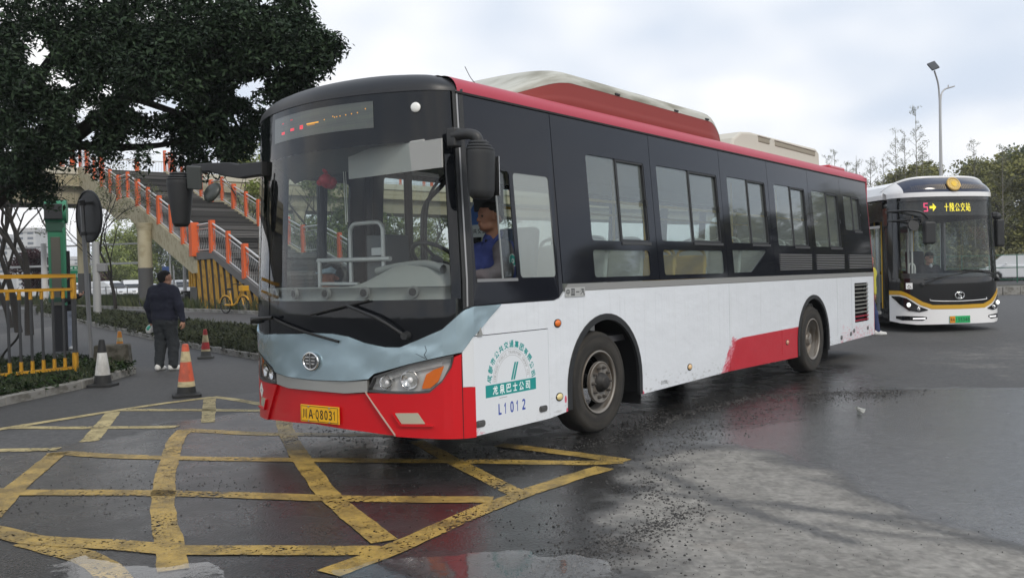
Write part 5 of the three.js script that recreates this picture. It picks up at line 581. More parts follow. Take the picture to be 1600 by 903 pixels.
// ---------------------------------------------------------------- beds, kerbs, path, verge
const kerbM = std([0.23, 0.225, 0.21], 0.85, 0, { map: rep(dirtT(sr([1, 1, 1]), sr([0.5, 0.48, 0.44]), 6, 5, 63, 0.35, 0.75), 1) });
const bedM = std([1, 1, 1], 0.95, 0, { map: rep(dirtT(sr([0.028, 0.030, 0.014]), sr([0.06, 0.052, 0.032]), 10, 5, 81), 0.6) });
function raised(pts, h, name, m) { const s = new THREE.Shape(pts.map((p) => new THREE.Vector2(p[0], -p[2]))), g = new THREE.ExtrudeGeometry(s, { depth: h + 0.3, bevelEnabled: false }); const p = g.attributes.position; for (let i = 0; i < p.count; i++) { const x = p.getX(i), z = -p.getY(i); p.setXYZ(i, x, groundY(x, z) - 0.3 + p.getZ(i), z); } g.computeVertexNormals(); const o = mesh(name, planarUV(g), m); o.userData.kind = 'structure'; return o; }
function dense(pts, step = 1.5) { const o = []; for (let i = 0; i < pts.length; i++) { const a = pts[i], b = pts[(i + 1) % pts.length], n = Math.max(1, Math.round(Math.hypot(b[0] - a[0], b[2] - a[2]) / step)); for (let k = 0; k < n; k++) o.push([lerp(a[0], b[0], k / n), 0, lerp(a[2], b[2], k / n)]); } return o; }
function kerbLine(pts, w, h, label) { // row of separate kerb stones
  const k = new THREE.Group(); k.name = numbered('kerb'); k.userData.kind = 'structure'; scene.add(k); tag(k, label);
  for (let i = 0; i < pts.length - 1; i++) { const a = pts[i], b = pts[i + 1], L = Math.hypot(b[0] - a[0], b[2] - a[2]), n = Math.max(1, Math.round(L / 0.75)); for (let j = 0; j < n; j++) { const t = (j + 0.5) / n, x = lerp(a[0], b[0], t), z = lerp(a[2], b[2], t), g = bx(L / n - 0.012, h + 0.2, w, 0, h / 2 - 0.1, 0, 0.018); mesh('kerb_stone', g.rotateY(-Math.atan2(b[2] - a[2], b[0] - a[0]) + rr(-0.01, 0.01)).translate(x, groundY(x, z) + rr(-0.006, 0.006), z), kerbM, k); } } }
const bedA = [at(205, 586), at(120, 607), at(0, 633), at(-160, 668), [-12.5, 0, -8.5], [-11.5, 0, -15.5], [-8.2, 0, -16.8], at(170, 576)];
raised(dense(bedA, 0.8), 0.10, 'planting_bed', bedM); kerbLine([at(206, 584), at(120, 608), at(0, 634), at(-160, 670)], 0.14, 0.12);
const stripN = [at(60, 492), at(115, 503), at(200, 522), at(280, 540), at(395, 561), at(470, 574), at(560, 590)], stripF = [at(560, 541), at(470, 531), at(395, 521), at(280, 509), at(200, 497), at(120, 488), at(60, 484)];
raised(dense([...stripN, ...stripF]), 0.10, 'planting_strip', bedM); kerbLine(stripN, 0.10, 0.12);
const pathM = std([0.19, 0.195, 0.205], 0.75, 0, { map: rep(dirtT(sr([1, 1, 1]), sr([0.78, 0.78, 0.78]), 8, 5, 83), 0.3), bumpMap: rep(grainT, 0.8), bumpScale: 0.003 });
{ const far = [at(760, 500), at(560, 497), at(395, 491), at(280, 486), at(120, 480), at(-60, 478)]; const near = [at(-60, 483), at(60, 484), at(120, 488), at(200, 497), at(280, 509), at(395, 521), at(560, 541), at(760, 560)].map((p) => [p[0], 0, p[2]]); const o = mesh('path', flatPoly(dense([...near, ...far], 1.2), 0.012), pathM); o.userData.kind = 'structure';
  kerbLine(far.slice().reverse().slice(1), 0.14, 0.12); raised(dense([...far.slice().reverse(), [4, 0, -62], [-60, 0, -78]], 4), 0.08, 'lawn', bedM); }
{ const a = at(1360, 467), b = at(1563, 461), c = at(1640, 458.5), n1 = [b[0] + 34, 0, b[2] - 8]; kerbLine([a, b, n1], 0.35, 0.30); raised(dense([[a[0], 0, a[2]], [b[0], 0, b[2]], n1, [n1[0] + 2, 0, n1[2] - 4], [b[0] + 1, 0, b[2] - 4.5], [a[0], 0, a[2] - 5]], 3), 0.24, 'verge', bedM); }

// ---------------------------------------------------------------- traffic cones
function cone(name, pos, h, bands, footM, label, turn = 0) { const c = thing(name, label, 'traffic cone', pos, turn); const r0 = h * 0.185, r1 = h * 0.055; // bands from the bottom: [fraction, material, name]
  let f0 = 0.045; for (const [f1, m, part] of bands) { const ra = lerp(r0, r1, f0), rb = lerp(r0, r1, f1); mesh(part, lathe([[ra, f0 * h], [ra + 0.002, f0 * h + 0.004], [rb + 0.002, f1 * h - 0.004], [rb, f1 * h], ...(f1 >= 1 ? [[rb * 0.7, f1 * h + 0.008], [0.0001, f1 * h + 0.008]] : [])], 28), m, c); f0 = f1; }
  mesh('foot', [extr(rrect(-h * 0.26, -h * 0.26, h * 0.26, h * 0.26, h * 0.07), 0.03, [], 0.006).rotateX(-Math.PI / 2).translate(0, 0.006, 0), lathe([[r0 * 1.2, 0.03], [r0 * 1.08, 0.05], [r0, 0.055]], 28)], footM, c); return c; }
const dirtyC = (a, b, sd) => std([1, 1, 1], 0.6, 0, { map: dirtT(sr(a), sr(b), 7, 5, sd, 0.3, 0.8) });
const coneWhite = dirtyC([0.62, 0.62, 0.6], [0.36, 0.35, 0.33], 201), coneBlack = std([0.014, 0.014, 0.014], 0.7), coneOrange = dirtyC([0.60, 0.105, 0.05], [0.36, 0.075, 0.04], 203), conePale = dirtyC([0.55, 0.46, 0.27], [0.36, 0.30, 0.17], 205), coneRed = dirtyC([0.5, 0.03, 0.03], [0.33, 0.03, 0.03], 207), coneGrey = std([0.08, 0.08, 0.075], 0.8);
cone('traffic_cone', at(160, 604), 0.70, [[0.25, coneBlack, 'black_base_band'], [0.73, coneWhite, 'white_sleeve'], [1, coneBlack, 'black_tip']], coneBlack, 'white traffic cone with black tip and foot beside the concrete block');
cone('traffic_cone', at(291, 620), 0.70, [[0.2, coneBlack, 'black_base_band'], [0.3, conePale, 'pale_band'], [0.67, coneOrange, 'orange_band'], [0.87, conePale, 'pale_band'], [1, coneOrange, 'orange_tip']], coneBlack, 'large faded orange traffic cone with cream bands at the pale yellow line', 0.4);
cone('traffic_cone', at(321, 560), 0.56, [[0.25, coneGrey, 'grey_base_band'], [0.32, conePale, 'pale_band'], [0.57, coneRed, 'red_band'], [0.82, conePale, 'pale_band'], [1, coneRed, 'red_tip']], coneGrey, 'red traffic cone with yellow bands by the grass strip kerb', 0.2);
cone('traffic_cone', at(187, 563), 0.56, [[0.3, conePale, 'pale_band'], [0.66, std([0.6, 0.22, 0.02], 0.6), 'orange_band'], [0.8, conePale, 'pale_band'], [1, std([0.6, 0.22, 0.02], 0.6), 'orange_tip']], coneGrey, 'small orange traffic cone peeking out behind the concrete block');
{ const q = at(176, 579); const g = new RoundedBoxGeometry(0.62, 0.46, 0.36, 4, 0.03), p = g.attributes.position; for (let i = 0; i < p.count; i++) { const k = 1 - 0.12 * clamp((p.getY(i) + 0.23) / 0.46); p.setX(i, p.getX(i) * k + (fbm(p.getY(i) * 9, p.getZ(i) * 9, 3) - 0.5) * 0.02); p.setZ(i, p.getZ(i) * k + (fbm(p.getY(i) * 8, p.getX(i) * 8, 3) - 0.5) * 0.03); } g.computeVertexNormals(); solo('concrete_block', g.translate(0, 0.23, 0), std([0.16, 0.15, 0.125], 0.95, 0, { map: dirtT(sr([1, 1, 1]), sr([0.45, 0.44, 0.38]), 6, 6, 91), bumpMap: rep(grainT, 2), bumpScale: 0.008 }), 'weathered concrete block at the end of the planting bed', 'concrete block', q, 0.25); }

// ---------------------------------------------------------------- yellow fence
{ const a = at(118, 597), b = [a[0] - 1.9, 0, a[2] + 2.9], f = thing('yellow_fence', 'low yellow steel fence with dark uprights along the planting bed', 'fence', [a[0], 0, a[2]]); const yM = std([0.52, 0.27, 0.014], 0.5, 0, { map: dirtT(sr([1, 1, 1]), sr([0.62, 0.58, 0.5]), 5, 5, 95, 0.4, 0.8) }), dk = std([0.035, 0.037, 0.04], 0.5);
  const d = V3(b[0] - a[0], 0, b[2] - a[2]), L = d.length(); d.normalize(); const Q = (t, y) => [d.x * t, y, d.z * t];
  mesh('top_rail', bar(Q(-0.03, 1.68), Q(L, 1.68), 0.06, 0.06), yM, f); mesh('middle_rail', bar(Q(0.035, 1.47), Q(L, 1.47), 0.045, 0.045), yM, f); mesh('bottom_rail', bar(Q(0.035, 0.235), Q(L, 0.235), 0.045, 0.045), yM, f);
  mesh('post', bar(Q(0, 0), Q(0, 0.47), 0.065, 0.065), yM, f); mesh('post_sleeve', bar(Q(0, 0.47), Q(0, 1.32), 0.055, 0.055), dk, f); mesh('post_head', bar(Q(0, 1.32), Q(0, 1.65), 0.065, 0.065), yM, f);
  for (let i = 1; i * 0.17 < L; i++) { const u = mesh('upright', bar(Q(i * 0.17, 0.4), Q(i * 0.17, 1.33), 0.03, 0.03), dk, f); mesh('painted_end', bar(Q(i * 0.17, 1.33), Q(i * 0.17, 1.45), 0.038, 0.038), yM, u); mesh('painted_end', bar(Q(i * 0.17, 0.25), Q(i * 0.17, 0.4), 0.038, 0.038), yM, u); } }
// ---------------------------------------------------------------- green roadside cabinet, sign back, poles
{ const q = atDepth(92, 500, 19.6), c = thing('barrier_gate_cabinet', 'tall green and grey kiosk post behind the yellow fence', 'kiosk post', [q[0], groundY(0, -19.6), -19.6], 0.35); c.scale.set(0.86, 1, 0.86); const gM = std([0.03, 0.19, 0.10], 0.45), gD = std([0.02, 0.07, 0.045], 0.5), pan = std([0.10, 0.095, 0.075], 0.6);
  mesh('body', bx(0.40, 1.85, 0.30, 0, 2.0, 0, 0.02), gM, c); mesh('face_panel', bx(0.22, 1.5, 0.02, -0.02, 1.75, 0.155, 0.008), pan, c); mesh('side_rib', bx(0.06, 1.7, 0.05, 0.18, 1.85, 0.16, 0.01), gM, c); mesh('plinth', bx(0.34, 1.1, 0.26, 0.02, 0.55, 0, 0.01), std([0.012, 0.012, 0.014], 0.6), c); mesh('collar', bx(0.44, 0.12, 0.34, 0, 1.13, 0, 0.02), gD, c);
  mesh('head', [rotg(new THREE.CylinderGeometry(0.26, 0.26, 0.5, 28), 0, 0, Math.PI / 2).translate(0, 3.06, 0)], gM, c); mesh('head_panel', rotg(bx(0.42, 0.34, 0.03, 0, 0, 0, 0.02), -0.1).translate(-0.04, 3.05, 0.25), std([0.015, 0.016, 0.018], 0.4), c); mesh('brow_plate', bx(0.42, 0.2, 0.04, -0.02, 2.72, 0.155, 0.01), gD, c); mesh('cable_box', bx(0.07, 1.2, 0.1, 0.24, 1.6, -0.05, 0.01), std([0.012, 0.012, 0.014], 0.6), c); }
{ const q = at(143, 578), s = thing('round_sign', 'dark back of a round road sign on a leaning grey pole', 'road sign', q, 0); const lean = -0.055; const g = new THREE.Group(); g.name = 'mast'; s.add(g); g.rotation.z = 0.03;
  mesh('pole', cyl([0, 0, 0], [0, 3.0, 0], 0.038, 0.038, 14), std([0.25, 0.25, 0.25], 0.45, 0.5), g); mesh('pole_cap', new THREE.SphereGeometry(0.055, 12, 8).scale(1, 0.6, 1).translate(0, 3.0, 0), std([0.07, 0.07, 0.07], 0.5, 0.4), g);
  const disc = lathe([[0.0001, 0], [0.36, 0.0], [0.455, 0.012], [0.47, 0.03], [0.47, 0.0], [0.455, -0.008]], 44).rotateZ(-Math.PI / 2).rotateY(0.9).translate(0.02, 2.74, -0.16); mesh('sign_disc', disc, std([0.05, 0.05, 0.052], 0.6, 0.2), g);
  for (const y of [2.95, 2.42]) mesh('clamp', [cyl([0, y - 0.03, 0], [0, y + 0.03, 0], 0.06, 0.06, 14), bar([0, y, 0], [0.22, y + 0.01, -0.05], 0.035, 0.05)], std([0.06, 0.06, 0.06], 0.5, 0.4), g); }
function mast(px, pyTop, D, r, m, label, name = 'pole') { const q = atDepth(px, pyTop, D), y0 = groundY(q[0], q[2]); return solo(name, cyl([0, 0, 0], [0, q[1] - y0, 0], r, r * 0.8, 14), m, label, 'pole', [q[0], y0, q[2]]); }
const galvM = std([0.36, 0.36, 0.35], 0.5, 0.5), whitePoleM = std([0.6, 0.6, 0.6], 0.5);
{ const q = atDepth(148, 378, 30), y0 = groundY(0, -30), p = thing('camera_pole', 'stout grey pole with small box standing past the round sign', 'pole', [q[0], y0, q[2]]); mesh('shaft', cyl([0, 0, 0], [0, q[1] - y0, 0], 0.13, 0.11, 16), galvM, p); mesh('box', bx(0.3, 0.28, 0.2, 0.2, 1.75, 0, 0.02), std([0.2, 0.2, 0.2], 0.5), p); }
mast(264, 388, 60, 0.07, whitePoleM, 'slim white pole rising beneath the beige stair beam'); mast(287, 408, 46, 0.10, whitePoleM, 'short thick white pole next to the striped stair wall'); mast(271, 422, 64, 0.05, whitePoleM, 'low thin white pole between two other white poles');
{ const q = atDepth(67, 388, 55), y0 = groundY(0, -55), p = thing('gantry_pole', 'white gantry pole with two horizontal arms behind bare trees', 'gantry', [q[0], y0, q[2]]); mesh('shaft', cyl([0, 0, 0], [0, q[1] - y0 + 0.3, 0], 0.2, 0.16, 14), whitePoleM, p); mesh('arm', bar([-6, 2.35, 0], [6, 2.5, 0], 0.12, 0.12), whitePoleM, p); mesh('arm', bar([-6, 3.5, 0], [6, 3.7, 0], 0.1, 0.1), whitePoleM, p); }
// green direction sign, blue sign
{ const q = atDepth(118, 428, 62), y0 = groundY(0, -62), s = thing('direction_sign', 'green overhead direction sign glimpsed past the kiosk post', 'road sign', [q[0], y0, q[2]]); const h = q[1] - y0; mesh('post', cyl([0.6, 0, -0.1], [0.6, h + 0.5, -0.1], 0.08), galvM, s); mesh('board', bx(2.2, 1.25, 0.06, -0.1, h, 0, 0.03), std([0.01, 0.20, 0.13], 0.5), s); mesh('lettering', new THREE.PlaneGeometry(2.1, 1.15).translate(-0.1, h, 0.035), std([1, 1, 1], 0.5, 0, { map: canvasTex(256, 140, (g) => { g.fillStyle = '#149068'; g.fillRect(0, 0, 256, 140); g.strokeStyle = g.fillStyle = '#e4eee8'; g.lineWidth = 4; g.fillRect(8, 36, 240, 4); g.font = 'bold 44px sans-serif'; g.fillText('40', 120, 100); g.lineWidth = 9; g.beginPath(); g.moveTo(190, 118); g.lineTo(206, 86); g.lineTo(228, 62); g.stroke(); g.beginPath(); g.moveTo(212, 58); g.lineTo(236, 52); g.lineTo(230, 78); g.fill(); for (let i = 0; i < 5; i++) g.fillRect(60 + i * 34, 12, 20, 14); }) }), s); }
{ const q = atDepth(259, 421, 66), y0 = groundY(0, -66), s = thing('blue_sign', 'small blue street sign behind the stair pillar', 'road sign', [q[0], y0, q[2]]); const h = q[1] - y0; mesh('post', cyl([0.5, 0, -0.05], [0.5, h + 0.3, -0.05], 0.05), galvM, s); mesh('board', bx(0.62, 0.42, 0.04, 0, h, 0, 0.02), std([0.05, 0.10, 0.28], 0.5), s); }
// double armed street lamp
{ const q = atDepth(1472, 300, 46), y0 = groundY(0, -46), top = atDepth(1467, 148, 46)[1] - y0, l = thing('street_lamp', 'tall slim street lamp with two curved arms behind the white bus', 'street lamp', [q[0], y0, q[2]]); const pm = std([0.42, 0.42, 0.42], 0.45, 0.3), hm = std([0.05, 0.055, 0.065], 0.5);
  mesh('shaft', cyl([0, 0, 0], [0, top, 0], 0.13, 0.055, 14), pm, l); mesh('arm', tube([[0, top - 1.2, 0], [-0.02, top - 0.2, 0], [-0.15, top + 0.55, 0.15], [-0.45, top + 1.15, 0.4]], 0.045, 8, 30), pm, l); mesh('arm', tube([[0.03, top - 1.2, 0], [0.05, top - 0.2, 0], [0.2, top + 0.18, -0.1], [0.5, top + 0.38, -0.3]], 0.04, 8, 30), pm, l);
  mesh('lamp_head', rotg(bx(0.42, 0.09, 0.5, 0, 0, 0, 0.03), 1.0, 0, 0.35).translate(-0.55, top + 1.38, 0.5), hm, l); mesh('lamp_head', rotg(bx(0.5, 0.06, 0.22, 0, 0, 0, 0.02), 0, 0, 0.25).translate(0.68, top + 0.42, -0.35), std([0.4, 0.4, 0.4], 0.5), l); mesh('sensor', cyl([0.62, top + 0.44, -0.35], [0.62, top + 0.56, -0.35], 0.03), pm, l); }

// ---------------------------------------------------------------- cars, bicycle, scooter
function car(name, label, pos, turn, paint, kind = 0) { const c = thing(name, label, 'car', pos, turn, undefined); const W = 1.82; // side outline, x to the front
  const tall = kind === 1 ? 0.14 : kind === 2 ? 0.32 : 0; const body = [[-2.25, 0.28], [-2.3, 0.62], [-2.22, 0.92 + tall * 0.5], [1.0, 0.98 + tall * 0.4], [1.75, 0.90 + tall * 0.4], [2.2, 0.74 + tall * 0.3], [2.3, 0.5], [2.26, 0.26], [1.75, 0.22], [1.72, 0.45], [1.55, 0.62], [1.2, 0.62], [1.02, 0.45], [1.0, 0.22], [-1.0, 0.22], [-1.02, 0.45], [-1.2, 0.62], [-1.55, 0.62], [-1.72, 0.45], [-1.75, 0.22]];
  mesh('body', extr(body, W - 0.16, [], 0.08).translate(0, 0, -(W - 0.16) / 2), paint, c);
  const roofPts = kind === 2 ? [[-2.15, 1.05], [-2.1, 1.5], [-1.8, 1.78], [0.9, 1.78], [1.4, 1.35], [1.7, 1.05]] : kind === 1 ? [[-2.1, 1.0], [-1.9, 1.45], [-1.55, 1.62], [0.2, 1.64], [0.75, 1.42], [1.15, 1.0]] : [[-1.9, 0.94], [-1.35, 1.32], [-0.8, 1.45], [0.05, 1.46], [0.6, 1.3], [1.2, 0.94]];
  mesh('roof', extr(roofPts, W - 0.42, [], 0.07).translate(0, 0, -(W - 0.42) / 2), paint, c); const gl = phys([0.012, 0.014, 0.018], 0.06, 0, { clearcoat: 0.7 });
  const cx = roofPts.reduce((a, p) => a + p[0], 0) / roofPts.length, yb = roofPts[0][1]; for (const k of [1, -1]) { const sw = roofPts.map(([x, y]) => [cx + (x - cx) * 0.87, yb + 0.06 + (y - yb) * 0.78]); mesh('side_windows', extr(sw, 0.02).translate(0, 0, k > 0 ? W / 2 - 0.205 : -W / 2 + 0.185), gl, c); }
  const f = roofPts.slice(-2), b = roofPts.slice(0, 2); for (const [p, q, nm] of [[f[0], f[1], 'windscreen'], [b[0], b[1], 'rear_window']]) { const dx = nm === 'windscreen' ? 0.075 : -0.075; mesh(nm, grid((u, v) => [lerp(p[0], q[0], v) + dx, lerp(p[1], q[1], v) + 0.055, lerp(-0.68, 0.68, u)], 6, 2), gl, c); }
  for (const x of [1.37, -1.37]) for (const z of [0.78, -0.78]) { const w = new THREE.Group(); w.name = 'wheel'; w.position.set(x, 0.33, z); c.add(w); mesh('tyre', new THREE.TorusGeometry(0.245, 0.085, 10, 26), rubberM, w); mesh('rim', rotg(new THREE.CylinderGeometry(0.2, 0.2, 0.12, 18), Math.PI / 2), silverM, w); }
  for (const z of [0.66, -0.66]) { mesh('headlight', bx(0.12, 0.13, 0.34, 2.22, 0.70 + tall * 0.3, z, 0.04), phys([0.55, 0.56, 0.58], 0.15, 0.3, { clearcoat: 0.8 }), c); mesh('tail_light', bx(0.08, 0.2, 0.26, -2.26, 0.82, z, 0.03), std([0.35, 0.01, 0.01], 0.3), c); mesh('mirror', bx(0.14, 0.12, 0.2, 0.75, 1.06 + tall * 0.4, z * 1.52, 0.04), paint, c); }
  mesh('grille', bx(0.06, 0.16, 0.9, 2.285, 0.5, 0, 0.02), darkM, c); mesh('plate', bx(0.02, 0.11, 0.42, 2.325, 0.40, 0), std([0.05, 0.3, 0.2], 0.5), c); return c; }
const carWhite = phys([0.62, 0.63, 0.64], 0.3, 0, { clearcoat: 0.7, clearcoatRoughness: 0.05 }), carSilver = phys([0.36, 0.37, 0.38], 0.32, 0.3, { clearcoat: 0.7 }), carDark = phys([0.03, 0.03, 0.035], 0.3, 0, { clearcoat: 0.7 });
const onG = (px, py, D) => { const q = atDepth(px, py, D); return [q[0], groundY(q[0], q[2]), q[2]]; };
car('parked_car', 'silver white people carrier with raked windscreen seen past the round sign', onG(171, 462, 76), -0.5, carWhite, 1);
car('parked_car', 'white off-roader with its nose towards the stair pillar', onG(205, 460, 84), -1.1, carWhite, 2); car('parked_car', 'white saloon half hidden behind the walking man', onG(232, 458, 92), -0.6, carSilver, 0);
car('parked_car', 'silver hatchback partly behind the striped stair wall', onG(282, 458, 80), -0.9, carSilver, 1); car('parked_car', 'white car seen between the bare tree trunks', onG(55, 460, 88), -0.3, carWhite, 0); car('parked_car', 'white car in front of the dark red tree', onG(108, 460, 82), -0.4, carWhite, 1);
car('parked_van', 'white van parked behind the green fence', onG(1592, 440, 60), 2.7, carWhite, 2);
{ const q = onG(366, 490, 32), c = thing('shared_bicycle', 'yellow shared bicycle leaning at the lawn kerb below the striped wall', 'bicycle', q, -0.62); const yM = std([0.52, 0.27, 0.012], 0.4);
  const wh = (x) => { const w = new THREE.Group(); w.name = 'wheel'; w.position.set(x, 0.31, 0); c.add(w); mesh('tyre', new THREE.TorusGeometry(0.29, 0.022, 8, 32), rubberM, w); mesh('spokes', Array.from({ length: 9 }, (_, i) => cyl([0.28 * Math.cos(i * 0.349), 0.28 * Math.sin(i * 0.349), 0], [-0.28 * Math.cos(i * 0.349), -0.28 * Math.sin(i * 0.349), 0], 0.003, 0.003, 4)), steelM, w); mesh('mudguard', tube(Array.from({ length: 9 }, (_, i) => { const a = 0.2 + i * 0.3; return [-0.335 * Math.cos(a), 0.335 * Math.sin(a), 0]; }), 0.03, 6, 24), yM, w); }; wh(-0.5); wh(0.52);
  mesh('frame', [tube([[-0.5, 0.31, 0], [-0.1, 0.30, 0], [0.15, 0.42, 0], [0.38, 0.74, 0]], 0.035, 8, 30), tube([[-0.12, 0.3, 0], [-0.2, 0.62, 0], [-0.23, 0.74, 0]], 0.028, 8), cyl([0.52, 0.31, 0], [0.36, 0.82, 0], 0.022), bx(0.4, 0.06, 0.06, -0.28, 0.31, 0.05, 0.02)], yM, c); mesh('saddle', bx(0.26, 0.07, 0.16, -0.25, 0.88, 0, 0.03), rubberM, c); mesh('seat_post', cyl([-0.22, 0.7, 0], [-0.25, 0.86, 0], 0.014), steelM, c); mesh('handlebar', [cyl([0.36, 0.8, 0], [0.33, 1.02, 0], 0.016), tube([[0.2, 1.03, 0.28], [0.3, 1.06, 0.2], [0.33, 1.04, 0], [0.3, 1.06, -0.2], [0.2, 1.03, -0.28]], 0.014, 8, 24)], rubberM, c); mesh('basket', bx(0.24, 0.2, 0.28, 0.55, 0.9, 0, 0.02), yM, c); mesh('pedals', [cyl([-0.1, 0.3, -0.12], [-0.1, 0.3, 0.12], 0.012), bx(0.1, 0.02, 0.08, -0.2, 0.2, 0.14), bx(0.1, 0.02, 0.08, 0.0, 0.4, -0.14)], rubberM, c); }
{ const q = onG(402, 487, 35), g = extr([[-0.5, 0], [-0.62, 0.75], [-0.5, 0.95], [0.75, 1.45], [0.95, 1.2], [0.8, 0]], 0.05, [], 0.01); solo('dark_hoarding', g, std([0.006, 0.006, 0.007], 0.7), 'black panel propped behind the yellow bicycle', 'panel', q, -0.1); }
{ const q = onG(300, 474, 40), s = thing('scooter', 'dark electric scooter parked beside the striped wall', 'scooter', q, 1.2); for (const x of [-0.55, 0.6]) { const w = new THREE.Group(); w.name = 'wheel'; w.position.set(x, 0.23, 0); s.add(w); mesh('tyre', new THREE.TorusGeometry(0.18, 0.05, 8, 22), rubberM, w); mesh('hub', rotg(new THREE.CylinderGeometry(0.08, 0.08, 0.08, 12), Math.PI / 2), steelM, w); } mesh('body', [bx(0.8, 0.3, 0.28, -0.25, 0.52, 0, 0.1), bx(0.4, 0.06, 0.28, 0.2, 0.32, 0, 0.02), bar([0.62, 0.3, 0], [0.42, 0.95, 0], 0.14, 0.1)], carDark, s); mesh('saddle', bx(0.62, 0.1, 0.26, -0.3, 0.74, 0, 0.05), rubberM, s); mesh('handlebar', tube([[0.36, 1.02, 0.32], [0.44, 1.0, 0], [0.36, 1.02, -0.32]], 0.02, 8), rubberM, s); mesh('windshield_cloth', bx(0.1, 0.5, 0.5, 0.55, 0.75, 0, 0.04), std([0.01, 0.01, 0.012], 0.8), s); }
// roadside railing beyond the lawn; green fence on the right
function railing(name, label, a, b, h, m, n, rails) { const f = thing(name, label, 'fence', [a[0], 0, a[2]]); const d = [b[0] - a[0], b[2] - a[2]]; const Q = (t, y) => { const x = d[0] * t, z = d[1] * t; return [x, groundY(a[0] + x, a[2] + z) + y, z]; }; for (let i = 0; i <= n; i++) mesh('post', cyl(Q(i / n, 0), Q(i / n, h), 0.035, 0.035, 6), m, f); for (const y of rails) for (let i = 0; i < n; i++) mesh('rail', cyl(Q(i / n, y), Q((i + 1) / n, y), 0.025, 0.025, 6), m, f); return f; }
railing('road_railing', 'thin grey railing along the road beyond the lawn', onG(60, 470, 66), onG(330, 470, 54), 1.1, galvM, 16, [0.55, 1.05]);
railing('green_fence', 'green mesh fence behind the white electric bus', onG(1380, 440, 55), onG(1680, 440, 52), 1.7, std([0.02, 0.11, 0.07], 0.5), 7, [0.2, 0.9, 1.65]);
// far pale buildings
function block(label, px0, px1, pyTop, D, tone, floors) { const a = atDepth(px0, pyTop, D), b = atDepth(px1, pyTop, D), w = b[0] - a[0], y0 = 0, h = a[1]; const c = thing('apartment_block', label, 'building', [(a[0] + b[0]) / 2, y0, -D]); mesh('wall', bx(w, h, 14, 0, h / 2, -7), std([tone, tone * 1.01, tone * 1.03], 0.9), c); const gm = std([0.12, 0.14, 0.17], 0.3); const nx = Math.max(2, Math.round(w / 5)); for (let f = 1; f < floors; f++) for (let i = 0; i < nx; i++) mesh('window', bx(w / nx * 0.55, h / floors * 0.45, 0.1, -w / 2 + (i + 0.5) * w / nx, f * h / floors + 1, 0.03), gm, c); mesh('roof_parapet', bx(w + 0.6, 1.2, 14.6, 0, h + 0.4, -7), std([tone * 0.9, tone * 0.9, tone * 0.92], 0.9), c); return c; }
block('pale apartment tower behind the bare trees', 22, 54, 362, 260, 0.5, 12); block('pale slim tower rising beyond the round sign', 150, 168, 408, 330, 0.55, 10); block('pale low building to the left of the bare trees', -30, 14, 372, 280, 0.52, 9); block('faint broad block beyond the parked cars', 96, 128, 405, 360, 0.55, 9);
// ---------------------------------------------------------------- vegetation
function leafClump(n, R, len, wid, seedN) { // n small bent leaves in a ball of radius R
  const pos = [], nor = [], uv = [], idx = []; seedState = seedN; const q = new THREE.Quaternion(), e = new THREE.Euler(), v = V3(0, 0, 0);
  for (let i = 0; i < n; i++) { const a = rnd() * 6.283, c = rr(-1, 1), r = R * Math.cbrt(rnd()), s = Math.sqrt(1 - c * c), o = V3(r * s * Math.cos(a), r * c * 0.8, r * s * Math.sin(a)); e.set(rr(-1.3, 0.9), rnd() * 6.283, rr(-0.6, 0.6)); q.setFromEuler(e); const L = len * rr(0.7, 1.25), W = wid * rr(0.8, 1.2), b = pos.length / 3;
    for (const [x, y, z] of [[0, 0, 0], [W, 0.06 * L, 0.42 * L], [0, -0.05 * L, 0.45 * L], [-W, 0.06 * L, 0.42 * L], [0, -0.12 * L, L]]) { v.set(x, y, z).applyQuaternion(q).add(o); pos.push(v.x, v.y, v.z); v.set(0, 1, 0).applyQuaternion(q); nor.push(v.x, v.y, v.z); uv.push(0.5 + x, z); }
    idx.push(b, b + 2, b + 1, b, b + 3, b + 2, b + 2, b + 4, b + 1, b + 2, b + 3, b + 4); }
  const g = new THREE.BufferGeometry(); g.setAttribute('position', new THREE.Float32BufferAttribute(pos, 3)); g.setAttribute('normal', new THREE.Float32BufferAttribute(nor, 3)); g.setAttribute('uv', new THREE.Float32BufferAttribute(uv, 2)); g.setIndex(idx); return g;
}
const foliageM = (rgb, t = 0.25) => phys(rgb, 0.62, 0, { transmission: t, thickness: 0, ior: 1.2 });
function instances(name, geo, mat, list, parent, c0, c1) { // list: [x, y, z, scale]
  const m = new THREE.InstancedMesh(geo, mat, list.length); m.name = parent ? name : numbered(name); const M = new THREE.Matrix4(), q = new THREE.Quaternion(), e = new THREE.Euler();
  list.forEach(([x, y, z, s, flat], i) => { e.set(flat ? rr(-0.15, 0.15) : rr(-0.5, 0.5), rnd() * 6.283, flat ? rr(-0.15, 0.15) : rr(-0.5, 0.5)); q.setFromEuler(e); M.compose(V3(x, y, z), q, V3(s, s, s)); m.setMatrixAt(i, M); if (c0) { const t = rnd(), u = rr(0.75, 1.25); m.setColorAt(i, C(lerp(c0[0], c1[0], t) * u, lerp(c0[1], c1[1], t) * u, lerp(c0[2], c1[2], t) * u)); } });
  m.castShadow = m.receiveShadow = true; m.userData.kind = 'stuff'; (parent ?? scene).add(m); return m; }
const barkM = std([0.055, 0.045, 0.035], 0.9, 0, { bumpMap: rep(softT, 4, 1), bumpScale: 0.03 }), darkBarkM = std([0.022, 0.019, 0.016], 0.9);
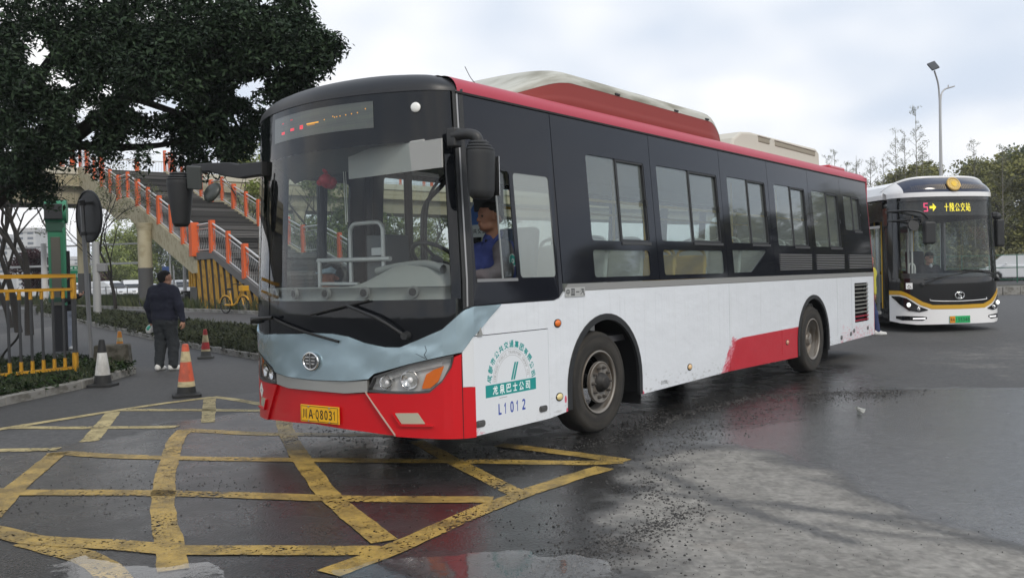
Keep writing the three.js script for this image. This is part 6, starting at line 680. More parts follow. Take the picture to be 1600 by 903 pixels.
function limb(p, d, len, r, depth, out, spread, tips) { // recursive boughs
  const n = 4, pts = [p.clone()]; let q = p.clone(), e = d.clone(); for (let i = 0; i < n; i++) { e.add(V3(rr(-1, 1), rr(-0.4, 0.7), rr(-1, 1)).multiplyScalar(0.16)).normalize(); q = q.clone().addScaledVector(e, len / n); pts.push(q); }
  for (let i = 0; i < n; i++) out.push(cyl(pts[i].toArray(), pts[i + 1].toArray(), lerp(r, r * 0.55, i / n), lerp(r, r * 0.55, (i + 1) / n), depth > 1 ? 7 : 5, true)); if (depth <= 0) { tips.push(q); return; }
  const k = depth > 2 ? 3 : 2 + (rnd() > 0.5 ? 1 : 0); for (let i = 0; i < k; i++) { const a = rnd() * 6.283, f = pts[2 + ((rnd() * 3) | 0)] ?? q; const nd = e.clone().add(V3(Math.cos(a), rr(-0.1, 0.5), Math.sin(a)).multiplyScalar(spread)).normalize(); limb(i === 0 ? q : f, nd, len * rr(0.62, 0.8), r * 0.52, depth - 1, out, spread, tips); } }

// the big dark evergreen over the left of the view
{
  seedState = 555; const base = [-10.6, groundY(0, -14.6), -14.2], t = thing('evergreen_tree', 'large dark evergreen tree overhanging the planting bed and stairs', 'tree', base); const local = (p) => V3(p[0] - base[0], p[1] - base[1], p[2] - base[2]);
  const wood = []; const path = (pts, r0, r1) => { const c = new THREE.CatmullRomCurve3(pts.map((p) => V3(...p))), n = 14; for (let i = 0; i < n; i++) wood.push(cyl(c.getPoint(i / n).toArray(), c.getPoint((i + 1) / n).toArray(), lerp(r0, r1, i / n), lerp(r0, r1, (i + 1) / n), 9, true)); };
  const L = (px, py, D) => local(atDepth(px, py, D)).toArray();
  path([[0, -0.2, 0], [0.1, 1.2, 0], [0.3, 2.6, 0.05]], 0.3, 0.22); path([[0.3, 2.6, 0.05], L(-40, 330, 13.8), L(30, 275, 13.6), L(100, 225, 13.5), L(200, 150, 13.4), L(300, 90, 13.2), L(420, 60, 13)], 0.2, 0.03); path([[0.3, 2.6, 0.05], L(-20, 240, 14), L(60, 120, 14), L(130, 20, 14.2)], 0.16, 0.05); path([L(100, 225, 13.5), L(180, 230, 13.8), L(260, 225, 14), L(350, 200, 14.2)], 0.08, 0.02); path([L(200, 150, 13.4), L(300, 180, 13.6), L(380, 170, 13.8)], 0.06, 0.02);
  mesh('trunk', wood, darkBarkM, t);
  // [px, py, radius px, distance, clumps]
  const blobs = [[-60, 60, 150, 13.6, 750], [60, 40, 120, 14.2, 760], [40, 150, 110, 13.4, 820], [-40, 220, 100, 13.6, 520], [130, 120, 105, 13.8, 820], [180, 40, 100, 14.4, 620], [260, 40, 90, 14, 560], [240, 115, 80, 13.4, 520], [330, 60, 85, 13.6, 560], [320, 130, 75, 14.2, 460], [400, 50, 62, 13.2, 380], [420, 110, 55, 13.4, 300], [450, 20, 30, 13.6, 110], [470, 78, 42, 13.0, 200], [506, 74, 20, 12.9, 46], [490, 108, 22, 13.0, 60], [470, 130, 18, 13.2, 40], [380, 130, 52, 13.8, 260], [370, 190, 44, 14.2, 210], [340, 200, 48, 13.8, 230], [395, 165, 30, 14, 90], [300, 200, 40, 14.4, 160], [330, 248, 30, 14.0, 100], [290, 240, 26, 14.2, 60], [365, 245, 26, 14.4, 70], [80, 200, 62, 13.2, 260], [150, 185, 50, 13.5, 150], [180, 228, 32, 13.2, 50], [205, 246, 22, 13.3, 40], [168, 268, 22, 13.3, 26], [130, 232, 26, 13.5, 26], [190, 210, 38, 13.8, 90], [10, 235, 50, 13.0, 150], [60, 262, 28, 13.2, 36], [118, 292, 20, 13.4, 22], [88, 302, 20, 13.4, 26], [58, 296, 22, 13.4, 34], [0, 292, 26, 13.2, 26], [190, 262, 16, 13.4, 14], [210, 175, 36, 14.4, 60], [245, 180, 30, 14.6, 40]];
  const list = []; for (const [px, py, r, D, n] of [...blobs, [520, 66, 12, 12.9, 12], [528, 74, 6, 12.9, 5], [512, 96, 10, 13, 9], [500, 124, 9, 13.1, 8], [462, 150, 12, 13.3, 10], [440, 150, 14, 13.4, 16], [482, 40, 12, 13.3, 8], [460, 4, 16, 13.5, 18], [424, 172, 10, 13.6, 8]]) for (let i = 0; i < n * 1.3; i++) { const a = rnd() * 6.283, k = Math.pow(rnd(), 0.45) * r, x = px + Math.cos(a) * k * 1.12, y = py + Math.sin(a) * k; if (fbm(x * 0.03 + 5, y * 0.03, 3, 0, 12) < 0.45 - 0.09 * smooth(200, 60, y)) continue; const dd = D + rr(-1, 1) * Math.sqrt(Math.max(0, 1 - (k / r) ** 2)) * Math.min(1.6, r * 0.016) + rr(-0.15, 0.15); const p = local(atDepth(x, y, dd)); list.push([p.x, p.y, p.z, rr(0.75, 1.2)]); }
  const g = leafClump(13, 0.15, 0.085, 0.018, 901); seedState = 902; instances('crown', g, foliageM([1, 1, 1], 0.12), list, t, [0.014, 0.027, 0.015], [0.042, 0.068, 0.035]);
}
// background trees
const clumpBig = leafClump(26, 0.55, 0.30, 0.085, 11), clumpSmall = leafClump(16, 0.34, 0.18, 0.05, 12), clumpFine = leafClump(8, 0.3, 0.12, 0.04, 13);
function crownTree(name, label, pos, H, R, n, c0, c1, opt = {}) { // trunk with boughs and a lumpy crown
  const t = thing(name, label, 'tree', pos, 0, opt.group); const wood = [], tips = []; limb(V3(0, -0.1, 0), V3(rr(-0.06, 0.06), 1, rr(-0.06, 0.06)), H * (opt.bole ?? 0.4), opt.r ?? H * 0.02, 3, wood, 0.75, tips); mesh('trunk', wood, opt.bark ?? barkM, t);
  const lobes = []; const y0 = H * (opt.low ?? 0.3); for (let i = 0; i < (opt.lobes ?? 9); i++) { const a = rnd() * 6.283, u = rnd(), y = lerp(y0, H, u), w = R * (opt.cone ? 1 - 0.75 * u : Math.sqrt(Math.max(0.12, 1 - (2 * u - 1) ** 2))) * 0.62; lobes.push([Math.cos(a) * w * Math.sqrt(rnd()), y, Math.sin(a) * w * Math.sqrt(rnd()), R * rr(0.32, 0.5)]); }
  const list = []; for (let i = 0; i < n; i++) { const l = lobes[(rnd() * lobes.length) | 0], a = rnd() * 6.283, c = rr(-0.8, 1), s = Math.sqrt(1 - c * c), r = l[3] * (0.62 + 0.4 * rnd()); list.push([l[0] + r * s * Math.cos(a), l[1] + r * c * 0.85, l[2] + r * s * Math.sin(a), rr(0.7, 1.25)]); }
  instances('crown', opt.clump ?? clumpBig, foliageM([1, 1, 1], 0.25), list, t, c0, c1); return t; }
seedState = 4242;
const olive0 = [0.17, 0.18, 0.055], olive1 = [0.29, 0.28, 0.10], dk0 = [0.07, 0.10, 0.05], dk1 = [0.13, 0.16, 0.075], lime0 = [0.20, 0.25, 0.06], lime1 = [0.32, 0.36, 0.12];
const R = (px, D) => { const q = atDepth(px, 430, D); return [q[0], groundY(q[0], q[2]), q[2]]; };
const GR = 'trees beyond the road';
[[1345, 78, 8.2, 3.4, 0], [1382, 82, 9.4, 3.6, 1], [1420, 74, 8.6, 4.2, 0], [1462, 76, 9.0, 3.8, 0], [1500, 86, 7.2, 3.6, 1], [1545, 80, 9.6, 4.4, 0], [1585, 84, 11.2, 4.6, 1], [1540, 92, 11.4, 4.8, 1], [1618, 70, 9.8, 4.4, 0], [1660, 78, 11.0, 5, 1], [1720, 74, 10, 5, 0], [1300, 84, 8.0, 3.4, 1], [1800, 70, 10.5, 5, 1], [1900, 66, 10, 5, 0], [1250, 86, 7.8, 3.4, 0], [2010, 62, 9.5, 5, 1], [2120, 58, 9.5, 5, 0], [2250, 54, 9, 5, 1], [2400, 50, 9, 5, 0], [2600, 46, 8.6, 4.8, 1], [2850, 42, 8.4, 4.8, 0], [3200, 38, 8, 4.6, 1], [3700, 32, 8, 4.6, 0], [4500, 26, 8, 4.6, 1]].forEach(([px, D, H, w, k]) => crownTree('roadside_tree', k ? 'dense dark green tree in the row beyond the road' : 'bushy olive green tree in the row beyond the road', R(px, D), H, w, 800, k ? dk0 : olive0, k ? dk1 : olive1, { lobes: 12, low: 0.12, group: GR }));
// thin young poplars in first leaf
[[1296, 66, 9.6], [1308, 68, 10.2], [1326, 66, 9.0], [1342, 70, 10.4], [1364, 66, 9.2], [1384, 69, 10.0], [1404, 66, 11.4], [1418, 68, 11.8], [1436, 66, 13.0], [1446, 70, 10.6], [1526, 66, 10.6], [1570, 64, 9.8]].forEach(([px, D, H], i) => { const t = thing('young_poplar', 'slender young poplar with sparse pale leaves in the row beyond the road', 'tree', R(px, D), 0, 'young poplars beyond the road'); const wood = [cyl([0, -0.1, 0], [0, H * 0.96, 0], 0.07, 0.012, 6, true)]; const list = []; for (let k = 0; k < 46; k++) { const u = rr(0.3, 0.98), a = rnd() * 6.283, l = (1 - u) * 1.7 + 0.25; const q = [Math.cos(a) * l, H * u + l * 0.9, Math.sin(a) * l]; wood.push(cyl([0, H * u, 0], q, 0.016, 0.006, 3, true)); for (let j = 0; j < 3; j++) { const f = rr(0.35, 1.05); list.push([q[0] * f, lerp(H * u, q[1], f), q[2] * f, rr(0.5, 0.95)]); } } mesh('trunk', wood, std([0.16, 0.15, 0.125], 0.9), t); instances('crown', clumpFine, foliageM([1, 1, 1], 0.3), list, t, [0.14, 0.155, 0.09], [0.22, 0.22, 0.13]); });
// undergrowth belt at their foot
{ const list = []; for (let i = 0; i < 1500; i++) { const px = rr(1340, 1800), D = rr(62, 72), q = R(px, D); list.push([q[0], q[1] + rr(0.1, 2.4) * rnd(), q[2], rr(0.9, 1.7)]); } const o = instances('undergrowth', clumpBig, foliageM([1, 1, 1], 0.25), list, null, [0.12, 0.125, 0.05], [0.22, 0.20, 0.10]); tag(o, 'tangled olive undergrowth at the foot of the trees beyond the road', 'undergrowth'); }
// left: pale green trees past the parked cars, red-leaved tree, slim street trees
[[165, 112, 5.6, 4.4, 0], [190, 118, 7.8, 4.8, 0], [215, 120, 9.4, 5.6, 0], [250, 126, 10.6, 6, 1], [285, 122, 9.4, 5.6, 1], [310, 128, 8.6, 5.6, 1], [345, 120, 9.2, 5.6, 0], [400, 116, 9.6, 5.6, 0], [450, 112, 10, 5.4, 0], [500, 112, 10.5, 5.6, 1], [560, 112, 11, 6, 0], [620, 110, 11, 6, 1], [680, 110, 11, 6, 0], [740, 112, 11, 6, 1]].forEach(([px, D, H, w, k]) => crownTree('roadside_tree', k ? 'dull green tree past the parked cars' : 'fresh pale green tree past the parked cars', R(px, D), H, w, 480, k ? [0.10, 0.14, 0.06] : lime0, k ? [0.18, 0.21, 0.09] : lime1, { lobes: 11, low: 0.08, group: 'trees past the parked cars' }));
crownTree('red_tree', 'dark red-leaved tree behind the gantry pole', R(54, 60), 4.0, 1.7, 420, [0.05, 0.018, 0.024], [0.095, 0.035, 0.04], { clump: clumpSmall, lobes: 8, low: 0.35 }); crownTree('red_tree', 'low red-leaved bush past the silver people carrier', R(150, 100), 2.9, 2.2, 240, [0.05, 0.018, 0.024], [0.09, 0.035, 0.04], { clump: clumpSmall, lobes: 6, low: 0.1 });
crownTree('bright_tree', 'fresh green tree showing behind the bus mirror arm', R(392, 48), 8.0, 2.2, 420, lime0, lime1, { clump: clumpSmall, lobes: 8, low: 0.45 });
crownTree('bright_tree', 'leafy green tree seen through the windscreen below the footbridge deck', R(520, 52), 7.4, 2.4, 420, lime0, [0.16, 0.2, 0.06], { clump: clumpSmall, lobes: 9, low: 0.35 });
crownTree('bright_tree', 'broad green shrub seen through the windscreen beside the far stairs', R(590, 46), 4.6, 2.6, 420, [0.05, 0.08, 0.02], lime0, { clump: clumpSmall, lobes: 8, low: 0.1 });
function bareTree(label, px, D, H, r, lean, depth = 4, leaves) { const p = R(px, D), t = thing('street_tree', label, 'tree', p), wood = [], tips = []; limb(V3(0, -0.1, 0), V3(lean, 1, rr(-0.05, 0.05)).normalize(), H * 0.42, r, depth, wood, 0.62, tips); mesh('trunk', wood, darkBarkM, t); if (leaves) { const list = []; for (const q of tips) for (let i = 0; i < leaves; i++) list.push([q.x + rr(-0.4, 0.4), q.y + rr(-0.3, 0.35), q.z + rr(-0.4, 0.4), rr(0.5, 1)]); instances('crown', clumpFine, foliageM([1, 1, 1], 0.3), list, t, [0.09, 0.11, 0.05], [0.15, 0.16, 0.08]); } return t; }
seedState = 77; bareTree('bare dark tree forking low at the left edge', 14, 27, 5.6, 0.10, -0.05); bareTree('bare dark tree with many boughs in front of the pale tower', 26, 25, 5.4, 0.11, 0.04); bareTree('bare tree leaning right towards the green kiosk post', 42, 24, 5.6, 0.12, 0.10); bareTree('bare tree behind the green kiosk post', 104, 42, 8.5, 0.1, 0.02, 4, 3); bareTree('slim young street tree in thin leaf between sign and stair pillar', 178, 42, 6.8, 0.09, 0.0, 4, 5);
// planting: low dark shrubs in the bed, ground cover in the strip, rough grass on the lawn
const grassTuft = (() => { const pos = [], idx = []; seedState = 31; for (let i = 0; i < 12; i++) { const a = rnd() * 6.283, r = rnd() * 0.09, h = rr(0.12, 0.26), w = 0.008, x = Math.cos(a) * r, z = Math.sin(a) * r, bx2 = x + rr(-0.09, 0.09), bz = z + rr(-0.09, 0.09), b = pos.length / 3; pos.push(x - w, 0, z, x + w, 0, z, (x + bx2) / 2, h * 0.65, (z + bz) / 2, bx2, h, bz); idx.push(b, b + 1, b + 2, b + 2, b + 1, b + 3); } const g = new THREE.BufferGeometry(); g.setAttribute('position', new THREE.Float32BufferAttribute(pos, 3)); g.setIndex(idx); g.computeVertexNormals(); g.setAttribute('uv', new THREE.Float32BufferAttribute(new Float32Array(pos.length / 3 * 2), 2)); return g; })();
function inPoly(pts, x, z) { let c = false; for (let i = 0, j = pts.length - 1; i < pts.length; j = i++) { const a = pts[i], b = pts[j]; if ((a[2] > z) !== (b[2] > z) && x < (b[0] - a[0]) * (z - a[2]) / (b[2] - a[2]) + a[0]) c = !c; } return c; }
function scatter(pts, n, lift, s0, s1, flat) { const xs = pts.map((p) => p[0]), zs = pts.map((p) => p[2]), o = []; let guard = 0; while (o.length < n && guard++ < n * 40) { const x = rr(Math.min(...xs), Math.max(...xs)), z = rr(Math.min(...zs), Math.max(...zs)); if (inPoly(pts, x, z)) o.push([x, groundY(x, z) + lift, z, rr(s0, s1), flat]); } return o; }
seedState = 313;
tag(instances('bed_plants', leafClump(14, 0.16, 0.16, 0.024, 41), foliageM([1, 1, 1], 0.15), scatter(bedA, 2600, 0.11, 0.45, 0.85).map((p) => [p[0], p[1] + rr(-0.03, 0.06), p[2], p[3]]), null, [0.012, 0.026, 0.008], [0.03, 0.055, 0.014]), 'low dark green plants filling the bed in front of the yellow fence', 'ground cover');
tag(instances('bed_grass', grassTuft, std([1, 1, 1], 0.8), scatter(bedA, 1500, 0.09, 0.4, 0.9, 1), null, [0.02, 0.035, 0.012], [0.05, 0.06, 0.025]), 'rough grass blades between the plants of the fenced bed', 'grass');
const stripPoly = [...stripN, ...stripF];
tag(instances('strip_plants', leafClump(14, 0.15, 0.12, 0.03, 43), foliageM([1, 1, 1], 0.15), scatter(stripPoly, 5200, 0.10, 0.5, 0.95).map((p) => [p[0], p[1] + rr(-0.03, 0.05), p[2], p[3]]), null, [0.014, 0.020, 0.009], [0.04, 0.045, 0.02]), 'dark ground cover on the strip between the lot and the path', 'ground cover');
tag(instances('strip_grass', grassTuft, std([1, 1, 1], 0.8), scatter(stripPoly, 5000, 0.09, 0.4, 0.95, 1), null, [0.022, 0.035, 0.012], [0.06, 0.065, 0.03]), 'grass growing through the strip between the lot and the path', 'grass');
{ const lawn = [at(-60, 477), at(120, 479), at(280, 485), at(395, 490), at(560, 496), [4, 0, -60], [-58, 0, -76]]; tag(instances('lawn_grass', grassTuft, std([1, 1, 1], 0.8), scatter(lawn, 9000, 0.07, 1.2, 2.4, 1), null, [0.03, 0.05, 0.014], [0.07, 0.08, 0.03]), 'rough lawn around the stair foot', 'grass'); }
// leaning shrub stem beside the lamp of the bed
solo('bent_stem', tube([[0, 0, 0], [0.12, 0.3, 0.02], [0.34, 0.55, 0.0], [0.42, 0.72, -0.02]], 0.02, 6, 20), darkBarkM, 'bent bare stem behind the yellow fence', 'stem', onG(-5, 560, 16));
// loose grit
{ const pebble = new THREE.IcosahedronGeometry(1, 0); { const p = pebble.attributes.position; for (let i = 0; i < p.count; i++) { const k = 0.75 + 0.5 * hash3(Math.round(p.getX(i) * 100), Math.round(p.getY(i) * 100), Math.round(p.getZ(i) * 100)); p.setXYZ(i, p.getX(i) * k, p.getY(i) * k * 0.7, p.getZ(i) * k); } pebble.computeVertexNormals(); pebble.setAttribute('uv', new THREE.BufferAttribute(new Float32Array(p.count * 2), 2)); }
  seedState = 99; const list = []; const band = (pts, w, n, s0, s1) => { const c = new THREE.CatmullRomCurve3(pts.map((q) => V3(...at(...q)))); for (let i = 0; i < n; i++) { const p = c.getPoint(rnd()), k = (rnd() + rnd() + rnd() - 1.5) * w; const a = rnd() * 6.283, x = p.x + Math.cos(a) * k, z = p.z + Math.sin(a) * k; list.push([x, groundY(x, z) + 0.006, z, lerp(s0, s1, rnd() ** 3)]); } };
  band([[860, 905], [960, 860], [1060, 800], [1010, 760], [1060, 700], [1140, 660], [1250, 630], [1400, 618]], 0.55, 2600, 0.003, 0.012); band([[1000, 680], [1100, 640], [1220, 618], [1410, 614]], 0.5, 2800, 0.003, 0.013); band([[880, 890], [960, 850], [1080, 800]], 0.22, 1000, 0.003, 0.010); band([[500, 670], [700, 720], [950, 690], [1100, 650]], 0.8, 2200, 0.003, 0.009); band([[-50, 800], [300, 760], [700, 800], [1000, 860]], 1.3, 1500, 0.002, 0.008); band([[1000, 900], [1300, 860], [1600, 830]], 1.2, 250, 0.002, 0.006);
  tag(instances('loose_grit', pebble, std([1, 1, 1], 0.75), list, null, [0.012, 0.012, 0.012], [0.09, 0.085, 0.08]), 'loose dark asphalt grit scattered over the wet lot', 'gravel'); }
{ const q = at(1339, 648), g = new THREE.ConeGeometry(0.05, 0.09, 7), p = g.attributes.position; for (let i = 0; i < p.count; i++) p.setX(i, p.getX(i) + 0.05 * hash3(i, 3, 1)); g.computeVertexNormals(); solo('crumpled_cup', g.rotateZ(0.6).translate(0, 0.04, 0), std([0.3, 0.3, 0.28], 0.7), 'crumpled pale paper cup lying among the grit', 'litter', q); }
// thin haze
scene.fog = new THREE.FogExp2(new THREE.Color(0.80, 0.83, 0.87), 0.0006);
// ---------------------------------------------------------------- people: smooth bodies meshed from a distance field
function surfaceNet(f, lo, hi, cell) {
  const n = [0, 1, 2].map((k) => Math.ceil((hi[k] - lo[k]) / cell) + 1), [nx, ny, nz] = n, val = new Float32Array(nx * ny * nz), at3 = (i, j, k) => (k * ny + j) * nx + i;
  for (let k = 0; k < nz; k++) for (let j = 0; j < ny; j++) for (let i = 0; i < nx; i++) val[at3(i, j, k)] = f(lo[0] + i * cell, lo[1] + j * cell, lo[2] + k * cell);
  const vid = new Int32Array(nx * ny * nz).fill(-1), pos = [], idx = [];
  for (let k = 0; k < nz - 1; k++) for (let j = 0; j < ny - 1; j++) for (let i = 0; i < nx - 1; i++) { let s = [0, 0, 0], c = 0, neg = 0; const v = []; for (let b = 0; b < 8; b++) { const q = val[at3(i + (b & 1), j + ((b >> 1) & 1), k + (b >> 2))]; v.push(q); if (q < 0) neg++; } if (neg === 0 || neg === 8) continue;
    for (const [a, b] of [[0, 1], [2, 3], [4, 5], [6, 7], [0, 2], [1, 3], [4, 6], [5, 7], [0, 4], [1, 5], [2, 6], [3, 7]]) if ((v[a] < 0) !== (v[b] < 0)) { const t = v[a] / (v[a] - v[b]); for (let d = 0; d < 3; d++) { const x = (a >> d) & 1, y = (b >> d) & 1; s[d] += x + (y - x) * t; } c++; }
    vid[at3(i, j, k)] = pos.length / 3; pos.push(lo[0] + (i + s[0] / c) * cell, lo[1] + (j + s[1] / c) * cell, lo[2] + (k + s[2] / c) * cell); }
  const quad = (a, b, c, d, flip) => { if (a < 0 || b < 0 || c < 0 || d < 0) return; flip ? idx.push(a, c, b, a, d, c) : idx.push(a, b, c, a, c, d); };
  for (let k = 1; k < nz - 1; k++) for (let j = 1; j < ny - 1; j++) for (let i = 1; i < nx - 1; i++) { const a = val[at3(i, j, k)] < 0; if (a !== (val[at3(i + 1, j, k)] < 0)) quad(vid[at3(i, j - 1, k - 1)], vid[at3(i, j, k - 1)], vid[at3(i, j, k)], vid[at3(i, j - 1, k)], !a); if (a !== (val[at3(i, j + 1, k)] < 0)) quad(vid[at3(i - 1, j, k - 1)], vid[at3(i - 1, j, k)], vid[at3(i, j, k)], vid[at3(i, j, k - 1)], !a); if (a !== (val[at3(i, j, k + 1)] < 0)) quad(vid[at3(i - 1, j - 1, k)], vid[at3(i, j - 1, k)], vid[at3(i, j, k)], vid[at3(i - 1, j, k)], !a); }
  const g = new THREE.BufferGeometry(); g.setAttribute('position', new THREE.Float32BufferAttribute(pos, 3)); g.setAttribute('uv', new THREE.Float32BufferAttribute(new Float32Array(pos.length / 3 * 2), 2)); g.setIndex(idx); g.computeVertexNormals(); return g;
}
const capsule = (p, a, b, ra, rb) => { const bx0 = b[0] - a[0], by = b[1] - a[1], bz = b[2] - a[2], px = p[0] - a[0], py = p[1] - a[1], pz = p[2] - a[2], t = clamp((px * bx0 + py * by + pz * bz) / (bx0 * bx0 + by * by + bz * bz + 1e-9)); return Math.hypot(px - bx0 * t, py - by * t, pz - bz * t) - lerp(ra, rb, t); };
const smin = (a, b, k) => { const h = clamp(0.5 + 0.5 * (b - a) / k); return lerp(b, a, h) - k * h * (1 - h); };
function field(bones, k = 0.03, wrinkle = 0) { return (x, y, z) => { let d = 9; const p = [x, y, z]; for (const b of bones) { let v; if (b.e) { const [cx, cy, cz] = b.c, [ex, ey, ez] = b.e, q = Math.hypot((x - cx) / ex, (y - cy) / ey, (z - cz) / ez); v = (q - 1) * Math.min(ex, ey, ez); } else v = capsule(p, b[0], b[1], b[2], b[3]); d = d > 8 ? v : smin(d, v, b.k ?? k); } if (wrinkle && Math.abs(d) < 0.05) d += wrinkle * (noise3(x * 22, y * 26, z * 22, 4) - 0.5) + wrinkle * 0.6 * (noise3(x * 50 + y * 30, y * 12, z * 50, 9) - 0.5); return d; }; }
function bodyMesh(name, bones, cell, mat, parent, k, wrinkle, cut) { const lo = [9, 9, 9], hi = [-9, -9, -9]; for (const b of bones) { const pts = b.e ? [[b.c, Math.max(...b.e)]] : [[b[0], b[2]], [b[1], b[3]]]; for (const [p, r] of pts) for (let d = 0; d < 3; d++) { lo[d] = Math.min(lo[d], p[d] - r - 0.04); hi[d] = Math.max(hi[d], p[d] + r + 0.04); } } const f = field(bones, k, wrinkle); return mesh(name, surfaceNet(cut ? (x, y, z) => Math.max(f(x, y, z), cut(x, y, z)) : f, lo, hi, cell), mat, parent); }
const skinM = std([0.36, 0.19, 0.125], 0.55), hairM = std([0.006, 0.0055, 0.005], 0.9), shoeWhiteM = std([0.62, 0.62, 0.60], 0.6);
// head with face looking along +x of its own frame; returns bones in the body's frame (yaw about y, tilt about z)
function headBones(c, yaw, tilt = 0, s = 1) { const ct = Math.cos(tilt), st = Math.sin(tilt), cy = Math.cos(yaw), sy = Math.sin(yaw); const T = (x, y, z) => { x *= s; y *= s; z *= s; const x1 = x * ct - y * st, y1 = x * st + y * ct; return [c[0] + x1 * cy + z * sy, c[1] + y1, c[2] - x1 * sy + z * cy]; };
  const skull = [[T(-0.02, 0.035, 0), T(0.012, 0.04, 0), 0.083 * s, 0.08 * s], [T(-0.045, 0.01, 0), T(0.0, 0.0, 0), 0.074 * s, 0.07 * s]], face = [[T(0.03, 0.0, 0), T(0.045, -0.07, 0), 0.062 * s, 0.046 * s], [T(0.055, -0.088, 0.012), T(0.055, -0.088, -0.012), 0.026 * s, 0.026 * s], [T(0.02, -0.08, 0.035), T(0.02, -0.08, -0.035), 0.032 * s, 0.032 * s]];
  const nose2 = [[T(0.094, 0.012, 0), T(0.110, -0.026, 0), 0.008 * s, 0.0125 * s], [T(0.1, -0.03, 0.01), T(0.1, -0.03, -0.01), 0.0095 * s, 0.0095 * s]].map((b) => Object.assign(b, { k: 0.01 })), brow = [Object.assign([T(0.078, 0.03, 0.03), T(0.078, 0.03, -0.03), 0.013 * s, 0.013 * s], { k: 0.02 })], lips = [Object.assign([T(0.094, -0.054, 0.014), T(0.094, -0.054, -0.014), 0.008 * s, 0.008 * s], { k: 0.012 }), Object.assign([T(0.092, -0.066, 0.011), T(0.092, -0.066, -0.011), 0.008 * s, 0.008 * s], { k: 0.012 })];
  const ears = [1, -1].map((k) => Object.assign([T(-0.012, 0.015, 0.082 * k), T(-0.006, -0.022, 0.08 * k), 0.015 * s, 0.010 * s], { k: 0.01 })); return { T, bones: [...skull, ...face, ...brow, ...nose2, ...lips, ...ears], skull, s }; }
function putHead(parent, c, yaw, tilt, s, hairCut, cell = 0.006, skin = skinM) { const h = headBones(c, yaw, tilt, s); const neck = [[c[0] - 0.02 * Math.cos(yaw), c[1] - 0.06, c[2] + 0.02 * Math.sin(yaw)], [c[0] - 0.035 * Math.cos(yaw), c[1] - 0.19, c[2] + 0.035 * Math.sin(yaw)], 0.052 * s, 0.06 * s]; bodyMesh('head', [...h.bones, neck], cell, skin, parent, 0.025);
  const T = h.T, hb = [[T(-0.028, 0.044, 0), T(0.004, 0.052, 0), 0.086 * s, 0.083 * s], [T(-0.055, 0.012, 0), T(-0.045, -0.02, 0), 0.072 * s, 0.064 * s]]; bodyMesh('hair', hb, cell, hairM, parent, 0.03, 0.006, hairCut ? (x, y, z) => { const q = [x - c[0], y - c[1], z - c[2]]; const fx = q[0] * Math.cos(yaw) - q[2] * Math.sin(yaw); return Math.max(-(q[1] - hairCut(fx)), -9); } : undefined);
  for (const k of [1, -1]) { mesh('eye', new THREE.SphereGeometry(0.0115 * s, 12, 8).translate(...T(0.083, 0.008, 0.032 * k)), std([0.05, 0.04, 0.035], 0.2), parent); mesh('eyebrow', cyl(T(0.088, 0.034, 0.016 * k), T(0.084, 0.035, 0.045 * k), 0.005 * s, 0.004 * s, 6), hairM, parent); } return h; }
function hand(w, dir, palmN, s = 1, curl = 0.5) { // wrist, pointing direction, palm normal -> finger bones
  const D = V3(...dir).normalize(), N = V3(...palmN).normalize(), S = D.clone().cross(N).normalize(), W = V3(...w), q = (d, side, n) => W.clone().addScaledVector(D, d * s).addScaledVector(S, side * s).addScaledVector(N, n * s).toArray(); const o = [[q(0, 0, 0), q(0.05, 0.005, 0), 0.026 * s, 0.03 * s], [q(0.05, -0.02, 0), q(0.085, -0.024, 0), 0.02 * s, 0.016 * s], [q(0.05, 0.02, 0), q(0.085, 0.026, 0), 0.02 * s, 0.016 * s]];
  [[-0.033, 0.062], [-0.011, 0.076], [0.011, 0.072], [0.032, 0.056]].forEach(([sd, L]) => { const a = q(0.09, sd, 0), b = q(0.09 + L * 0.5 * Math.cos(curl * 0.6), sd * 1.05, L * 0.5 * Math.sin(curl * 0.6)), c2 = q(0.09 + L * 0.5 * Math.cos(curl * 0.6) + L * 0.5 * Math.cos(curl * 1.8), sd * 1.05, L * 0.5 * Math.sin(curl * 0.6) + L * 0.5 * Math.sin(curl * 1.8)); o.push(Object.assign([a, b, 0.0095 * s, 0.009 * s], { k: 0.004 }), Object.assign([b, c2, 0.009 * s, 0.0075 * s], { k: 0.004 })); });
  const t0 = q(0.025, -0.028, 0.008), t1 = q(0.06, -0.052, 0.02), t2 = q(0.088, -0.056, 0.03); o.push(Object.assign([t0, t1, 0.013 * s, 0.011 * s], { k: 0.008 }), Object.assign([t1, t2, 0.011 * s, 0.008 * s], { k: 0.004 })); return o; }

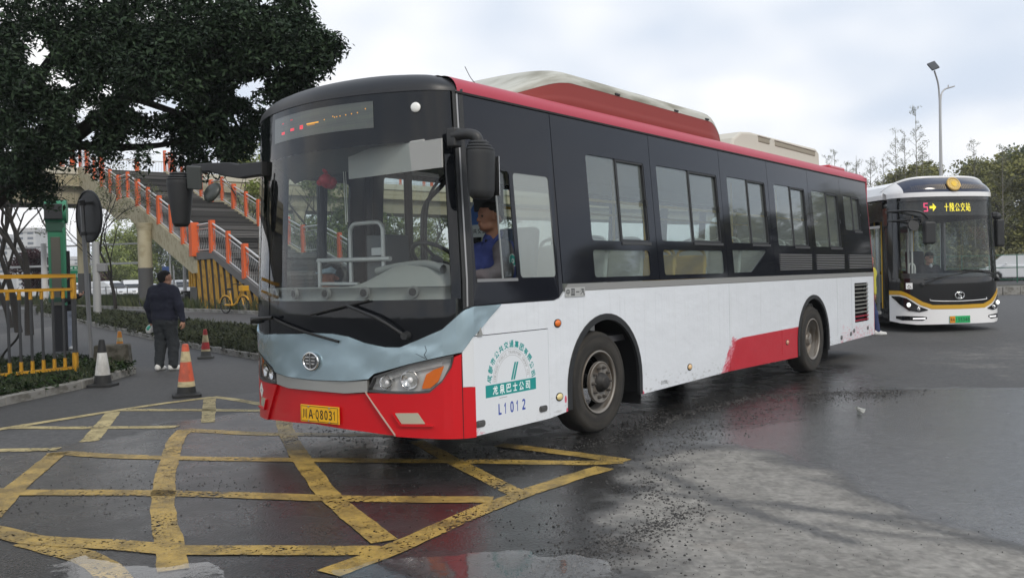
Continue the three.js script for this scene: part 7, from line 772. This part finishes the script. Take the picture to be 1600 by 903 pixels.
// the man walking off past the cones, seen from behind; +x is the way he faces
{
  const q = at(259, 579), m = thing('person', 'man in navy sweatshirt and dark track trousers walking past the orange cone', 'person', [q[0], q[1], q[2]], 1.35); // faces away, slightly right
  const navy = std([0.008, 0.010, 0.024], 0.9), trous = std([0.020, 0.024, 0.028], 0.92);
  const hipY = 0.90, sh = 1.42; const L = -1, Rr = 1; // z < 0 is his left
  bodyMesh('sweatshirt', [[[0, 0.93, -0.07], [0, 0.93, 0.07], 0.165, 0.165], [[0.0, 1.12, -0.07], [0.0, 1.12, 0.07], 0.17, 0.17], [[-0.01, 1.3, -0.1], [-0.01, 1.3, 0.1], 0.165, 0.165], [[-0.02, 1.40, -0.16], [-0.02, 1.40, 0.16], 0.085, 0.085], [[-0.02, 1.46, 0], [-0.02, 1.40, 0], 0.075, 0.1],
    [[-0.02, 1.37, -0.21], [-0.03, 1.12, -0.29], 0.083, 0.07], [[-0.03, 1.12, -0.29], [0.05, 0.86, -0.30], 0.066, 0.052], [[-0.02, 1.37, 0.21], [-0.04, 1.13, 0.31], 0.083, 0.07], [[-0.04, 1.13, 0.31], [-0.02, 0.88, 0.36], 0.066, 0.052]], 0.013, navy, m, 0.06, 0.012);
  bodyMesh('trousers', [[[0, 0.88, -0.06], [0, 0.88, 0.06], 0.16, 0.16], [[0, 0.80, -0.09], [0.03, 0.46, -0.11], 0.125, 0.095], [[0.03, 0.46, -0.11], [-0.02, 0.10, -0.12], 0.098, 0.078], [[0, 0.80, 0.09], [0.05, 0.47, 0.12], 0.125, 0.095], [[0.05, 0.47, 0.12], [0.02, 0.10, 0.13], 0.098, 0.078]], 0.012, trous, m, 0.04, 0.014);
  for (const [x, z, t] of [[-0.02, -0.12, 0.1], [0.03, 0.13, -0.5]]) { const sN = Math.sin(t), cN = Math.cos(t), F = (d, y, w) => [x + d * cN + w * sN, y, z - d * sN + w * cN]; bodyMesh('shoe', [[F(-0.06, 0.05, 0), F(0.06, 0.045, 0), 0.046, 0.045], [F(0.06, 0.04, 0), F(0.16, 0.035, 0.008), 0.044, 0.035], [F(-0.05, 0.08, 0), F(0.0, 0.085, 0), 0.042, 0.04]], 0.008, shoeWhiteM, m, 0.03, 0, (X, Y) => 0.004 - Y); }
  putHead(m, [0.03, 1.60, 0.01], -0.55, 0, 1.05, (fx) => -0.075 + (fx > 0.03 ? 0.14 : fx > -0.02 ? 0.07 : 0), 0.008);
  bodyMesh('hand', hand([0.055, 0.84, -0.30], [0.15, -1, 0.05], [0, 0, 1], 1, 1.1), 0.006, skinM, m, 0.012); bodyMesh('hand', hand([-0.02, 0.86, 0.36], [0.1, -1, 0.05], [0, 0, -1], 1, 0.6), 0.006, skinM, m, 0.012);
}
{ // bag of snacks in his left hand
  const q = at(259, 579), a = 1.35, lx = 0.07, lz = -0.34, ly = 0.72; const g = new THREE.SphereGeometry(1, 24, 16).scale(0.10, 0.075, 0.05); const p = g.attributes.position; for (let i = 0; i < p.count; i++) { const k = 0.85 + 0.3 * noise3(p.getX(i) * 30, p.getY(i) * 30, p.getZ(i) * 30); p.setXYZ(i, p.getX(i) * k, p.getY(i) * k, p.getZ(i) * k); } g.computeVertexNormals(); const b = thing('snack_bag', 'white and green plastic bag held by the walking man', 'bag', [q[0] + lx * Math.cos(a) + lz * Math.sin(a), q[1] + ly, q[2] - lx * Math.sin(a) + lz * Math.cos(a)], a + 1.3); mesh('pouch', g.rotateZ(-0.5), std([0.62, 0.62, 0.6], 0.35), b); mesh('green_panel', new THREE.SphereGeometry(1, 20, 14).scale(0.08, 0.058, 0.056).rotateZ(-0.5).translate(0, 0.012, 0), std([0.03, 0.32, 0.24], 0.35), b); mesh('red_corner', new THREE.SphereGeometry(0.022, 12, 8).translate(-0.09, 0.04, 0), std([0.5, 0.02, 0.02], 0.4), b); }

// the driver of the red and white bus, in the open cab window (bus frame: -x forward, +z out)
{
  const m = new THREE.Group(); m.name = numbered('person'); bus.updateMatrixWorld(true); m.position.copy(bus.position); m.rotation.y = bus.rotation.y; scene.add(m); tag(m, 'bus driver in blue jacket with grey sleeves sitting at the open cab window', 'person');
  const blue = std([0.034, 0.050, 0.20], 0.75), grey = std([0.12, 0.105, 0.115], 0.85), X = -1.0, Z = 0.80;
  bodyMesh('jacket', [[[X + 0.02, 1.34, Z - 0.08], [X + 0.02, 1.34, Z + 0.08], 0.15, 0.15], [[X - 0.01, 1.58, Z - 0.1], [X - 0.01, 1.58, Z + 0.1], 0.145, 0.145], [[X - 0.01, 1.74, Z - 0.15], [X - 0.01, 1.74, Z + 0.15], 0.085, 0.085], [[X - 0.02, 1.84, Z], [X - 0.01, 1.78, Z], 0.075, 0.1]], 0.011, blue, m, 0.06, 0.012);
  bodyMesh('sleeve', [[[X - 0.08, 1.74, Z + 0.16], [X - 0.18, 1.56, Z + 0.25], 0.092, 0.08], [[X - 0.18, 1.56, Z + 0.25], [X - 0.32, 1.51, Z + 0.16], 0.075, 0.06], [[X - 0.32, 1.51, Z + 0.16], [X - 0.40, 1.52, Z + 0.04], 0.06, 0.05]], 0.01, grey, m, 0.04, 0.012); bodyMesh('sleeve', [[[X, 1.73, Z - 0.19], [X - 0.06, 1.50, Z - 0.25], 0.085, 0.07], [[X - 0.06, 1.50, Z - 0.25], [X - 0.36, 1.56, Z - 0.16], 0.066, 0.05]], 0.012, blue, m, 0.04, 0.01);
  mesh('collar', [tube([[X - 0.085, 1.80, Z + 0.05], [X + 0.0, 1.885, Z + 0.075], [X + 0.07, 1.9, Z], [X + 0.0, 1.885, Z - 0.075], [X - 0.085, 1.80, Z - 0.05]], 0.022, 8, 30)], blue, m); mesh('shirt_front', new THREE.SphereGeometry(0.06, 14, 10).scale(0.7, 1.2, 0.9).translate(X - 0.06, 1.82, Z), std([0.006, 0.006, 0.007], 0.9), m);
  mesh('strap', tube([[X - 0.02, 1.84, Z + 0.12], [X - 0.10, 1.76, Z + 0.16], [X - 0.15, 1.62, Z + 0.16], [X - 0.155, 1.45, Z + 0.1]], 0.014, 6, 30), std([0.008, 0.008, 0.009], 0.8), m);
  const badge = mesh('arm_badge', new THREE.CircleGeometry(0.048, 24).scale(1, 1.1, 1).rotateX(-0.12).translate(X - 0.14, 1.645, Z + 0.312), std([0.02, 0.30, 0.27], 0.6), m); mesh('badge_mark', new THREE.RingGeometry(0.01, 0.02, 16).rotateX(-0.12).translate(X - 0.14, 1.64, Z + 0.314), std([0.7, 0.7, 0.7], 0.6), badge); mesh('badge_rim', new THREE.RingGeometry(0.044, 0.051, 24).scale(1, 1.1, 1).rotateX(-0.12).translate(X - 0.14, 1.645, Z + 0.3135), std([0.6, 0.62, 0.62], 0.6), badge);
  bodyMesh('trousers', [[[X + 0.02, 1.30, Z - 0.07], [X + 0.02, 1.30, Z + 0.07], 0.14, 0.14], [[X, 1.27, Z - 0.1], [X - 0.42, 1.30, Z - 0.12], 0.09, 0.07], [[X, 1.27, Z + 0.1], [X - 0.42, 1.30, Z + 0.12], 0.09, 0.07], [[X - 0.42, 1.3, Z - 0.12], [X - 0.5, 0.95, Z - 0.12], 0.068, 0.055], [[X - 0.42, 1.3, Z + 0.12], [X - 0.5, 0.95, Z + 0.12], 0.068, 0.055]], 0.016, std([0.012, 0.014, 0.02], 0.9), m, 0.04);
  putHead(m, [X - 0.055, 2.035, Z], 2.72, 0, 1.06, (fx) => fx > 0.045 ? 0.075 : fx > 0.0 ? 0.05 : fx > -0.03 ? 0.0 : -0.04, 0.0055, std([0.30, 0.135, 0.08], 0.5));
  bodyMesh('hand', hand([X - 0.41, 1.52, Z + 0.03], [-0.8, 0.2, -0.5], [0, -1, 0], 1, 1.2), 0.006, skinM, m, 0.012); bodyMesh('hand', hand([X - 0.38, 1.56, Z - 0.15], [-1, 0.2, 0.2], [0, -1, 0], 1, 1.2), 0.006, skinM, m, 0.012);
}
// passenger by the front door (seated, capped)
{ const m = new THREE.Group(); m.name = numbered('person'); m.position.copy(bus.position); m.rotation.y = bus.rotation.y; scene.add(m); tag(m, 'passenger in dark coat and pale blue cap inside the bus behind the windscreen', 'person'); const X = -1.35, Z = -1.0;
  bodyMesh('coat', [[[X, 0.95, Z - 0.06], [X, 0.95, Z + 0.06], 0.16, 0.16], [[X, 1.2, Z - 0.1], [X, 1.2, Z + 0.1], 0.14, 0.14], [[X, 1.33, Z - 0.14], [X, 1.33, Z + 0.14], 0.07, 0.07], [[X, 1.31, Z - 0.18], [X - 0.05, 1.05, Z - 0.22], 0.07, 0.06], [[X, 1.31, Z + 0.18], [X - 0.05, 1.05, Z + 0.22], 0.07, 0.06]], 0.015, std([0.012, 0.012, 0.014], 0.9), m, 0.05, 0.01); bodyMesh('trousers', [[[X, 0.82, Z - 0.08], [X, 0.7, Z - 0.09], 0.11, 0.09], [[X, 0.82, Z + 0.08], [X, 0.7, Z + 0.09], 0.11, 0.09]], 0.016, std([0.012, 0.012, 0.014], 0.9), m, 0.04);
  putHead(m, [X, 1.54, Z], Math.PI - 0.6, 0, 1, (fx) => fx > 0 ? 0.06 : -0.05, 0.007, std([0.42, 0.13, 0.06], 0.55)); mesh('cap', [lathe([[0.0001, 0.085], [0.06, 0.075], [0.093, 0.035], [0.096, 0.0]], 24).translate(X, 1.575, Z), bx(0.1, 0.012, 0.13, X - 0.13, 1.585, Z + 0.05, 0.005)], std([0.32, 0.42, 0.48], 0.8), m); }
// person waiting behind the kiosk post, looking at a phone
{ const q = at(104, 547), m = thing('person', 'person in black hooded top and pale trousers standing behind the green kiosk post', 'person', q, 0.1); const top = std([0.008, 0.008, 0.010], 0.9), tr = std([0.26, 0.28, 0.33], 0.9);
  bodyMesh('hooded_top', [[[0, 0.92, -0.05], [0, 0.92, 0.05], 0.14, 0.14], [[0, 1.25, -0.08], [0, 1.25, 0.08], 0.14, 0.14], [[0, 1.38, -0.12], [0, 1.38, 0.12], 0.075, 0.075], [[0, 1.36, -0.17], [0.05, 1.1, -0.2], 0.07, 0.06], [[0.05, 1.1, -0.2], [0.28, 1.2, -0.08], 0.055, 0.045], [[0, 1.36, 0.17], [0.05, 1.1, 0.2], 0.07, 0.06], [[0.05, 1.1, 0.2], [0.28, 1.2, 0.08], 0.055, 0.045], [[-0.03, 1.45, 0], [-0.02, 1.62, 0], 0.09, 0.11]], 0.016, top, m, 0.05, 0.01); bodyMesh('trousers', [[[0, 0.86, -0.05], [0, 0.86, 0.05], 0.13, 0.13], [[0, 0.8, -0.08], [0.02, 0.45, -0.08], 0.09, 0.07], [[0.02, 0.45, -0.08], [0, 0.08, -0.08], 0.07, 0.055], [[0, 0.8, 0.08], [0.02, 0.45, 0.08], 0.09, 0.07], [[0.02, 0.45, 0.08], [0.04, 0.08, 0.08], 0.07, 0.055]], 0.016, tr, m, 0.04, 0.01);
  for (const z of [-0.08, 0.08]) bodyMesh('shoe', [[[-0.05, 0.045, z], [0.14, 0.038, z], 0.045, 0.036]], 0.01, shoeWhiteM, m, 0.03); putHead(m, [0.03, 1.56, 0], 0, -0.35, 1, (fx) => -0.03 + (fx > 0.03 ? 0.09 : 0), 0.008); bodyMesh('hand', hand([0.29, 1.2, 0.07], [0.7, 0.3, -0.5], [0, 1, 0], 1, 0.9), 0.008, skinM, m, 0.012);
  const c = Math.cos(0.1), s = Math.sin(0.1); solo('phone', rotg(bx(0.15, 0.012, 0.075, 0, 0, 0, 0.004), 0, 0, 0.5), std([0.01, 0.01, 0.012], 0.2), 'black phone held by the person behind the kiosk post', 'phone', [q[0] + 0.40 * c, q[1] + 1.27, q[2] - 0.40 * s], 0.1); }
// passer-by boarding the white bus: only jeans and white shoes show below the red bus's tail
{ const q = at(1369, 524), m = thing('person', 'person in blue jeans and white trainers stepping out past the tail of the red bus', 'person', [q[0] - 0.1, q[1], q[2]], 0.15); const jean = std([0.030, 0.045, 0.12], 0.9);
  bodyMesh('jeans', [[[-0.05, 0.86, -0.05], [-0.05, 0.86, 0.05], 0.13, 0.13], [[-0.05, 0.8, 0.07], [0.04, 0.45, 0.08], 0.09, 0.07], [[0.04, 0.45, 0.08], [0.10, 0.10, 0.08], 0.07, 0.055], [[-0.05, 0.8, -0.07], [-0.12, 0.45, -0.08], 0.09, 0.07], [[-0.12, 0.45, -0.08], [-0.30, 0.11, -0.08], 0.07, 0.055]], 0.012, jean, m, 0.04, 0.012); bodyMesh('jacket', [[[-0.05, 0.95, -0.05], [-0.05, 0.95, 0.05], 0.14, 0.14], [[-0.05, 1.3, -0.09], [-0.05, 1.3, 0.09], 0.14, 0.14], [[-0.05, 1.36, -0.18], [-0.02, 0.9, -0.24], 0.07, 0.05], [[-0.05, 1.36, 0.18], [-0.05, 0.9, 0.24], 0.07, 0.05]], 0.016, std([0.45, 0.42, 0.06], 0.9), m, 0.05, 0.01);
  for (const [x, z, w] of [[0.10, 0.08, 0], [-0.30, -0.08, 0.0]]) bodyMesh('shoe', [[[x - 0.05, 0.052, z], [x + 0.06, 0.048, z], 0.048, 0.046], [[x + 0.06, 0.043, z], [x + 0.18, 0.036, z], 0.043, 0.034], [[x - 0.04, 0.09, z], [x + 0.01, 0.09, z], 0.042, 0.04]], 0.008, shoeWhiteM, m, 0.03, 0, (X, Y) => 0.004 - Y); putHead(m, [-0.02, 1.58, 0], 0, 0, 1, (fx) => -0.03 + (fx > 0.03 ? 0.09 : 0), 0.009); bodyMesh('hand', hand([-0.02, 0.88, -0.24], [0, -1, 0], [0, 0, 1], 1, 0.6), 0.009, skinM, m, 0.012); bodyMesh('hand', hand([-0.05, 0.88, 0.24], [0, -1, 0], [0, 0, -1], 1, 0.6), 0.009, skinM, m, 0.012); }
// driver of the white electric bus
{ const b2 = scene.getObjectByName('electric_bus'), m = new THREE.Group(); m.name = numbered('person'); m.position.copy(b2.position); m.rotation.y = b2.rotation.y; scene.add(m); tag(m, 'driver in dark coat, cap and sunglasses behind the white bus windscreen', 'person'); const X = 0.12, Z = -1.15; const coat = std([0.010, 0.011, 0.018], 0.85);
  bodyMesh('coat', [[[X - 0.08, 1.05, Z], [X + 0.08, 1.05, Z], 0.16, 0.16], [[X - 0.1, 1.25, Z], [X + 0.1, 1.25, Z], 0.14, 0.14], [[X - 0.17, 1.37, Z], [X + 0.17, 1.37, Z], 0.075, 0.075], [[X - 0.2, 1.35, Z], [X - 0.26, 1.15, Z + 0.1], 0.07, 0.06], [[X - 0.26, 1.15, Z + 0.1], [X - 0.12, 1.18, Z + 0.32], 0.055, 0.045], [[X + 0.2, 1.35, Z], [X + 0.26, 1.15, Z + 0.1], 0.07, 0.06], [[X + 0.26, 1.15, Z + 0.1], [X + 0.12, 1.18, Z + 0.32], 0.055, 0.045]], 0.014, coat, m, 0.05, 0.01); mesh('collar', new THREE.SphereGeometry(0.05, 12, 8).scale(0.8, 1, 0.6).translate(X, 1.42, Z + 0.075), std([0.4, 0.42, 0.45], 0.8), m);
  bodyMesh('trousers', [[[X - 0.08, 0.95, Z], [X - 0.1, 0.95, Z + 0.4], 0.09, 0.07], [[X + 0.08, 0.95, Z], [X + 0.1, 0.95, Z + 0.4], 0.09, 0.07], [[X - 0.1, 0.95, Z + 0.4], [X - 0.1, 0.5, Z + 0.42], 0.07, 0.055], [[X + 0.1, 0.95, Z + 0.4], [X + 0.1, 0.5, Z + 0.42], 0.07, 0.055]], 0.02, coat, m, 0.04);
  putHead(m, [X, 1.60, Z + 0.02], -Math.PI / 2, 0, 1.02, (fx) => fx > 0.0 ? 0.06 : -0.04, 0.006, std([0.45, 0.26, 0.19], 0.5)); mesh('cap', [lathe([[0.0001, 0.085], [0.06, 0.078], [0.096, 0.04], [0.1, 0.0]], 24).translate(X, 1.645, Z + 0.015), bx(0.13, 0.012, 0.1, X, 1.655, Z + 0.12, 0.005)], std([0.008, 0.008, 0.009], 0.7), m); mesh('sunglasses', [bx(0.052, 0.036, 0.02, X - 0.034, 1.61, Z + 0.118, 0.008), bx(0.052, 0.036, 0.02, X + 0.034, 1.61, Z + 0.118, 0.008), bx(0.03, 0.008, 0.01, X, 1.615, Z + 0.122)], std([0.004, 0.004, 0.004], 0.1), m);
  for (const k of [-1, 1]) bodyMesh('hand', hand([X + k * 0.12, 1.18, Z + 0.33], [-k * 0.3, 0.2, 0.8], [0, -1, 0], 1, 1.3), 0.008, skinM, m, 0.012); const w = mesh('steering_wheel', new THREE.TorusGeometry(0.22, 0.016, 8, 30).rotateX(-0.9).translate(X, 1.12, Z + 0.44), rubberM, b2); }
renderer.render(scene, camera);
